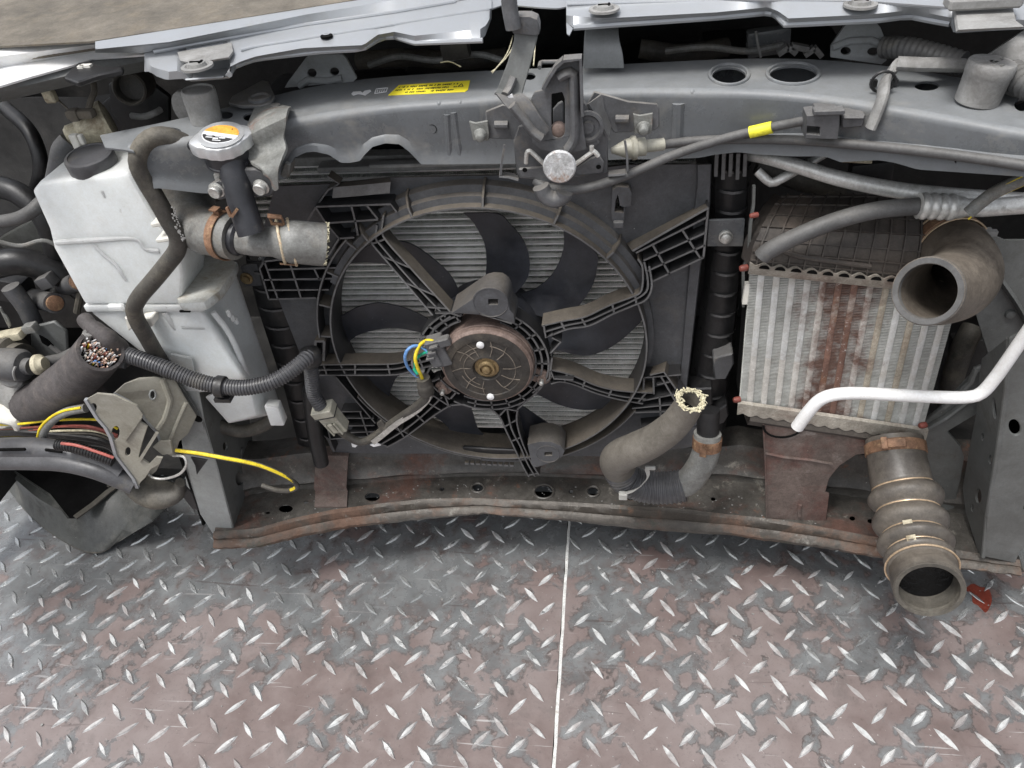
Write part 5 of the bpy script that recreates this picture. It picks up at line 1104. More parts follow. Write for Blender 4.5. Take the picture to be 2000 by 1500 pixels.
e2 = Vector((0, -.5, -1)).normalized(); m = MB(); m.box(p+e2*(r4+.0004), .016, .010, .0016, (d2, d2.cross(e2), e2)); obj('clamp_bridge', m, M['clamp'], h2)
rnd = random.Random(21)
def fray(parent, c, d, r_, cnt, ln, name='frayed_cord'):
    d = d.normalized(); u = d.orthogonal().normalized(); v = d.cross(u); mm = MB()
    for i in range(cnt):
        a = rnd.uniform(0, 6.283); rr_ = r_*rnd.uniform(.9, 1.04); p0 = c+(u*math.cos(a)+v*math.sin(a))*rr_-d*.001; tn = -u*math.sin(a)+v*math.cos(a)
        w = [p0]
        for k in range(3): w.append(w[-1]+d*rnd.uniform(.0, ln)*.5+tn*rnd.gauss(0, ln*.6)+(u*math.cos(a)+v*math.sin(a))*rnd.gauss(0, ln*.25))
        mm.tube(cr(w, 2), rnd.uniform(.0004, .0010), n=5)
    return obj(name, mm, M['cord'], parent, kind='stuff')
fray(h2, q2, d2, rp(q2, 39), 110, .0035)
m = MB(); m.lathe(q2-d2*.012, d2, [(0, 0), (rp(q2, 42)-.005, 0), (rp(q2, 42)-.005, .002)], 28, caps=False); obj('hose_bore', m, M['void'], h2)
# ================================================================== hood latch
lat = thing('hood_latch', PY(1095, 300, -.08), 'grey steel hood latch with a round rivet head and hooked striker slot', 'latch')
yl0 = -.075
S5 = 1/5.0
def lp(pts): return sc(pts, 960, 100, S5)
# back plate with wings
back_ = lp([(265, 735), (215, 880), (240, 1190), (275, 1245), (560, 1260), (1100, 1200), (1135, 1180), (1140, 850), (1060, 740), (980, 590), (895, 480), (880, 780), (400, 700)])
m = MB(); m.prism(pl(back_, yl0), Vector((0, .004, 0))); obj('back_plate', m, M['latch'], lat, bevel=.001)
wr = lp([(930, 520), (1000, 392), (1340, 490), (1620, 515), (1640, 560), (1640, 740), (1590, 775), (1200, 800), (1150, 740), (1060, 730)])
m = MB(); rows = []
W = [PY(a, b, -.052) for a, b in wr]; m.prism(W, Vector((0, .003, 0))); wing = obj('wing', m, M['latch'], lat, bevel=.001)
m = MB(); m.sheet([[PY(a, b, -.053), PY(c, d, -.0760)] for a, b, c, d in [(*x_, *y_) for x_, y_ in zip(lp([(1060, 420), (1080, 560), (1150, 740)]), lp([(930, 520), (1040, 700), (1125, 850)]))]], .0025); obj('wing_return', m, M['latch'], lat)
wl = lp([(-60, 590), (110, 520), (220, 560), (330, 700), (240, 860), (-50, 855)])
m = MB(); m.prism(pl(wl, -.052), Vector((0, .003, 0))); obj('wing', m, M['latch'], lat, bevel=.001)
for c, y_ in ((lp([(1275, 662)])[0], -.0535), (lp([(95, 718)])[0], -.0535)):
    m = MB(); m.tube([PY(c[0]-13, c[1], y_), PY(c[0]+13, c[1], y_)], .0042, n=10); obj('pressed_bead', m, M['latch'], lat)
for a, b in ((1257, 240), (939, 254)):
    p = PY(a, b, -.054); m = MB(); m.prism([p+Vector(q) for q in ((-.011, 0, .011), (-.004, 0, .009), (.009, 0, .011), (.009, 0, -.002), (.008, 0, -.011), (-.009, 0, -.010))], Vector((0, -.003, 0))); m.lathe(p+Vector((0, -.003, -.003)), Vector((0, -1, -.15)), [(.0072, 0), (.0072, .002), (.0052, .003), (.0050, .008), (.0035, .010), (0, .010)], 20); obj('nut', m, M['hanger'], lat, bevel=.0006)
# front plate: channel with hook
yl1 = -.094
hook = lp([(500, 380), (560, 290), (640, 150), (700, 98), (868, 82), (872, 300), (880, 560), (905, 800), (930, 960), (700, 1010), (480, 960), (400, 900), (380, 700), (385, 470), (420, 400)])
slot = lp([(585, 420), (690, 400), (715, 470), (715, 800), (690, 838), (650, 848), (600, 830), (585, 760)])
m = MB(); m.prism(pl(hook, yl1), Vector((0, .004, 0)), [pl(slot, yl1)]); obj('slotted_plate', m, M['latch'], lat, bevel=.0012, seg=2)
m = MB(); g = [PY(a, b, yl1-.0005) for a, b in lp([(660, 255), (720, 215), (790, 205), (805, 260), (812, 560), (815, 800), (790, 890), (740, 960)])]; m.tube(resample(cr(g, 5), .004), .0072, n=12, flat=.7); obj('pressed_rim', m, M['latch'], lat)
m = MB(); m.rail([PY(a, b, yl1-.012) for a, b in lp([(700, 100), (868, 82), (874, 300), (882, 560), (890, 640)])], .0025, .014); obj('turned_flange', m, M['latch'], lat)
m = MB(); m.rail([PY(a, b, yl1-.010) for a, b in lp([(500, 380), (560, 270), (630, 160), (700, 100)])], .003, .012); obj('turned_flange', m, M['latch'], lat)
m = MB(); m.prism(pl(lp([(600, 570), (650, 510), (690, 490), (700, 520), (705, 740), (690, 800), (630, 800), (600, 740)]), yl1+.012), Vector((0, .004, 0))); obj('pawl', m, M['latch'], lat, bevel=.001)
m = MB(); m.lathe(PY(1091, 252, yl1+.006), -Y1, [(.0075, -.002), (.0072, .004), (.0045, .006), (0, .0062)], 18); obj('pawl_pin', m, M['motorrim'], lat)
m = MB(); m.prism(pl(lp([(570, 400), (730, 400), (730, 860), (570, 860)]), -.058), Vector((0, .002, 0))); obj('slot_back', m, M['void'], lat)
# pivot discs on right of slot
p = PY(1148, 246, -.082); m = MB(); m.lathe(p, -Y1, [(.016, 0), (.016, .004), (.013, .005), (.011, .003), (.007, .003), (.006, .006), (0, .006)], 28); obj('pivot', m, M['latch'], lat)
m = MB(); m.prism(pl(lp([(880, 880), (940, 830), (1010, 840), (1060, 900), (1000, 940), (890, 910)]), -.083), Vector((0, .004, 0))); obj('release_lever', m, M['latch'], lat, bevel=.001)
# rivet head and the spring
p = PY(1093, 325, -.112); m = MB(); ra_ = Vector((0, -.95, .12)).normalized(); m.lathe(p+ra_*-.02, ra_, [(.010, 0), (.010, .017), (.0158, .018), (.0166, .0195), (.0166, .0215), (.0152, .0232), (0, .0236)], 40)
M['rivet'] = mat('worn_rivet', (.56, .57, .58), .45, metal=.4, var=.25, vs=300, spots=[((.36, .24, .18), 45, .56, .64, .8), ((.75, .77, .8), 260, .58, .66, .7)], bump=.5, bs=500)
obj('rivet_head', m, M['rivet'], lat)
for pts in (lp([(338, 1095), (345, 1000), (365, 975), (390, 985), (470, 1060), (545, 1130)]), lp([(790, 1125), (880, 1060), (985, 985), (1010, 985), (1045, 1025)]), lp([(978, 925), (980, 985)])):
    m = MB(); m.tube(cr([PY(a, b, -.098) for a, b in pts], 4), .0024, n=8); obj('spring_wire', m, M['bolt'], lat)
m = MB(); m.prism(pl(lp([(262, 1150), (540, 1130), (560, 1190), (700, 1250), (500, 1300), (420, 1240), (280, 1230)]), -.092), Vector((0, .004, 0))); obj('cable_lever', m, M['latch'], lat, bevel=.001)
m = MB(); m.prism(pl(lp([(790, 1170), (960, 1050), (1050, 1010), (1100, 1090), (1090, 1190), (850, 1215)]), -.084), Vector((0, .003, 0))); obj('lower_tab', m, M['latch'], lat, bevel=.001)
for q in ((1169, 326, -.0865), (1025, 332, -.0935)):
    m = MB(); m.lathe(PY(*q), -Y1, [(.0026, 0), (.002, .0006), (0, .0002)], 12); obj('rivet_hole', m, M['void'], lat)
# side foot brackets
m = MB(); m.sheet([[PY(a, b, -.066), PY(a+1, b+1, -.09)] for a, b in lp([(115, 910), (85, 1100), (75, 1205)])], .002); m.sheet([[PY(a, b, -.066), PY(a, b+8, -.09)] for a, b in lp([(75, 1195), (160, 1200), (260, 1230)])], .002); obj('foot_bracket', m, M['latch'], lat)
m = MB(); m.sheet([[PY(a, b, -.066), PY(a+1, b+1, -.088)] for a, b in lp([(1290, 870), (1310, 1020), (1315, 1170)])], .002); m.sheet([[PY(a, b, -.062), PY(a, b+9, -.088)] for a, b in lp([(1140, 1180), (1230, 1175), (1310, 1165)])], .002); obj('foot_bracket', m, M['latch'], lat)
m = MB(); m.tube(cr([PY(a, b, -.1) for a, b in lp([(480, 1320), (520, 1400), (600, 1445), (690, 1420), (715, 1370)])], 4), .009, n=12); obj('lower_boss', m, M['latch'], lat)
m = MB(); m.tube(cr([PZ(a, b, .845) for a, b in ((1054, 132), (1056, 122), (1070, 121), (1100, 120))], 3), .0022, n=8); obj('staple', m, M['latch'], lat)
# ================================================================== safety lever
lev = thing('safety_lever', PY(1010, 200, -.09), 'dusty grey safety catch lever rising from the latch to the silver hood strip', 'lever')
A_ = [[PY(a, b, y_) for a, b in q] for q, y_ in (([(1005, 62), (1026, 58), (1051, 66)], -.070), ([(1004, 78), (1024, 80), (1048, 80)], -.072), ([(992, 120), (1012, 124), (1036, 126)], -.078), ([(972, 172), (992, 178), (1020, 182)], -.085), ([(967, 180), (987, 190), (1021, 186)], -.090))]
m = MB(); m.sheet(A_, .004); obj('lever_arm', m, M['rail'], lev, bevel=.0006)
Bq = [[PY(a, b, y_) for a, b in q] for q, y_ in (([(967, 181), (990, 186), (1010, 184), (1022, 182)], -.092), ([(985, 205), (1002, 210), (1022, 205), (1036, 198)], -.098), ([(1016, 240), (1030, 244), (1046, 238), (1056, 230)], -.100), ([(1044, 270), (1054, 272), (1064, 266), (1074, 254)], -.100))]
m = MB(); m.sheet(Bq, .004); obj('lever_foot', m, M['latch'], lev, bevel=.0006)
m = MB(); m.tube(cr([PY(a, b, -.1025) for a, b in ((1000, 205), (1022, 232), (1040, 256), (1058, 270))], 4), .0062, n=12, flat=.7); obj('pressed_rib', m, M['latch'], lev)
m = MB(); m.tube(cr([PY(1003, 150, -.083), PY(994, 172, -.087), PY(986, 184, -.092)], 3), .005, n=10, flat=.6); obj('pressed_rib', m, M['latch'], lev)
m = MB(); m.prism([PY(a, b, -.0935) for a, b in ((991, 188), (1000, 184), (1003, 190), (996, 194))], Vector((0, .002, 0))); obj('paint_chip', m, M['inkwhite'], lev)
hp = [[(1000, 60), (1000, 40), (1010, 32), (1035, 32), (1049, 38), (1053, 52), (1053, 68), (1046, 70), (1002, 66)]]
m = MB(); m.prism(pl(hp[0], -.075), Vector((0, .018, 0))); obj('lever_head', m, M['latch'], lev, bevel=.004, seg=3)
m = MB(); m.tube(resample([PY(993, -12, -.078), PY(996, 20, -.078), PY(1003, 56, -.078)], .006), .0062, n=12, flat=1.2); obj('finger_tab', m, M['latch'], lev)
# dry grass stalks caught under the lever
m = MB()
for pts in ([(1020, 30), (1000, 95), (972, 130), (960, 140)], [(1002, 70), (990, 105), (962, 142)], [(1040, 18), (1036, 32)], [(1046, 80), (1042, 128)], [(860, 122), (878, 120), (900, 130)]):
    m.tube(cr([PZ(a, b, .845) for a, b in pts], 4), .0007, n=5)
tag(obj('dry_grass_stalk', m, M['cord']), 'thin dry grass stalks caught behind the safety lever', 'grass stalks', kind='stuff')
# ================================================================== brackets on the back of the bar
b1 = thing('hood_bracket', (-.16, .08, .82), 'grey trapezoid bracket with two round holes behind the left half of the bar', 'bracket', 'two hole brackets behind the bar')
y_ = .052
m = MB(); o1 = [(555, 172), (562, 160), (598, 112), (606, 106), (668, 106), (676, 114), (697, 153), (690, 160)]
m.prism(pl(o1, y_), Vector((0, .004, 0)), [hz((609, 143), 9, 9, y_), hz((653, 140), 9, 8, y_)]); obj('plate', m, M['midgrey'], b1, bevel=.0012, seg=2)
m = MB(); m.tube([PY(a, b, y_-.001) for a, b in ((584, 168), (602, 156), (640, 158), (668, 152))], .004, n=10); obj('pressed_bead', m, M['midgrey'], b1)
b2 = thing('hood_bracket', (.38, .08, .82), 'grey trapezoid bracket with two round holes behind the right half of the bar', 'bracket', 'two hole brackets behind the bar')
o1 = [(1622, 112), (1623, 90), (1650, 50), (1658, 45), (1712, 45), (1720, 54), (1735, 92), (1732, 118), (1722, 126)]
y_ = .048
m = MB(); m.prism(pl(o1, y_), Vector((0, .004, 0)), [hz((1652, 100), 10, 8, y_), hz((1706, 101), 12, 8, y_)]); obj('plate', m, M['midgrey'], b2, bevel=.0012, seg=2)
m = MB(); m.tube([PY(a, b, y_-.001) for a, b in ((1626, 92), (1660, 80), (1700, 78), (1732, 92))], .004, n=10); obj('pressed_bead', m, M['midgrey'], b2)
b3 = MB(); b3.sheet([cr(c, 5) for c in ([PY(1146, 50, .095), PY(1143, 58, .07), PY(1141, 78, .052), PY(1140, 104, .045), PY(1139, 130, .048)], [PY(1204, 50, .095), PY(1207, 58, .07), PY(1209, 78, .052), PY(1216, 104, .045), PY(1219, 130, .048)])], .004); tag(obj('bent_tab', b3, M['midgrey'], bevel=.0008), 'plain grey bent strap standing behind the latch under the silver strip', 'bracket')
b4 = thing('flat_ear', PZ(500, 190, .825), 'dark flat steel ear with a round boss lying behind the left rubber stop', 'bracket')
m = MB(); m.prism([PZ(a, b, .828) for a, b in ((446, 200), (452, 188), (512, 156), (524, 158), (537, 188), (530, 200), (508, 206), (470, 206))], Vector((0, 0, -.004))); obj('plate', m, M['latch'], b4, bevel=.001)
m = MB(); m.lathe(PZ(508, 194, .828), Z1, [(.013, 0), (.013, .003), (.010, .004), (.008, .002), (0, .002)], 22); obj('boss', m, M['latch'], b4)
# ================================================================== rubber stops
st1 = thing('rubber_stop', PZ(405, 235, ZB), 'worn grey rubber buffer standing left behind the radiator cap', 'rubber buffer', 'hood buffers')
sa = Vector((.06, .0, 1)).normalized(); p = PZ(404, 236, ZB); q = rp(p, 32)/.027
m = MB(); m.lathe(p, sa, [(r_*q, h*q) for r_, h in [(.025, 0), (.0255, .012), (.0262, .030), (.027, .032), (.027, .048), (.0262, .0515), (.024, .0525), (.022, .050), (0, .049)]], 36); obj('buffer', m, M['dustsleeve'], st1)
m = MB(); c = PY(358, 212, -.0); m.prism(ell(c, X1, Z1, .013, .019, 20), Vector((0, .01, 0))); obj('side_flap', m, M['dustsleeve'], st1, bevel=.003, seg=2)
st2 = thing('rubber_stop', PZ(1905, 205, ZB), 'plain grey rubber buffer standing on the right end of the bar', 'rubber buffer', 'hood buffers')
p = PZ(1906, 200, ZB); sa = Vector((.10, .0, 1)).normalized(); q = rp(p, 43)/.0305
m = MB(); m.lathe(p, sa, [(r_*q, h*q) for r_, h in [(.026, 0), (.0285, .002), (.0288, .020), (.0295, .038), (.0305, .040), (.0305, .053), (.029, .0555), (0, .056)]], 40); obj('buffer', m, M['dustsleeve'], st2)
m = MB(); rnd = random.Random(6)
for i in range(14):
    a = rnd.uniform(0, 6.28); r_ = rnd.uniform(0, .022)*q; m.box(p+sa*.056*q+Vector((r_*math.cos(a), r_*math.sin(a), 0)), .006*rnd.uniform(.4, 1), .002, .0012, (Vector((math.cos(a*2), math.sin(a*2), 0)), Vector((-math.sin(a*2), math.cos(a*2), 0)), Z1))
obj('moulded_mark', m, M['hosegrey'], st2)
# ================================================================== release cable and alarm wire
rc_ = thing('release_cable', PY(1500, 290, -.06), 'dusty grey bonnet release cable running along the bar to the right from the latch', 'cable')
def fb(px, py, o): p = PC(px, py, gbar); return PY(px, py, p.y-o)
g = resample(cr([fb(1262, 288, .035), fb(1300, 282, .022), fb(1360, 275, .012), (fb(1450, 272, .010)), fb(1560, 274, .010), fb(1700, 285, .010), fb(1830, 299, .010), fb(1960, 317, .010), fb(2060, 333, .010)], 6), .008)
m = MB(); m.tube(g, .0048, n=12); obj('sheath', m, M['cablegrey'], rc_)
m = MB(); e0, e1 = fb(1194, 294, .045), fb(1275, 284, .034); d = (e1-e0).normalized()
m.lathe(e0, d, [(.003, 0), (.0045, .004), (.010, .016), (.0105, .020), (.0125, .022), (.0125, .026), (.0095, .026), (.0095, .036), (.0065, .037), (.0065, .056), (.005, .057)], 20); obj('end_ferrule', m, M['conn'], rc_)
aw = thing('switch_wire', PY(1400, 290, -.09), 'thin grey latch switch wire with a yellow tape band sweeping right to a plug', 'wire')
g = resample(cr([fb(1046, 352, .075), fb(1060, 362, .08), fb(1090, 370, .082), fb(1130, 370, .08), fb(1180, 358, .075), fb(1240, 336, .062), fb(1310, 305, .045), fb(1390, 278, .026), fb(1460, 259, .016), fb(1530, 244, .016), fb(1582, 234, .020)], 6), .006)
m = MB(); m.tube(g, [lerp(.0052, .0046, i/len(g)) for i in range(len(g))], n=12); obj('sheath', m, M['cablegrey'], aw)
m = MB(); q = [fb(1464, 258.5, .016), fb(1486, 253.5, .016), fb(1508, 248.5, .016)]; m.tube(q, .0061, n=14); obj('tape_band', m, M['tape'], aw)
cn = thing('inline_connector', PY(1630, 245, -.05), 'dark grey two piece inline connector clipped to the face of the bar', 'connector')
yy_ = gbar(PC(1630, 245, gbar).x)-.012
m = MB(); m.prism(pl([(1576, 226), (1594, 224), (1596, 218), (1640, 220), (1640, 240), (1636, 272), (1572, 271)], yy_-.014), Vector((0, .022, 0)), [pl([(1577, 246), (1602, 248), (1601, 264), (1575, 262)], yy_-.014)]); obj('housing', m, M['conndark'], cn, bevel=.0015)
m = MB(); m.prism(pl([(1643, 224), (1692, 224), (1690, 232), (1686, 248), (1644, 252)], yy_-.010), Vector((0, .018, 0))); m.rail([PY(a, b, yy_-.013) for a, b in ((1646, 231), (1690, 231))], .003, .01); obj('mating_plug', m, M['conndark'], cn, bevel=.0015)
m = MB(); m.box(PY(1618, 216, yy_-.012), .028, .012, .005); obj('locking_latch', m, M['conndark'], cn, bevel=.001)
tw = thing('taped_wire', PZ(1720, 180, .83), 'flattened grey taped wire bending over the bar from the connector to the rubber stop', 'wire')
g = [PY(1700, 250, yy_-.012), PY(1712, 222, yy_-.010), PZ(1724, 190, ZB+.010), PZ(1727, 165, ZB+.012), PZ(1740, 142, ZB+.012), PZ(1752, 126, ZB+.022)]
m = MB(); m.tube(resample(cr(g, 5), .004), .0088, n=12, flat=.55); obj('sleeve', m, M['dustsleeve'], tw)
g = [PZ(1752, 124, ZB+.022), PZ(1800, 126, ZB+.022), PZ(1850, 127, ZB+.02), PZ(1884, 128, ZB+.018)]
m = MB(); m.tube(resample(cr(g, 5), .004), .0092, n=12, flat=.7); obj('sleeve', m, M['dustsleeve'], tw)
m = MB(); m.tube(ell(PZ(1725, 160, ZB+.012), X1, Z1, .011, .010, 14), .0015, n=6); m.box(PZ(1706, 162, ZB+.005), .006, .006, .006); m.box(PZ(1744, 160, ZB+.005), .008, .006, .006); obj('wire_clip', m, M['black'], tw)
cs = thing('conduit', PZ(1780, 95, .84), 'dusty grey corrugated conduit emerging behind the right two hole bracket', 'conduit')
def corr(pts, r0, amp, pitch, name, mt, parent, n=16):
    g = resample(pts, pitch/4); rad = [r0+amp*(1, .6, -.6, -1)[i % 4]*.5 for i in range(len(g))] if False else [r0+(amp if i % 4 < 2 else 0) for i in range(len(g))]
    mm = MB(); mm.tube(g, rad, n=n); return obj(name, mm, M[mt], parent)
corr(cr([PZ(1728, 92, .835), PZ(1770, 94, .84), PZ(1820, 106, .84), PZ(1880, 124, .838)], 6), .0105, .0009, .006, 'corrugated_sleeve', 'cablegrey', cs)
corr(cr([PZ(2050, 190, .835), PZ(2000, 160, .84), PZ(1975, 140, .84), PZ(1960, 128, .84)], 6), .012, .0012, .006, 'corrugated_sleeve', 'cablegrey', cs)
wp = MB(); wp.tube(resample([PZ(1955, 165, .826), PZ(2030, 190, .826)], .01), .002, n=6); tag(obj('bare_wire', wp, M['hosegrey']), 'thin grey wire lying right of the plain rubber buffer', 'wire')
tb = MB(); pe = ell(PZ(1990, 130, .85), Vector((1, .2, 0)).normalized(), Z1, .03, .024); tb.lathe(PZ(1985, 118, .845), Vector((.5, -.4, -.6)), [(.018, -.02), (.024, 0), (.024, .03), (.018, .036), (0, .036)], 24); tag(obj('grey_cap', tb, M['dustsleeve']), 'shiny grey round cap behind the conduit at the right edge', 'cap')
# dark zigzag mesh chips seen behind the bar
zg = MB()
for a, b, c, d in ((1520, 108, 1540, 94), (1540, 94, 1556, 106), (1548, 92, 1580, 98), (1572, 110, 1592, 96), (1592, 96, 1606, 112)): zg.rail([PY(a, b, .12), PY(c, d, .12)], .006, .01)
tag(obj('pale_lattice_scrap', zg, M['dustsleeve']), 'pale broken lattice scrap behind the bar left of the right two hole bracket', 'scrap')
# ================================================================== intercooler
ic = thing('intercooler', PY(1640, 800, -.04), 'rust streaked aluminium intercooler with vertical tubes and brown black ribbed plastic tank', 'intercooler')
yi = -.040
C00, C10, C01, C11 = PY(1466, 524, yi), PY(1876, 566, yi), PY(1445, 784, yi), PY(1803, 836, yi)
def ic_p(u, v, o=0): return C00.lerp(C10, u).lerp(C01.lerp(C11, u), v)+Y1*o
_d = (ic_p(.5, 1)-ic_p(.5, 0)).normalized(); _n = _d.cross(Y1).normalized(); ST = (tuple(ic_p(.455, .5)), tuple(_n), .036, (.155, .085, .065))
M['icfin'] = mat('cooler_fin', (.47, .48, .46), .6, metal=.05, var=.2, vs=30, bump=.1, grain=.2, stain=ST)
M['ictube'] = mat('cooler_tube_metal', (.60, .615, .61), .5, metal=.15, var=.15, vs=20, spots=[((.48, .45, .40), 12, .5, .66, .6)], bump=.2, grain=.15, stain=ST)
M['ictubepitted'] = mat('cooler_tube_pitted', (.56, .55, .52), .6, metal=.1, var=.15, vs=20, spots=[((.80, .79, .77), 130, .56, .63, .8), ((.20, .11, .085), 60, .62, .68, .8)], bump=.4, grain=.15, stain=ST)
M['ictubebrown'] = mat('cooler_tube_stained', (.40, .365, .30), .55, metal=.1, var=.2, spots=[((.28, .22, .16), 14, .52, .68, .6)], bump=.2, stain=ST)
NT = 13; du = 1/(NT+.35); tw_ = .42*du
for i in range(NT):
    u0 = du*(i+.50); rows = []
    rnd = random.Random(i)
    mm = MB()
    for k in range(19):
        v = k/18; q = rnd.uniform(-.0003, .0003)
        a, b = ic_p(u0, v, -.0005+q), ic_p(u0+tw_, v, -.0005-q)
        rows.append([a+Y1*.012, a-Y1*.0008, a-Y1*.0014+(b-a)*.15, b-Y1*.0014-(b-a)*.15, b-Y1*.0008, b+Y1*.012])
    mm.loft(rows)
    mats = [M['ictube'], M['ictubepitted']] if i < 4 else [M['ictubepitted'], M['ictubepitted']] if i == 4 else [M['ictuberust'], M['ictuberust']] if i == 5 else [M['ictuberust'], M['ictuberust']] if i == 6 else [M['ictubepitted'], M['ictubepitted']] if i == 7 else [M['ictubebrown'], M['ictubebrown']] if i in (8, 10) else [M['ictube'], M['ictube']]
    o = obj('cooler_tube', mm, mats, ic)
    zc = ic_p(u0, .62).z-WL[ic.name].z
    for p in o.data.polygons:
        if p.center.z < zc: p.material_index = 1
fm_ = {0: MB(), 1: MB()}
for i in range(NT+1):
    m = fm_[0]
    a0 = du*(i-1+.50)+tw_ if i else 0; a1 = du*(i+.50) if i < NT else 1
    nf = 92
    for k in range(nf):
        v = (k+.5)/nf; a, b = ic_p(a0, v), ic_p(a1, v-.004); m.add([a-Y1*.0002, b-Y1*.0002, b+Y1*.008, a+Y1*.008, a-Y1*.0002-Z1*.0012, b-Y1*.0002-Z1*.0012], [(0, 1, 2, 3), (0, 4, 5, 1)])
tag(obj('cooler_fins', fm_[0], M['icfin'], ic, flat=True), kind='stuff')
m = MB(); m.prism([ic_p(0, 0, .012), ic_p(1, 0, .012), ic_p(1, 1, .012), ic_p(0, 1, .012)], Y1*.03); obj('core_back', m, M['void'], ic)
# header plates with scalloped lips
def header(v0, v1, name, down):
    rows = []; n = 120
    for k in range(n+1):
        u = -.015+1.03*k/n; ph = (u-du*.72)/du; s_ = .5+.5*math.cos(2*math.pi*ph)
        e = (.022 if not down else -.020)*(s_**.7)
        a = ic_p(u, v0, -.006 if not down else -.004); b = ic_p(u, v1, -.013 if not down else -.007); c = ic_p(u, v1-.02*(-1 if down else 1)-e*(1 if not down else 1), -.013 if not down else -.006)
        rows.append([a, a-Y1*.003, b, c])
    mm = MB(); mm.sheet(rows, .002); return obj(name, mm, M['icplate'], ic)
header(.012, -.035, 'header_plate', False); header(.985, 1.045, 'header_plate', True)
for i in range(NT):
    u = du*(i+.71); m = MB(); p = ic_p(u, -.050, -.0158); ux = (C10-C00).normalized(); vz = ux.cross(Y1).normalized()
    m.prism([p+ux*(.0060*math.cos(R(a)))+(-vz if vz.z < 0 else vz)*(.0044*math.sin(R(a))) for a in range(0, 181, 20)], Y1*.001); obj('tab_slot', m, M['void'], ic)
for a, b in ((1450, 524), (1437, 781), (1800, 831), (1470, 421)):
    p = PY(a, b, -.045); m = MB(); q = .75 if b < 500 else 1; m.lathe(p, Vector((-1, -.3, 0)), [(.004*q, -.006), (.0042*q, 0), (.0032*q, .003), (0, .004)], 14); obj('plastic_rivet', m, M['redplug'], ic)
# ribbed plastic tank on top
prof = [(-.05, -.008, .0), (-.18, -.010, .06), (-.30, -.004, .1), (-.45, .018, .14), (-.60, .055, .2)]
def tk(u, t):
    """u across 0..1, t 0..1 up and back over the tank"""
    q = t*4; i = min(3, int(q)); f = q-i
    rowpx = [((1462, 516), (1790, 552)), ((1470, 480), (1800, 505)), ((1486, 446), (1806, 462)), ((1506, 412), (1806, 420)), ((1528, 386), (1800, 384))]
    ys_ = [-.046, -.043, -.030, .0, .04]
    def P_(k): a, b = rowpx[k]; return PY(lerp(a[0], b[0], u), lerp(a[1], b[1], u), ys_[k])
    return P_(i).lerp(P_(i+1), f)
m = MB(); m.sheet([[tk(u/12, t/12) for u in range(13)] for t in range(13)], .003); tkk = obj('plastic_tank', m, M['ictank'], ic)
def tn(u, t): 
    a = tk(min(1, u+.01), t)-tk(max(0, u-.01), t); b = tk(u, min(1, t+.01))-tk(u, max(0, t-.01)); n_ = a.cross(b).normalized(); return n_ if n_.dot(CAM-tk(u, t)) > 0 else -n_
for k in range(11):
    u = .04+k*.093; mm = MB(); rows = []
    for t in range(17):
        p = tk(u, t/16); n_ = tn(u, t/16); s_ = X1*.0013; rows.append([p-s_, p+s_, p+s_*.7+n_*.0055, p-s_*.7+n_*.0055])
    mm.loft(rows, closed=True, caps=True); obj('tank_rib', mm, M['ictank'], ic)
for t in (.08, .2, .33, .5, .66, .82, .96):
    mm = MB(); rows = []
    for k in range(25):
        u = k/24; p = tk(u, t); n_ = tn(u, t); s_ = (tk(u, min(1, t+.01))-tk(u, t)).normalized()*.0012; rows.append([p-s_, p+s_, p+s_*.7+n_*.005, p-s_*.7+n_*.005])
    mm.loft(rows, closed=True, caps=True); obj('tank_rib', mm, M['ictank'], ic)
m = MB(); m.sheet([[tk(0, t/8), tk(0, t/8)+Vector((-.004, .03, -.01))] for t in range(9)], .003); obj('tank_side', m, M['ictank'], ic)
m = MB(); m.tube(resample(cr([PY(1478, 500, -.05), PY(1500, 478, -.046), PY(1560, 500, -.048), PY(1700, 520, -.048)], 5), .006), .0035, n=8); obj('tank_swage', m, M['ictank'], ic)
# lower tank
rows = []
for k in range(21):
    u = k/20; a = ic_p(lerp(.06, .97, u), 1.06, -.002); rows.append([a, a+Vector((0, -.004, -.012)), a+Vector((0, .004, -.026)), a+Vector((0, .03, -.034))])
m = MB(); m.sheet(rows, .003); obj('lower_tank', m, M['ictank'], ic)
for k in range(10):
    u = .1+k*.09; a = ic_p(u, 1.06, -.002); m = MB(); m.rail([a-Y1*.002, a+Vector((0, -.006, -.012)), a+Vector((0, .001, -.026))], .0025, .006); obj('tank_rib', m, M['ictank'], ic)
m = MB(); a0, a1 = ic_p(.08, 1.06), ic_p(.95, 1.06); m.rail([a0+Vector((0, -.007, -.014)), a1+Vector((0, -.007, -.014))], .0025, .006); obj('tank_rib', m, M['ictank'], ic)
# left side bracket strip
m = MB(); m.rail([PY(a, b, -.03) for a, b in ((1473, 365), (1472, 400), (1466, 440), (1462, 500), (1452, 530), (1452, 600))], .003, .006); obj('side_clip', m, M['rail'], ic)
m = MB(); m.box(PY(1457, 572, -.036), .006, .006, .030); obj('white_tag', m, M['white'], ic)
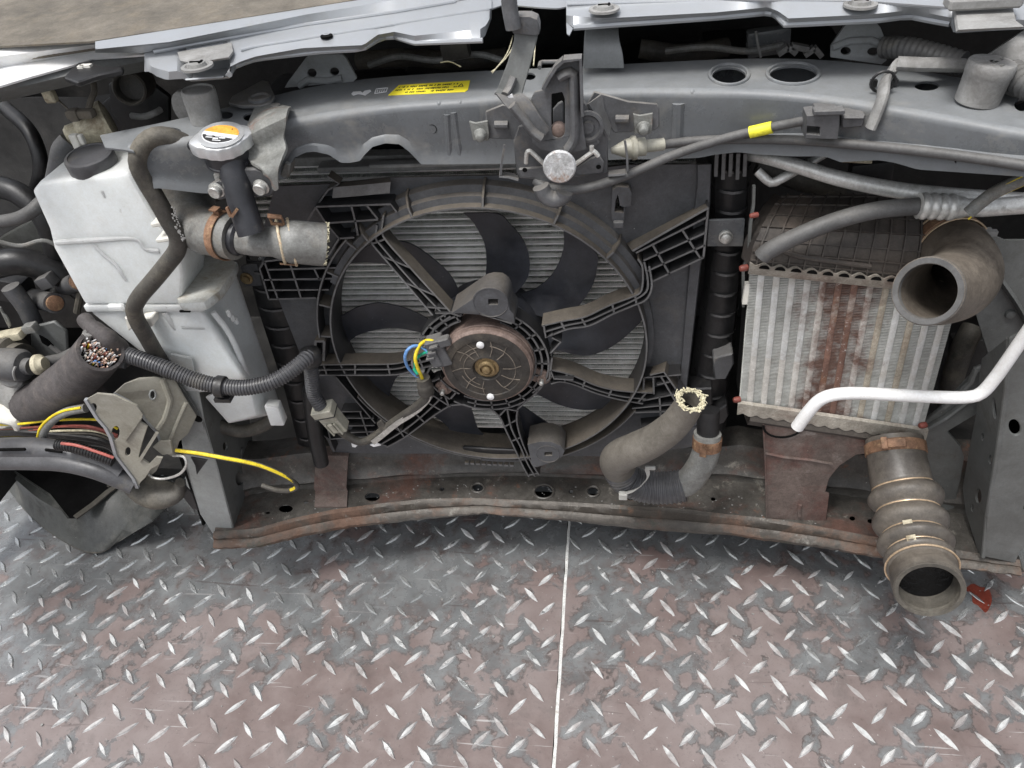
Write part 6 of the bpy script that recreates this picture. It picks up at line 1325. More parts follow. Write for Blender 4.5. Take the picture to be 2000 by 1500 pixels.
# ================================================================== elbow hose
el = thing('elbow_hose', PY(1850, 600, -.1), 'large brown dusty rubber elbow hose with wide open end facing out beside the intercooler', 'hose')
g = resample(cr([PY(1811, 569, -.170), PY(1838, 566, -.145), PY(1866, 556, -.115), PY(1882, 534, -.084), PY(1874, 508, -.055), PY(1854, 487, -.028), PY(1832, 471, -.004), PY(1812, 457, .02)], 8), .005)
L = len(g); rad = []
for i in range(L):
    t = i/(L-1); rad.append(rp(g[i], 67+2*math.sin(math.pi*min(1, t*1.6))-6*max(0, t-.5)))
m = MB(); m.tube(g, rad, n=48, wall=.0065); obj('hose_body', m, M['elbow'], el)
e_d = (g[0]-g[3]).normalized()
m = MB(); m.lathe(g[0], e_d, [(rad[0]-.0072, -.004), (rad[0]-.0062, .0004), (rad[0]-.001, .0008), (rad[0]+.0004, -.002)], 48, caps=False); obj('cut_rim', m, M['cablegrey'], el)
m = MB(); q = g[-10]; m.lathe(q, (g[-11]-g[-9]), [(rad[-10]+.001, -.007), (rad[-10]+.003, -.006), (rad[-10]+.003, .006), (rad[-10]+.001, .007)], 44, caps=False); obj('clamp_band', m, M['clamp'], el)
for k in (-12, -8):
    m = MB(); dd_ = (g[k-1]-g[k+1]).normalized(); u_ = dd_.orthogonal().normalized(); v_ = dd_.cross(u_); m.tube([g[k]+(u_*math.cos(a*math.pi/20)+v_*math.sin(a*math.pi/20))*(rad[k]+.0022) for a in range(42)], .0011, n=6, caps=False); obj('clamp_edge', m, M['brasswire'], el)
m = MB(); m.lathe(g[-6], (g[-6]-g[-5]), [(0, 0), (.0375, 0)], 30, caps=False); obj('dark_bore', m, M['void'], el)
m = MB(); m.tube(cr([PY(1891, 433, -.02), PY(1902, 448, -.03), PY(1912, 470, -.04), PY(1915, 486, -.045)], 4), .0025, n=8); m.box(PY(1924, 462, -.03), .010, .01, .018); m.box(PY(1928, 455, -.032), .020, .006, .006); m.tube([PY(1928, 475, -.03), PY(1924, 492, -.03)], .004, n=8); obj('clamp_screw', m, M['dustsleeve'], el)
# ================================================================== lower bellows hose
bh = thing('bellows_hose', PY(1790, 1100, -.15), 'grey brown rubber bellows hose with thin wire bands and open end at lower right', 'hose')
ctr = [(1746, 858, -.050), (1752, 900, -.062), (1760, 942, -.078), (1768, 972, -.094), (1778, 1020, -.120), (1788, 1062, -.148), (1797, 1096, -.172), (1806, 1126, -.190), (1815, 1152, -.204)]
def view_path(px, d0, ang):
    out = [CAM+ray(*px[0])*d0]; d_ = d0
    for a, b, q in zip(px, px[1:], ang):
        lat_ = math.hypot(b[0]-a[0], b[1]-a[1])*d_/F; d_ -= lat_/math.tan(R(q)); out.append(CAM+ray(*b)*d_)
    return out
gp = view_path([(c[0], c[1]) for c in ctr], (PY(*ctr[0])-CAM).dot(FW), (72, 69, 66, 62, 57, 52, 46, 38)); print('bellows end', gp[0], gp[-1]); g = resample(cr(gp, 10), .0028); L = len(g)
def px_of(p):
    v = p-CAM; z = v.dot(FW); return 1000+F*v.dot(RT)/z, 750-F*v.dot(UP)/z
necks = [949, 996, 1044, 1080, 1104]
rad = []
for p in g:
    y_ = px_of(p)[1]
    if y_ < necks[0]: r_ = lerp(52, 56, (y_-858)/91)
    elif y_ > 1112: r_ = lerp(60, 64.5, min(1, (y_-1112)/25))
    else:
        for a, b in zip(necks, necks[1:]+[1114]):
            if a <= y_ <= b: t = (y_-a)/(b-a); r_ = 51.5+(17 if b < 1090 else 12)*math.sin(math.pi*t)**.8+(y_-949)*.012; break
    rad.append(rp(p, r_))
m = MB(); m.tube(g, rad, n=56, wall=.0062); obj('hose_body', m, M['bellows'], bh)
def band(parent, p, d, r_, w_, mt, name='wire_band'):
    u_ = d.orthogonal().normalized(); v_ = d.cross(u_).normalized(); mm = MB(); mm.tube([p+(u_*math.cos(a*math.pi/24)+v_*math.sin(a*math.pi/24))*r_ for a in range(50)], w_, n=8, caps=False); return obj(name, mm, M[mt], parent)
for y_ in (949, 996, 1044, 1080, 1108):
    i = min(range(L), key=lambda k: abs(px_of(g[k])[1]-y_)); i = max(1, min(L-2, i)); band(bh, g[i], (g[i+1]-g[i-1]).normalized(), rad[i]+.0004, .0013, 'brasswire')
i = min(range(L), key=lambda k: abs(px_of(g[k])[1]-878)); dd_ = (g[i+1]-g[i-1]).normalized()
m = MB(); m.lathe(g[i], dd_, [(rad[i]+.0004, -.008), (rad[i]+.0018, -.007), (rad[i]+.0018, .007), (rad[i]+.0004, .008)], 48, caps=False); cb_ = obj('clamp_band', m, M['clamp'], bh)
m = MB(); fr = (CAM-g[i]); fr = (fr-dd_*fr.dot(dd_)).normalized(); m.box(g[i]+fr*(rad[i]+.003), .028, .004, .012, (dd_.cross(fr), fr, dd_)); m.box(g[i]+fr*(rad[i]+.006)+dd_.cross(fr)*.012, .008, .006, .016, (dd_.cross(fr), fr, dd_)); obj('clamp_screw', m, M['clamp'], cb_, bevel=.0008)
e_d = (g[-1]-g[-4]).normalized()
m = MB(); m.lathe(g[-1], e_d, [(rad[-1]-.007, -.006), (rad[-1]-.0058, .0006), (rad[-1]-.0012, .001), (rad[-1]+.0004, -.003)], 56, caps=False); obj('cut_rim', m, M['rubber'], bh)
m = MB(); m.lathe(g[-11], e_d, [(0, 0), (rad[-11]-.0058, 0)], 40, caps=False)
M['oil'] = mat('wet_black_oil', (.003, .003, .0034), .10, var=.3, bump=1.0, bs=110, spec=.35)
obj('oily_bore', m, M['oil'], bh)
m = MB(); rows = []
m.tube(g[-11:-1], [r_-.0066 for r_ in rad[-11:-1]], n=48, caps=False); obj('bore_lining', m, M['rubber'], bh)
for y_, dx in ((1052, .0), (1088, .002)):
    i = min(range(L), key=lambda k: abs(px_of(g[k])[1]-y_)); fr = (CAM-g[i]+Vector((-.12, 0, .1))).normalized(); dd_ = (g[i+1]-g[i-1]).normalized(); fr = (fr-dd_*fr.dot(dd_)).normalized()
    m = MB(); m.box(g[i]+fr*(rad[i]+.0003), .011, .0012, .009, (dd_.cross(fr), fr, dd_)); obj('paint_dab', m, M['labelyellow'] if False else M['cream'], bh, bevel=.0005)
# red drips on the floor by the open end
m = MB(); _rp = [PZ(a, b, .0058) for a, b in ((1884, 1150), (1900, 1140), (1914, 1146), (1930, 1150), (1937, 1166), (1935, 1182), (1926, 1196), (1918, 1190), (1910, 1182), (1900, 1176), (1898, 1162))]; m.prism(cr(_rp+_rp[:1], 4)[:-1], Vector((0, 0, -.0008))); M['redpaint'] = mat('red_brown_puddle', (.20, .045, .03), .3, var=.25, bump=.1); tag(obj('red_stain', m, M['redpaint'], kind='stuff'), 'wet red brown spill on the floor right of the bellows hose end')
# ================================================================== white pipe
g = resample(cr([PY(1557, 834, -.130), PY(1576, 808, -.132), PY(1600, 782, -.134), PY(1628, 771, -.135), PY(1670, 768, -.135), PY(1740, 771, -.135), PY(1820, 775, -.135), PY(1885, 776, -.135), PY(1916, 768, -.135), PY(1942, 740, -.137), PY(1968, 704, -.14), PY(2020, 628, -.145)], 8), .006)
m = MB(); m.tube(g, [rp(p, 12.5) for p in g], n=24); tag(obj('white_pipe', m, M['whitepipe']), 'thick bent white coated pipe crossing in front of the intercooler bottom', 'pipe')
# ================================================================== air conditioning pipes
ac = thing('pipe', PY(1700, 365, -.02), 'long dull aluminium pipe running right below the bar over the intercooler', 'pipe', 'aluminium pipes')
g = resample(cr([PY(1460, 300, .02), PY(1500, 308, .0), PY(1560, 325, -.02), PY(1640, 349, -.035), PY(1750, 371, -.04), PY(1850, 383, -.045), PY(1960, 392, -.05), PY(2060, 398, -.05)], 6), .006); m = MB(); m.tube(g, [rp(p, lerp(13, 19, i/len(g))) for i, p in enumerate(g)], n=22); obj('pipe_body', m, M['alu'], ac)
ah = thing('crimped_hose', PY(1700, 420, -.06), 'black rubber hose with crimped aluminium end lying across the intercooler tank', 'hose')
g = resample(cr([PY(1488, 502, -.066), PY(1504, 488, -.066), PY(1560, 460, -.066), PY(1630, 432, -.064), PY(1710, 411, -.062), PY(1800, 402, -.06)], 6), .006); m = MB(); m.tube(g, [rp(p, 17) for p in g], n=20); obj('hose_body', m, M['cablegrey'], ah)
c0_, c1_ = PY(1792, 402, -.06), PY(1870, 405, -.06); d = c1_-c0_; n_ = 30
m = MB(); m.lathe(c0_, d, [(.0105, 0), (.0135, .001)]+[(.0120+.0022*abs(math.sin(math.pi*i/7.5)), .002+.036*i/30) for i in range(31)]+[(.0115, .040), (.0115, .044), (.0100, .048)], 26); obj('crimped_collar', m, M['alu'], ah)
m = MB(); m.tube(resample([PY(1858, 405, -.06), PY(1920, 406, -.06), PY(2050, 396, -.06)], .01), .0095, n=18); obj('pipe_end', m, M['alu'], ah)
tp_ = MB(); g = resample(cr([PY(1479, 334, .0), PY(1496, 350, -.005), PY(1508, 357, -.008), PY(1524, 350, -.008), PY(1560, 330, .0), PY(1610, 300, .02)], 5), .005); tp_.tube(g, .0052, n=12); tag(obj('pipe', tp_, M['alu']), 'thin V-bent aluminium pipe under the bar left of the intercooler tank', 'pipe', 'aluminium pipes')
bl = MB(); bl.prism(pl([(1641, 306), (1706, 308), (1703, 321), (1643, 318)], .01), Vector((0, .02, 0))); tag(obj('cream_tab', bl, M['cream'], bevel=.001), 'small cream plastic tab hanging under the bar above the aluminium pipe', 'tab')
sw = thing('striped_wire', PY(1950, 375, -.1), 'grey wire with yellow stripe sticking in at the right edge over the aluminium pipes', 'wire')
g = resample(cr([PY(1892, 416, -.085), PY(1915, 396, -.085), PY(1950, 372, -.085), PY(2020, 340, -.085)], 6), .005); m = MB(); m.tube(g, .0066, n=14); obj('sheath', m, M['hosegrey'], sw)
for o_ in (Vector((0, -.0036, -.0052)), Vector((0, -.003, .0056))):
    m = MB(); m.tube([p+o_ for p in g], .0010, n=6); obj('stripe', m, M['yellow'], sw)
# ================================================================== lower radiator hose
lh = thing('lower_hose', PY(1270, 900, -.12), 'brown grey cut rubber hose with frayed pale end at lower centre', 'hose')
g = resample(cr([PY(1349, 782, -.150), PY(1336, 806, -.146), PY(1312, 834, -.140), PY(1280, 858, -.132), PY(1244, 876, -.122), PY(1216, 888, -.108), PY(1204, 900, -.09), PY(1210, 915, -.07)], 8), .004); L = len(g)
rad = [rp(p, lerp(28, 33, min(1, i/(L*.5)))) for i, p in enumerate(g)]
m = MB(); m.tube(g, rad, n=36, wall=.0048); obj('hose_body', m, M['hosetan'], lh)
e_d = (g[0]-g[3]).normalized(); fray(lh, g[0], e_d, rad[0]-.002, 190, .0048)
m = MB(); m.lathe(g[5], e_d, [(0, 0), (rad[0]-.005, 0)], 30, caps=False); obj('hose_bore', m, M['void'], lh)
sv = thing('sleeved_hose', PY(1300, 960, -.08), 'coolant hose in ribbed black sleeve curving up to a rusty clamp at lower centre', 'hose')
gg = cr([PY(1202, 900, -.075), PY(1222, 934, -.075), PY(1258, 950, -.078), (PY(1300, 953, -.08)), PY(1336, 948, -.08)], 8)
g2 = resample(gg, .0014); m = MB(); m.tube(g2, [rp(p, 31)*(1+(.05 if i % 4 < 2 else -.01)) for i, p in enumerate(g2)], n=30); obj('ribbed_sleeve', m, M['corr'], sv)
g3 = resample(cr([PY(1318, 952, -.08), PY(1346, 938, -.079), PY(1366, 912, -.076), PY(1378, 884, -.07), PY(1382, 846, -.062)], 8), .005); m = MB(); m.tube(g3, [rp(p, 26.5) for p in g3], n=28); obj('hose_body', m, M['hosegrey'], sv)
p = PY(1381, 864, -.0665); clamp(sv, p, PY(1382, 846, -.062)-PY(1379, 880, -.069), .0185, .016, 'clamp', Vector((-.3, -1, 0)), 'spring_clamp')
m = MB(); m.tube(resample([PY(1382, 850, -.062), PY(1384, 800, -.05)], .01), .015, n=20); obj('radiator_spigot', m, M['black'], sv)
zt = thing('zip_tie', PY(1240, 950, -.1), 'pale grey zip tie round the ribbed black hose sleeve', 'zip tie')
m = MB(); gz = cr([PY(1262, 914, -.108), PY(1266, 930, -.110), PY(1256, 946, -.110), PY(1240, 957, -.108), PY(1220, 963, -.106)], 6); m.sheet([[p-Z1*.0035+X1*-.002, p+Z1*.0035+X1*.002] for p in gz], .0016); obj('strap', m, M['ziptie'], zt)
m = MB(); m.box(PY(1217, 968, -.106), .012, .008, .012); m.box(PY(1270, 914, -.108), .014, .004, .006); obj('tie_head', m, M['ziptie'], zt, bevel=.001)
# ================================================================== wiring at the left
hw = thing('wiring_harness', PY(150, 740, -.1), 'thick cut wiring loom in a woven black sleeve with copper and coloured wire ends', 'wiring loom')
g = resample(cr([PY(58, 792, -.075), PY(95, 775, -.088), PY(135, 748, -.102), PY(170, 716, -.116), PY(197, 684, -.135)], 8), .0019); L = len(g)
rad = [rp(p, lerp(37, 43, min(1, i/(L*.4))))*(1+.028*(i % 2)) for i, p in enumerate(g)]
m = MB(); m.tube(g, rad, n=44, wall=.004); obj('woven_sleeve', m, M['cloth'], hw)
ed = (g[-1]-g[-6]).normalized()
m = MB(); m.lathe(g[-6], ed, [(0, 0), (rad[-1]-.004, 0)], 30, caps=False); obj('sleeve_bore', m, M['void'], hw)
rnd = random.Random(17); u = ed.orthogonal().normalized(); v = ed.cross(u)
cols = ['inkwhite', 'copper', 'white', 'copper', 'inkwhite', 'copper', 'inkwhite', 'copper', 'redplug', 'white', 'copper', 'conndark', 'inkwhite', 'copper', 'cream', 'inkwhite', 'copper', 'cream', 'inkwhite', 'copper', 'yellow', 'white', 'copper', 'blue', 'inkwhite', 'copper', 'white', 'copper', 'redplug', 'inkwhite']
for i in range(150):
    r_ = (rad[-1]-.006)*math.sqrt((i+.5)/150); a = i*2.39996; b = g[-6]+(u*math.cos(a)+v*math.sin(a))*r_; tip = b+ed*rnd.uniform(.004, .0145)+u*rnd.gauss(0, .0022)+v*rnd.gauss(0, .0022)
    m = MB(); m.tube([b, b.lerp(tip, .6), tip], rnd.uniform(.0007, .0013), n=6); wo = obj('wire_end', m, M[rnd.choice(cols)], hw)
g = resample(cr([PY(164, 622, -.10), PY(180, 640, -.112), PY(206, 658, -.118), PY(228, 680, -.112), PY(240, 700, -.105)], 8), .004); m = MB(); m.tube(g, [rp(p, lerp(14, 24, i/len(g)))*(1+.06*math.sin(i*1.3)) for i, p in enumerate(g)], n=20); obj('taped_branch', m, M['cloth'], hw)
m = MB(); m.tube(cr([PY(172, 650, -.125), PY(164, 672, -.128), PY(160, 690, -.128), PY(166, 712, -.122)], 5), .006, n=10); obj('tape_fold', m, M['dustsleeve'], hw)
g = resample(cr([PY(-10, 752, -.06), PY(30, 770, -.066), PY(70, 788, -.072), PY(82, 792, -.074)], 5), .005); m = MB(); m.tube(g, [.024+.002*math.sin(i*.9) for i in range(len(g))], n=20); obj('dusty_cover', m, M['dustsleeve'], hw)
g = resample(cr([PY(62, 800, -.078), PY(110, 800, -.085), PY(160, 784, -.092), (PY(190, 765, -.098))], 5), .005); m = MB(); m.tube(g, .013, n=16); obj('lower_branch', m, M['cloth'], hw)
m = MB(); m.prism(pl([(122, 700), (158, 668), (162, 690), (140, 720), (126, 725)], -.118), Vector((0, .004, 0))); obj('rusty_tab', m, M['rustplate'], hw, bevel=.001)
m = MB(); m.tube([PY(224, 706, -.12), PY(246, 712, -.12)], .006, n=12); obj('plug_stub', m, M['conndark'], hw)
# corrugated conduit across the bottle
cd_ = thing('conduit', PY(440, 755, -.12), 'grey black corrugated conduit sagging from the loom across the white bottle', 'conduit')
corr(cr([PY(232, 688, -.112), PY(270, 700, -.118), PY(320, 718, -.122), PY(380, 742, -.124), PY(430, 754, -.124), PY(480, 757, -.122), PY(530, 746, -.112), PY(566, 726, -.095), PY(596, 702, -.075), PY(606, 694, -.06)], 8), .0094, .0014, .0038, 'corrugated_sleeve', 'corr', cd_, 20)
m = MB(); p = PY(431, 755, -.124); d = Vector((1, 0, -.15)).normalized(); m.lathe(p, d, [(.0135, -.006), (.0145, -.005), (.0145, .005), (.0135, .006)], 24, caps=False); m.box(p-Z1*.017, .022, .02, .006); obj('conduit_clip', m, M['black'], cd_)
m = MB(); m.lathe(PY(604, 698, -.062), Vector((.7, .5, -.2)), [(.013, -.01), (.016, -.004), (.016, .008), (.012, .014), (0, .016)], 20); obj('branch_boot', m, M['black'], cd_)
corr(cr([PY(604, 704, -.06), PY(608, 726, -.06), PY(610, 750, -.062), PY(614, 772, -.064), (PY(630, 800, -.068))], 8), .0088, .0014, .0040, 'corrugated_sleeve', 'corr', cd_, 18)
# grey plug at its end
fp = thing('fan_plug', PY(650, 825, -.07), 'pale grey rectangular plug hanging below the left strut of the fan shroud', 'connector')
a0, a1 = PY(628, 795, -.068), PY(676, 850, -.056); d = (a1-a0).normalized(); s_ = d.cross(Y1).normalized(); f_ = s_.cross(d)
def fpb(t, s, h, w_, dp, l, mt='conn', nm='plug_shell'):
    mm = MB(); mm.box(a0+d*t+s_*s+f_*h, w_, dp, l, (s_, f_, d)); return obj(nm, mm, M[mt], fp, bevel=.0015)
Lp = (a1-a0).length
fpb(.006, 0, 0, .032, .024, .014); fpb(.020, 0, .001, .028, .020, .014); fpb(.040, 0, .001, .027, .020, .028)
fpb(.040, .007, -.011, .003, .006, .028, 'conn', 'plug_rib'); fpb(.040, -.007, -.011, .003, .006, .028, 'conn', 'plug_rib'); fpb(.036, 0, -.012, .008, .005, .020, 'conn', 'plug_latch')
fpb(.013, 0, -.0008, .0335, .0245, .0012, 'ink', 'plug_gap'); fpb(.058, 0, .002, .016, .014, .012, 'rubber', 'plug_seal')
# trailing black wires below it
m = MB(); m.tube(resample(cr([PY(606, 760, -.03), PY(612, 820, -.03), PY(618, 860, -.032), PY(628, 905, -.035)], 6), .006), [.013]*3+[.011]*60 if False else .012, n=14); tag(obj('wire_bundle', m, M['black']), 'black wire bundle dropping behind the pale grey plug to the crossmember', 'wire bundle')
# ================================================================== torn crush bracket at the left
cb_ = thing('torn_bracket', PY(260, 900, -.18), 'torn olive grey sheet metal bracket with punched holes at lower left', 'bracket')
k_ = 1/2.886
def q5(pts): return sc(pts, 0, 560, k_)
yA = -.175
hA = lambda c, rx, ry: hz(q5([c])[0], rx, ry, yA, 16, rot=.15)
plA = q5([(480, 640), (545, 603), (640, 612), (770, 672), (805, 720), (790, 765), (830, 790), (800, 880), (780, 960), (840, 1000), (880, 960), (915, 965), (900, 1000), (850, 1028), (820, 1075), (790, 1105), (775, 1140), (748, 1085), (700, 1020), (650, 955), (620, 850), (590, 795), (545, 745)])
m = MB(); m.prism(pl(plA, yA), Vector((0, .003, 0)), [hA((525, 682), 7, 9), hA((650, 825), 8, 14), hA((720, 930), 5.5, 9)]); obj('front_plate', m, M['crash'], cb_, bevel=.0008)
m = MB(); m.rail([PY(a, b, yA-.002) for a, b in q5([(480, 640), (545, 745), (590, 795), (620, 850), (650, 955), (700, 1020), (750, 1085), (772, 1138)])], .0045, .005); obj('torn_edge', m, M['silver'], cb_)
ua, ub_, uc = PY(222, 768, -.155), PY(345, 740, -.112), PY(330, 885, -.150); un = (ub_-ua).cross(uc-ua).normalized()
def up_p(pts, o=0):
    n_ = un if un.dot(CAM-ua) > 0 else -un; return [PP(a, b, ua, un)+n_*o for a, b in pts]
upl = q5([(640, 602), (700, 548), (780, 518), (870, 512), (985, 535), (1045, 640), (1105, 735), (1060, 830), (1008, 875), (985, 945), (940, 928), (902, 880), (885, 825), (850, 788), (812, 745), (775, 682), (720, 642)])
uh = [PP(298+6*math.cos(t*.4189), 771+9*math.sin(t*.4189), ua, un) for t in range(15)]
m = MB(); m.prism(up_p(upl), Y1*.003, [uh]); up_ = obj('upper_plate', m, M['crash'], cb_, bevel=.0008)
m = MB(); m.tube(resample(up_p(q5([(915, 520), (960, 640), (930, 740), (890, 800)]), .0008), .008), .004, n=8); m.tube(resample(up_p(q5([(1050, 650), (1000, 760), (960, 860)]), .0004), .008), .003, n=8); obj('pressed_ridge', m, M['crash'], up_)
m = MB(); m.tube(uh+uh[:1], .0012, n=6, caps=False); obj('hole_rim', m, M['raillight'], up_)
m = MB(); m.prism(up_p(q5([(985, 945), (940, 928), (930, 880), (955, 850), (970, 890)]), .008), Y1*.003); obj('curled_lip', m, M['crash'], up_)
m = MB(); m.rail(up_p(q5([(640, 602), (720, 642), (775, 682), (812, 745), (850, 788), (885, 825), (902, 880), (940, 928), (985, 945)]), .0006), .003, .004); obj('torn_edge', m, M['silver'], cb_)
m = MB(); m.rail([PY(a, b, yA-.003) for a, b in q5([(880, 830), (830, 910), (780, 990)])], .004, .004); m.rail([PY(a, b, yA-.0025) for a, b in q5([(790, 740), (750, 800), (700, 870)])], .003, .003); obj('fold_crease', m, M['crash'], cb_)
m = MB(); m.prism(pl(q5([(800, 1030), (850, 1012), (905, 985), (880, 1040), (840, 1075)]), yA+.010), Vector((0, .003, 0))); m.prism(pl(q5([(860, 905), (900, 870), (960, 870), (975, 940), (915, 950)]), yA+.014), Vector((0, .003, 0))); obj('bent_flap', m, M['crash'], cb_, bevel=.0006)
m = MB(); m.prism(pl(q5([(1000, 880), (1100, 745), (1110, 700), (1000, 530), (930, 530), (960, 700), (980, 830)]), -.106), Vector((0, .003, 0))); obj('rear_plate', m, M['rail'], cb_)
m = MB(); m.lathe(PY(386, 818, -.1065), -Y1, [(.007, 0), (.006, .0006), (0, .0002)], 12); obj('punched_hole', m, M['void'], cb_)
# wire loop below it
g = cr([PY(290, 925, -.165), PY(300, 933, -.17), PY(322, 935, -.172), (PY(350, 926, -.172)), PY(364, 908, -.17), PY(358, 892, -.165), PY(338, 890, -.16)], 6); m = MB(); m.tube(g, .0018, n=8); tag(obj('wire_loop', m, M['bolt']), 'thin steel wire loop under the torn bracket', 'wire')
# black mud sleeve
m = MB(); g = resample(cr([PY(236, 926, -.15), PY(270, 950, -.155), PY(310, 966, -.158), PY(345, 962, -.155), PY(352, 942, -.15)], 6), .006); m.tube(g, [.010+.014*math.sin(math.pi*min(1, i/len(g)*1.1)) for i in range(len(g))], n=16, flat=.7); tag(obj('torn_rubber_strip', m, M['rubber']), 'torn grey rubber strip hanging below the torn bracket', 'rubber strip')
m = MB(); m.prism(pl(sc([(1200, 830), (1250, 880), (1290, 990), (1250, 980), (1190, 905)], 0, 700, .3), -.15), Vector((0, .003, 0))); m.prism(pl(sc([(1240, 645), (1350, 665), (1280, 760), (1270, 700)], 0, 700, .3), -.13), Vector((0, .003, 0))); tag(obj('plastic_shard', m, M['black'], bevel=.0006), 'jagged black plastic shards against the left chassis rail', 'plastic shards')
# ================================================================== cables running in from the left edge
cz = thing('cable_tray', PY(120, 900, -.15), 'grey black plastic cable trunking curving in from the left edge under the torn bracket', 'cable trunking')
g = resample(cr([PY(-20, 878, -.150), PY(60, 876, -.152), PY(130, 884, -.155), PY(190, 902, -.160), PY(240, 926, -.165)], 6), .006); m = MB(); m.tube(g, .0165, n=18); obj('upper_duct', m, M['corr'], cz)
g2 = resample(cr([PY(-20, 900, -.162), PY(60, 900, -.164), PY(130, 904, -.168), PY(195, 920, -.172), PY(262, 948, -.172)], 6), .006); m = MB(); m.tube(g2, .0135, n=18); obj('lower_duct', m, M['corr'], cz)
for a, b in (((-5, 880), (48, 879)), ((88, 880), (120, 884))):
    m = MB(); m.rail([PY(*a, -.169), PY(*b, -.171)], .0035, .003); obj('duct_slot', m, M['void'], cz)
rw = thing('split_conduit', PY(170, 880, -.17), 'split black corrugated conduit showing a red wire, lying on the cable trunking', 'conduit')
corr(cr([PY(112, 868, -.172), PY(140, 872, -.174), PY(180, 884, -.176), PY(222, 900, -.178)], 8), .0072, .0012, .0040, 'corrugated_sleeve', 'black', rw, 14)
g = resample(cr([PY(120, 866, -.181), PY(150, 870, -.183), PY(185, 881, -.185), PY(222, 894, -.185)], 6), .004); m = MB(); m.tube(g, .0021, n=10); obj('red_wire', m, M['red'], rw)
for pts, r_, c, lbl in (([(82, 860), (88, 838), (106, 818), (132, 804), (168, 797)], .0062, 'hosegrey', 'grey wire with yellow green stripe arching left of the torn bracket'), ):
    tw2 = thing('striped_wire', PY(110, 830, -.13), lbl, 'wire'); gq = resample(cr([PY(a, b, -.135) for a, b in pts], 6), .004); m = MB(); m.tube(gq, r_, n=12); obj('sheath', m, M[c], tw2)
    m = MB(); m.tube([p+Vector((-.003, -.004, .0045)) for p in gq], .0019, n=8); obj('stripe', m, M['yellow'], tw2)
yw = thing('yellow_wire', PY(500, 910, -.13), 'black wire with bright yellow stripe looping from the torn bracket across the left chassis rail', 'wire')
gq = resample(cr([PY(345, 880, -.155), PY(390, 886, -.158), PY(440, 895, -.160), PY(500, 907, -.155), PY(545, 924, -.150), PY(572, 940, -.145), PY(580, 950, -.14), PY(566, 958, -.135), PY(540, 957, -.125), PY(512, 948, -.12)], 8), .004); L = len(gq)
m = MB(); m.tube(gq, .0036, n=12); obj('sheath', m, M['rubber'], yw)
m = MB(); m.tube([p+Vector((0, -.0012, .0016)) for p in gq[:int(L*.78)]], .0026, n=10); obj('stripe', m, M['yellow'], yw)
lw = thing('loose_wires', PY(100, 840, -.08), 'bundle of thin brown, salmon and yellow wires behind the cable trunking at the left edge', 'wires')
for i, (c, y0, y1) in enumerate((('red', 845, 824), ('copper', 838, 828), ('yellow', 852, 846), ('rubber', 856, 840), ('cord', 850, 834), ('black', 846, 850), ('yellow', 830, 812), ('rubber', 838, 852), ('black', 858, 858), ('rubber', 842, 866))):
    g = resample(cr([PY(-20, y0, -.10), PY(40, y0-2, -.105), PY(100, (y0+y1)/2, -.105), PY(170+i*4, y1+8, -.11), PY(230, y1+26, -.11)], 5), .006); m = MB(); m.tube(g, .0019 if c != 'black' else .006, n=8); obj('wire', m, M[c if c != 'copper' else 'redplug'], lw)
# ================================================================== broken liner on the floor at the left
ln = thing('wheel_arch_liner', PZ(130, 1000, .0), 'broken dark grey plastic liner lying on the floor at lower left', 'liner')
r0 = [PZ(a, b, .012) for a, b in ((-60, 880), (0, 930), (40, 982), (80, 1022), (125, 1054), (165, 1074), (195, 1076), (215, 1066))]
r1_ = [PZ(a, b, .050) for a, b in ((-50, 850), (0, 908), (45, 958), (88, 995), (130, 1018), (180, 1030), (225, 1030), (262, 1040))]
r2_ = [PZ(a, b, .080) for a, b in ((-40, 842), (4, 904), (48, 948), (92, 982), (140, 1000), (195, 985), (250, 975), (300, 1018))]
r3_ = [PZ(a, b, .085) for a, b in ((-30, 838), (12, 902), (60, 935), (110, 960), (160, 975), (215, 958), (270, 950), (335, 985))]
R_ = [cr(r, 4) for r in (r0, r1_, r2_, r3_)]
m = MB(); m.sheet(R_, .003); obj('liner_shell', m, M['liner'], ln)
m = MB(); m.tube(resample([p-Z1*.002 for p in R_[0]], .006), .0032, n=8); obj('liner_lip', m, M['rubber'], ln)
m = MB(); m.prism([PZ(a, b, .090) for a, b in ((6, 905), (110, 916), (232, 922), (238, 938), (180, 985), (147, 1010), (132, 1010), (98, 966), (40, 930))], Vector((0, 0, -.004))); obj('dark_inner_panel', m, M['void'], ln)
m = MB(); m.rail([PZ(a, b, .094) for a, b in ((146, 1010), (182, 984), (210, 960), (238, 940))], .012, .003, -Z1); m.rail([PZ(a, b, .092) for a, b in ((210, 950), (220, 942), (228, 938))], .006, .003, -Z1); obj('broken_rib', m, M['rubber'], ln)
m = MB(); m.rail([PZ(a, b, .092) for a, b in ((5, 906), (40, 928), (97, 966), (132, 1010))], .003, .004, -Z1); obj('inner_edge', m, M['liner'], ln)
m = MB(); m.rail([PZ(a, b, .08) for a, b in ((240, 965), (282, 988), (325, 975))], .004, .01, -Z1); obj('broken_rib', m, M['cream'], ln)
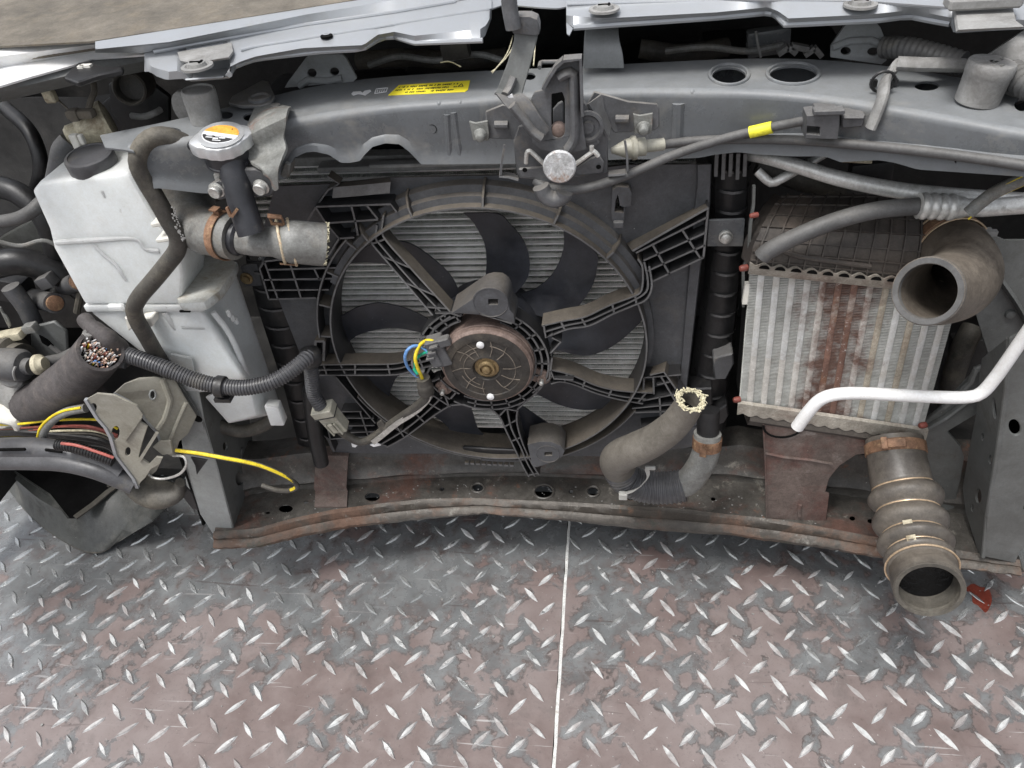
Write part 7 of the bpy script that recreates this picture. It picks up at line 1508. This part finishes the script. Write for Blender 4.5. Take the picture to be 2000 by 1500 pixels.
# ================================================================== bits in the left cavity
lp_ = thing('inner_wing', (-.6, .1, .3), 'black inner wing panel in deep shade at the left edge', 'inner wing')
m = MB(); m.sheet([[PY(a, b, y_) for a, b, y_ in r] for r in ([(-60, 200, .25), (60, 190, .25), (170, 190, .24), (300, 170, .22)], [(-60, 350, .22), (60, 330, .24), (150, 330, .22), (260, 300, .2)], [(-60, 470, .14), (60, 470, .18), (140, 470, .20), (260, 460, .2)], [(-60, 640, .12), (60, 640, .14), (160, 640, .18), (260, 640, .2)])], .003); obj('panel', m, M['bay'], lp_)
m = MB(); m.prism(pl([(210, 165), (235, 150), (290, 160), (330, 190), (330, 250), (250, 260), (215, 220)], .10), Vector((0, .01, 0))); obj('lamp_mount', m, M['black'], lp_, bevel=.004, seg=2)
sn = thing('lamp_socket', PY(165, 245, .02), 'dirty cream plastic lamp socket with grey cable at the upper left', 'socket')
d = Vector((.62, .35, .10)).normalized(); p = PY(132, 268, .0)
m = MB(); m.lathe(p, d, [(.010, 0), (.013, .004), (.013, .014), (.018, .018), (.020, .024), (.0235, .040), (.0255, .046), (.0255, .052), (.02, .054), (0, .054)], 28); obj('socket_body', m, M['cream'], sn)
m = MB(); m.box(PY(150, 278, -.015), .010, .008, .020); m.box(PY(160, 272, -.02), .006, .006, .012); obj('socket_clip', m, M['white'], sn, bevel=.001)
m = MB(); m.box(PY(158, 222, -.004), .034, .012, .010); m.box(PY(146, 224, -.006), .012, .012, .014); obj('dirt_lump', m, M['hoodtop'], sn, bevel=.003, seg=2)
m = MB(); m.tube(resample(cr([PY(134, 275, -.004), PY(120, 292, -.01), PY(114, 320, -.012), PY(108, 348, -.01), PY(100, 380, 0)], 5), .005), [.014]*4+[.010]*80 if False else .011, n=14); obj('cable', m, M['conndark'], sn)
m = MB(); m.tube(cr([PY(172, 215, .0), PY(178, 195, .01), (PY(184, 178, .02)), PY(180, 150, .03)], 4), .0035, n=8); m.tube([PY(135, 215, 0), PY(108, 190, .01)], .0012, n=6); obj('root_like_debris', m, M['hoodtop'], sn)
m = MB(); m.box(PY(98, 188, .0), .014, .01, .014); tag(obj('cream_scrap', m, M['cream'], bevel=.002), 'small cream scrap under the fender lip', 'scrap')
tb_ = MB(); d = (PY(246, 178, -.01)-PY(276, 158, .06)).normalized(); tb_.lathe(PY(272, 160, .06), d, [(.019, 0), (.019, .05), (.017, .052), (.0155, .050), (.0155, .03), (0, .03)], 26); tag(obj('tube_stub', tb_, M['rubber']), 'short grey open tube stub below the hood strip at upper left', 'tube')
g = resample(cr([PY(-20, 436, -.02), PY(30, 428, -.02), PY(60, 414, -.02), PY(80, 396, -.01), PY(110, 372, .02)], 6), .006); m = MB(); m.tube(g, .0085, n=14); tag(obj('thin_hose', m, M['cablegrey']), 'thin grey hose entering at the left edge beside the white bottle', 'hose')
ac_ = thing('actuator', PY(30, 700, -.06), 'dark cylindrical actuator with cream collar at the left edge', 'actuator')
m = MB(); m.lathe(PY(-30, 690, -.04), Vector((1, -.2, -.05)), [(.03, 0), (.034, .004), (.034, .018), (.031, .020), (.031, .045), (.034, .048), (.034, .054), (.026, .058), (.026, .07), (0, .072)], 30); obj('body', m, M['rubber'], ac_)
m = MB(); m.lathe(PY(14, 712, -.075), Vector((1, -.1, 0)), [(.022, -.02), (.024, 0), (.024, .024), (.020, .03), (.012, .032), (.012, .042), (0, .042)], 26); obj('end_cap', m, M['conndark'], ac_)
m = MB(); m.lathe(PY(76, 712, -.08), Vector((1, .1, .1)), [(.008, -.004), (.0145, -.003), (.0145, .003), (.011, .006), (.009, .010), (0, .01)], 22); obj('cream_collar', m, M['cream'], ac_)
m = MB(); m.tube([PY(82, 712, -.07), PY(120, 705, -.05), PY(150, 690, -.03)], .011, n=12); obj('stem', m, M['conndark'], ac_)
m = MB(); m.lathe(PY(20, 738, -.085), Vector((.2, -1, .2)), [(.016, -.004), (.017, 0), (.012, .004), (.008, .003), (0, .003)], 20); m.tube(cr([PY(30, 716, -.095), PY(26, 728, -.1), PY(30, 742, -.1)], 4), .0018, n=6); obj('lever_pin', m, M['dustsleeve'], ac_)
for (a, b, c, d_), l, r_ in (((62, 582, 106, 592), 'black hose stub with rusty end plug in the shade at left', .015), ((128, 560, 152, 550), 'short black hose stub touching the left edge of the white bottle', .013)):
    t_ = thing('hose_stub', PY(a, b, .03), l, 'hose stub'); p0, p1 = PY(a, b, .05), PY(c, d_, .01); m = MB(); m.tube([p0, p0.lerp(p1, .5), p1], r_, n=18); obj('hose_body', m, M['conndark'], t_)
    m = MB(); m.lathe(p1-(p1-p0).normalized()*.004, p1-p0, [(.0115, 0), (.0115, .009), (.006, .010), (0, .010)], 18); obj('rusty_plug', m, M['clamp'], t_)
lb_ = thing('light_grey_panel', PY(110, 660, .02), 'light grey moulded panel fragment with a dark blade shaped slot, left of the loom', 'panel')
m = MB(); m.prism(pl([(58, 640), (105, 628), (130, 648), (132, 690), (118, 720), (70, 712), (60, 676)], -.02), Vector((0, .006, 0))); obj('panel', m, M['rail'], lb_, bevel=.002)
m = MB(); m.prism(pl([(76, 655), (92, 664), (104, 676), (96, 678), (82, 670)], -.022), Vector((0, .002, 0))); obj('slot', m, M['void'], lb_); m = MB(); m.bar(PY(96, 676, -.024), PY(124, 698, -.024), .006, .004); obj('strip', m, M['dustsleeve'], lb_)
m = MB(); m.tube(resample(cr([PY(-20, 800, -.09), PY(10, 806, -.09), PY(36, 812, -.09), PY(44, 824, -.088)], 5), .005), .020, n=16, flat=.6); m.tube(resample([PY(-20, 822, -.092), PY(20, 826, -.092), PY(40, 830, -.09)], .005), .012, n=12); tag(obj('white_rag', m, M['white']), 'crumpled dirty white cloth scrap at the left edge', 'cloth scrap')

# dim clutter filling the left cavity and the gap behind the bar: parts of the engine bay
def clutter(name, pts, r_, mt, n=12):
    g = resample(path(*pts), .006); mm = MB(); mm.tube(g, r_, n=n); return obj(name, mm, M[mt], bay)
clutter('bay_hose', [(-20, 360, .08), (40, 380, .07), (90, 430, .06), (110, 500, .06), (100, 560, .07)], .016, 'black')
clutter('bay_hose', [(10, 210, .16), (60, 260, .12), (80, 330, .10), (60, 400, .10)], .010, 'black')
clutter('bay_hose', [(-20, 520, .02), (30, 510, .03), (80, 520, .04), (130, 540, .05), (170, 570, .06)], .020, 'black')
clutter('bay_hose', [(20, 560, .0), (50, 600, .0), (70, 640, .0)], .013, 'conndark')
clutter('bay_wire', [(-10, 470, .0), (40, 480, .01), (90, 470, .02), (140, 500, .03)], .003, 'hosegrey', 8)
clutter('bay_wire', [(0, 600, -.02), (20, 640, -.02), (14, 620, -.02), (4, 610, -.02)], .0018, 'hosegrey', 8)
clutter('bay_wire', [(150, 420, .05), (140, 480, .04), (160, 540, .03), (150, 610, .02)], .005, 'rubber', 8)
clutter('bay_hose', [(560, 300, .12), (540, 340, .10), (350, 390, .09), (330, 350, .1)], .012, 'rubber')
clutter('bay_hose', [(1900, 640, .14), (1880, 680, .12), (1860, 740, .12), (1850, 790, .12)], .016, 'rubber')
clutter('bay_hose', [(1480, 320, .14), (1560, 352, .13), (1660, 372, .13), (1760, 380, .14)], .013, 'rubber')
clutter('bay_wire', [(1300, 100, .15), (1380, 92, .14), (1460, 100, .14), (1530, 88, .14)], .004, 'hosegrey', 8)
clutter('bay_wire', [(720, 128, .14), (780, 110, .14), (850, 118, .13), (930, 106, .13), (980, 118, .13)], .004, 'hosegrey', 8)
clutter('bay_wire', [(1476, 60, .12), (1480, 85, .12), (1486, 112, .12)], .0016, 'dustsleeve', 8)
def clump(name, c, sx, sy, sz, mt, rot=0, bev=.004):
    ax = (Vector((math.cos(rot), 0, math.sin(rot))), Y1, Vector((-math.sin(rot), 0, math.cos(rot)))); mm = MB(); mm.box(PY(*c), sx, sy, sz, ax); return obj(name, mm, M[mt], bay, bevel=bev, seg=2)
clump('bay_bracket', (60, 470, .12), .09, .02, .05, 'liner', .4); clump('bay_plug', (92, 548, .02), .022, .02, .018, 'conndark', .3, .002); clump('bay_plug', (150, 512, .03), .03, .02, .02, 'black', -.4, .002)
clump('bay_bracket', (20, 560, .05), .06, .03, .04, 'black', -.2); clump('bay_bracket', (1500, 80, .16), .05, .02, .03, 'bar', .1); clump('bay_plug', (890, 96, .12), .034, .02, .02, 'rubber', .1, .003)
clump('bay_bracket', (1700, 335, .10), .05, .02, .03, 'black', .1); clump('bay_bracket', (1890, 700, .16), .05, .03, .09, 'bay', .2); clump('bay_bracket', (800, 300, .10), .2, .02, .03, 'liner', 0); clump('bay_bracket', (250, 215, .13), .06, .02, .05, 'black', .5)
m = MB(); m.tube(cr([PY(258, 226, .06), PY(280, 228, .05), PY(300, 222, .05), PY(314, 214, .06)], 5), .004, n=8); obj('bay_wire', m, M['dustsleeve'], bay)
clump('bay_bracket', (20, 655, -.03), .05, .02, .012, 'cream', .2, .003); clump('bay_plug', (60, 640, -.03), .02, .014, .012, 'hosegrey', .2, .002)
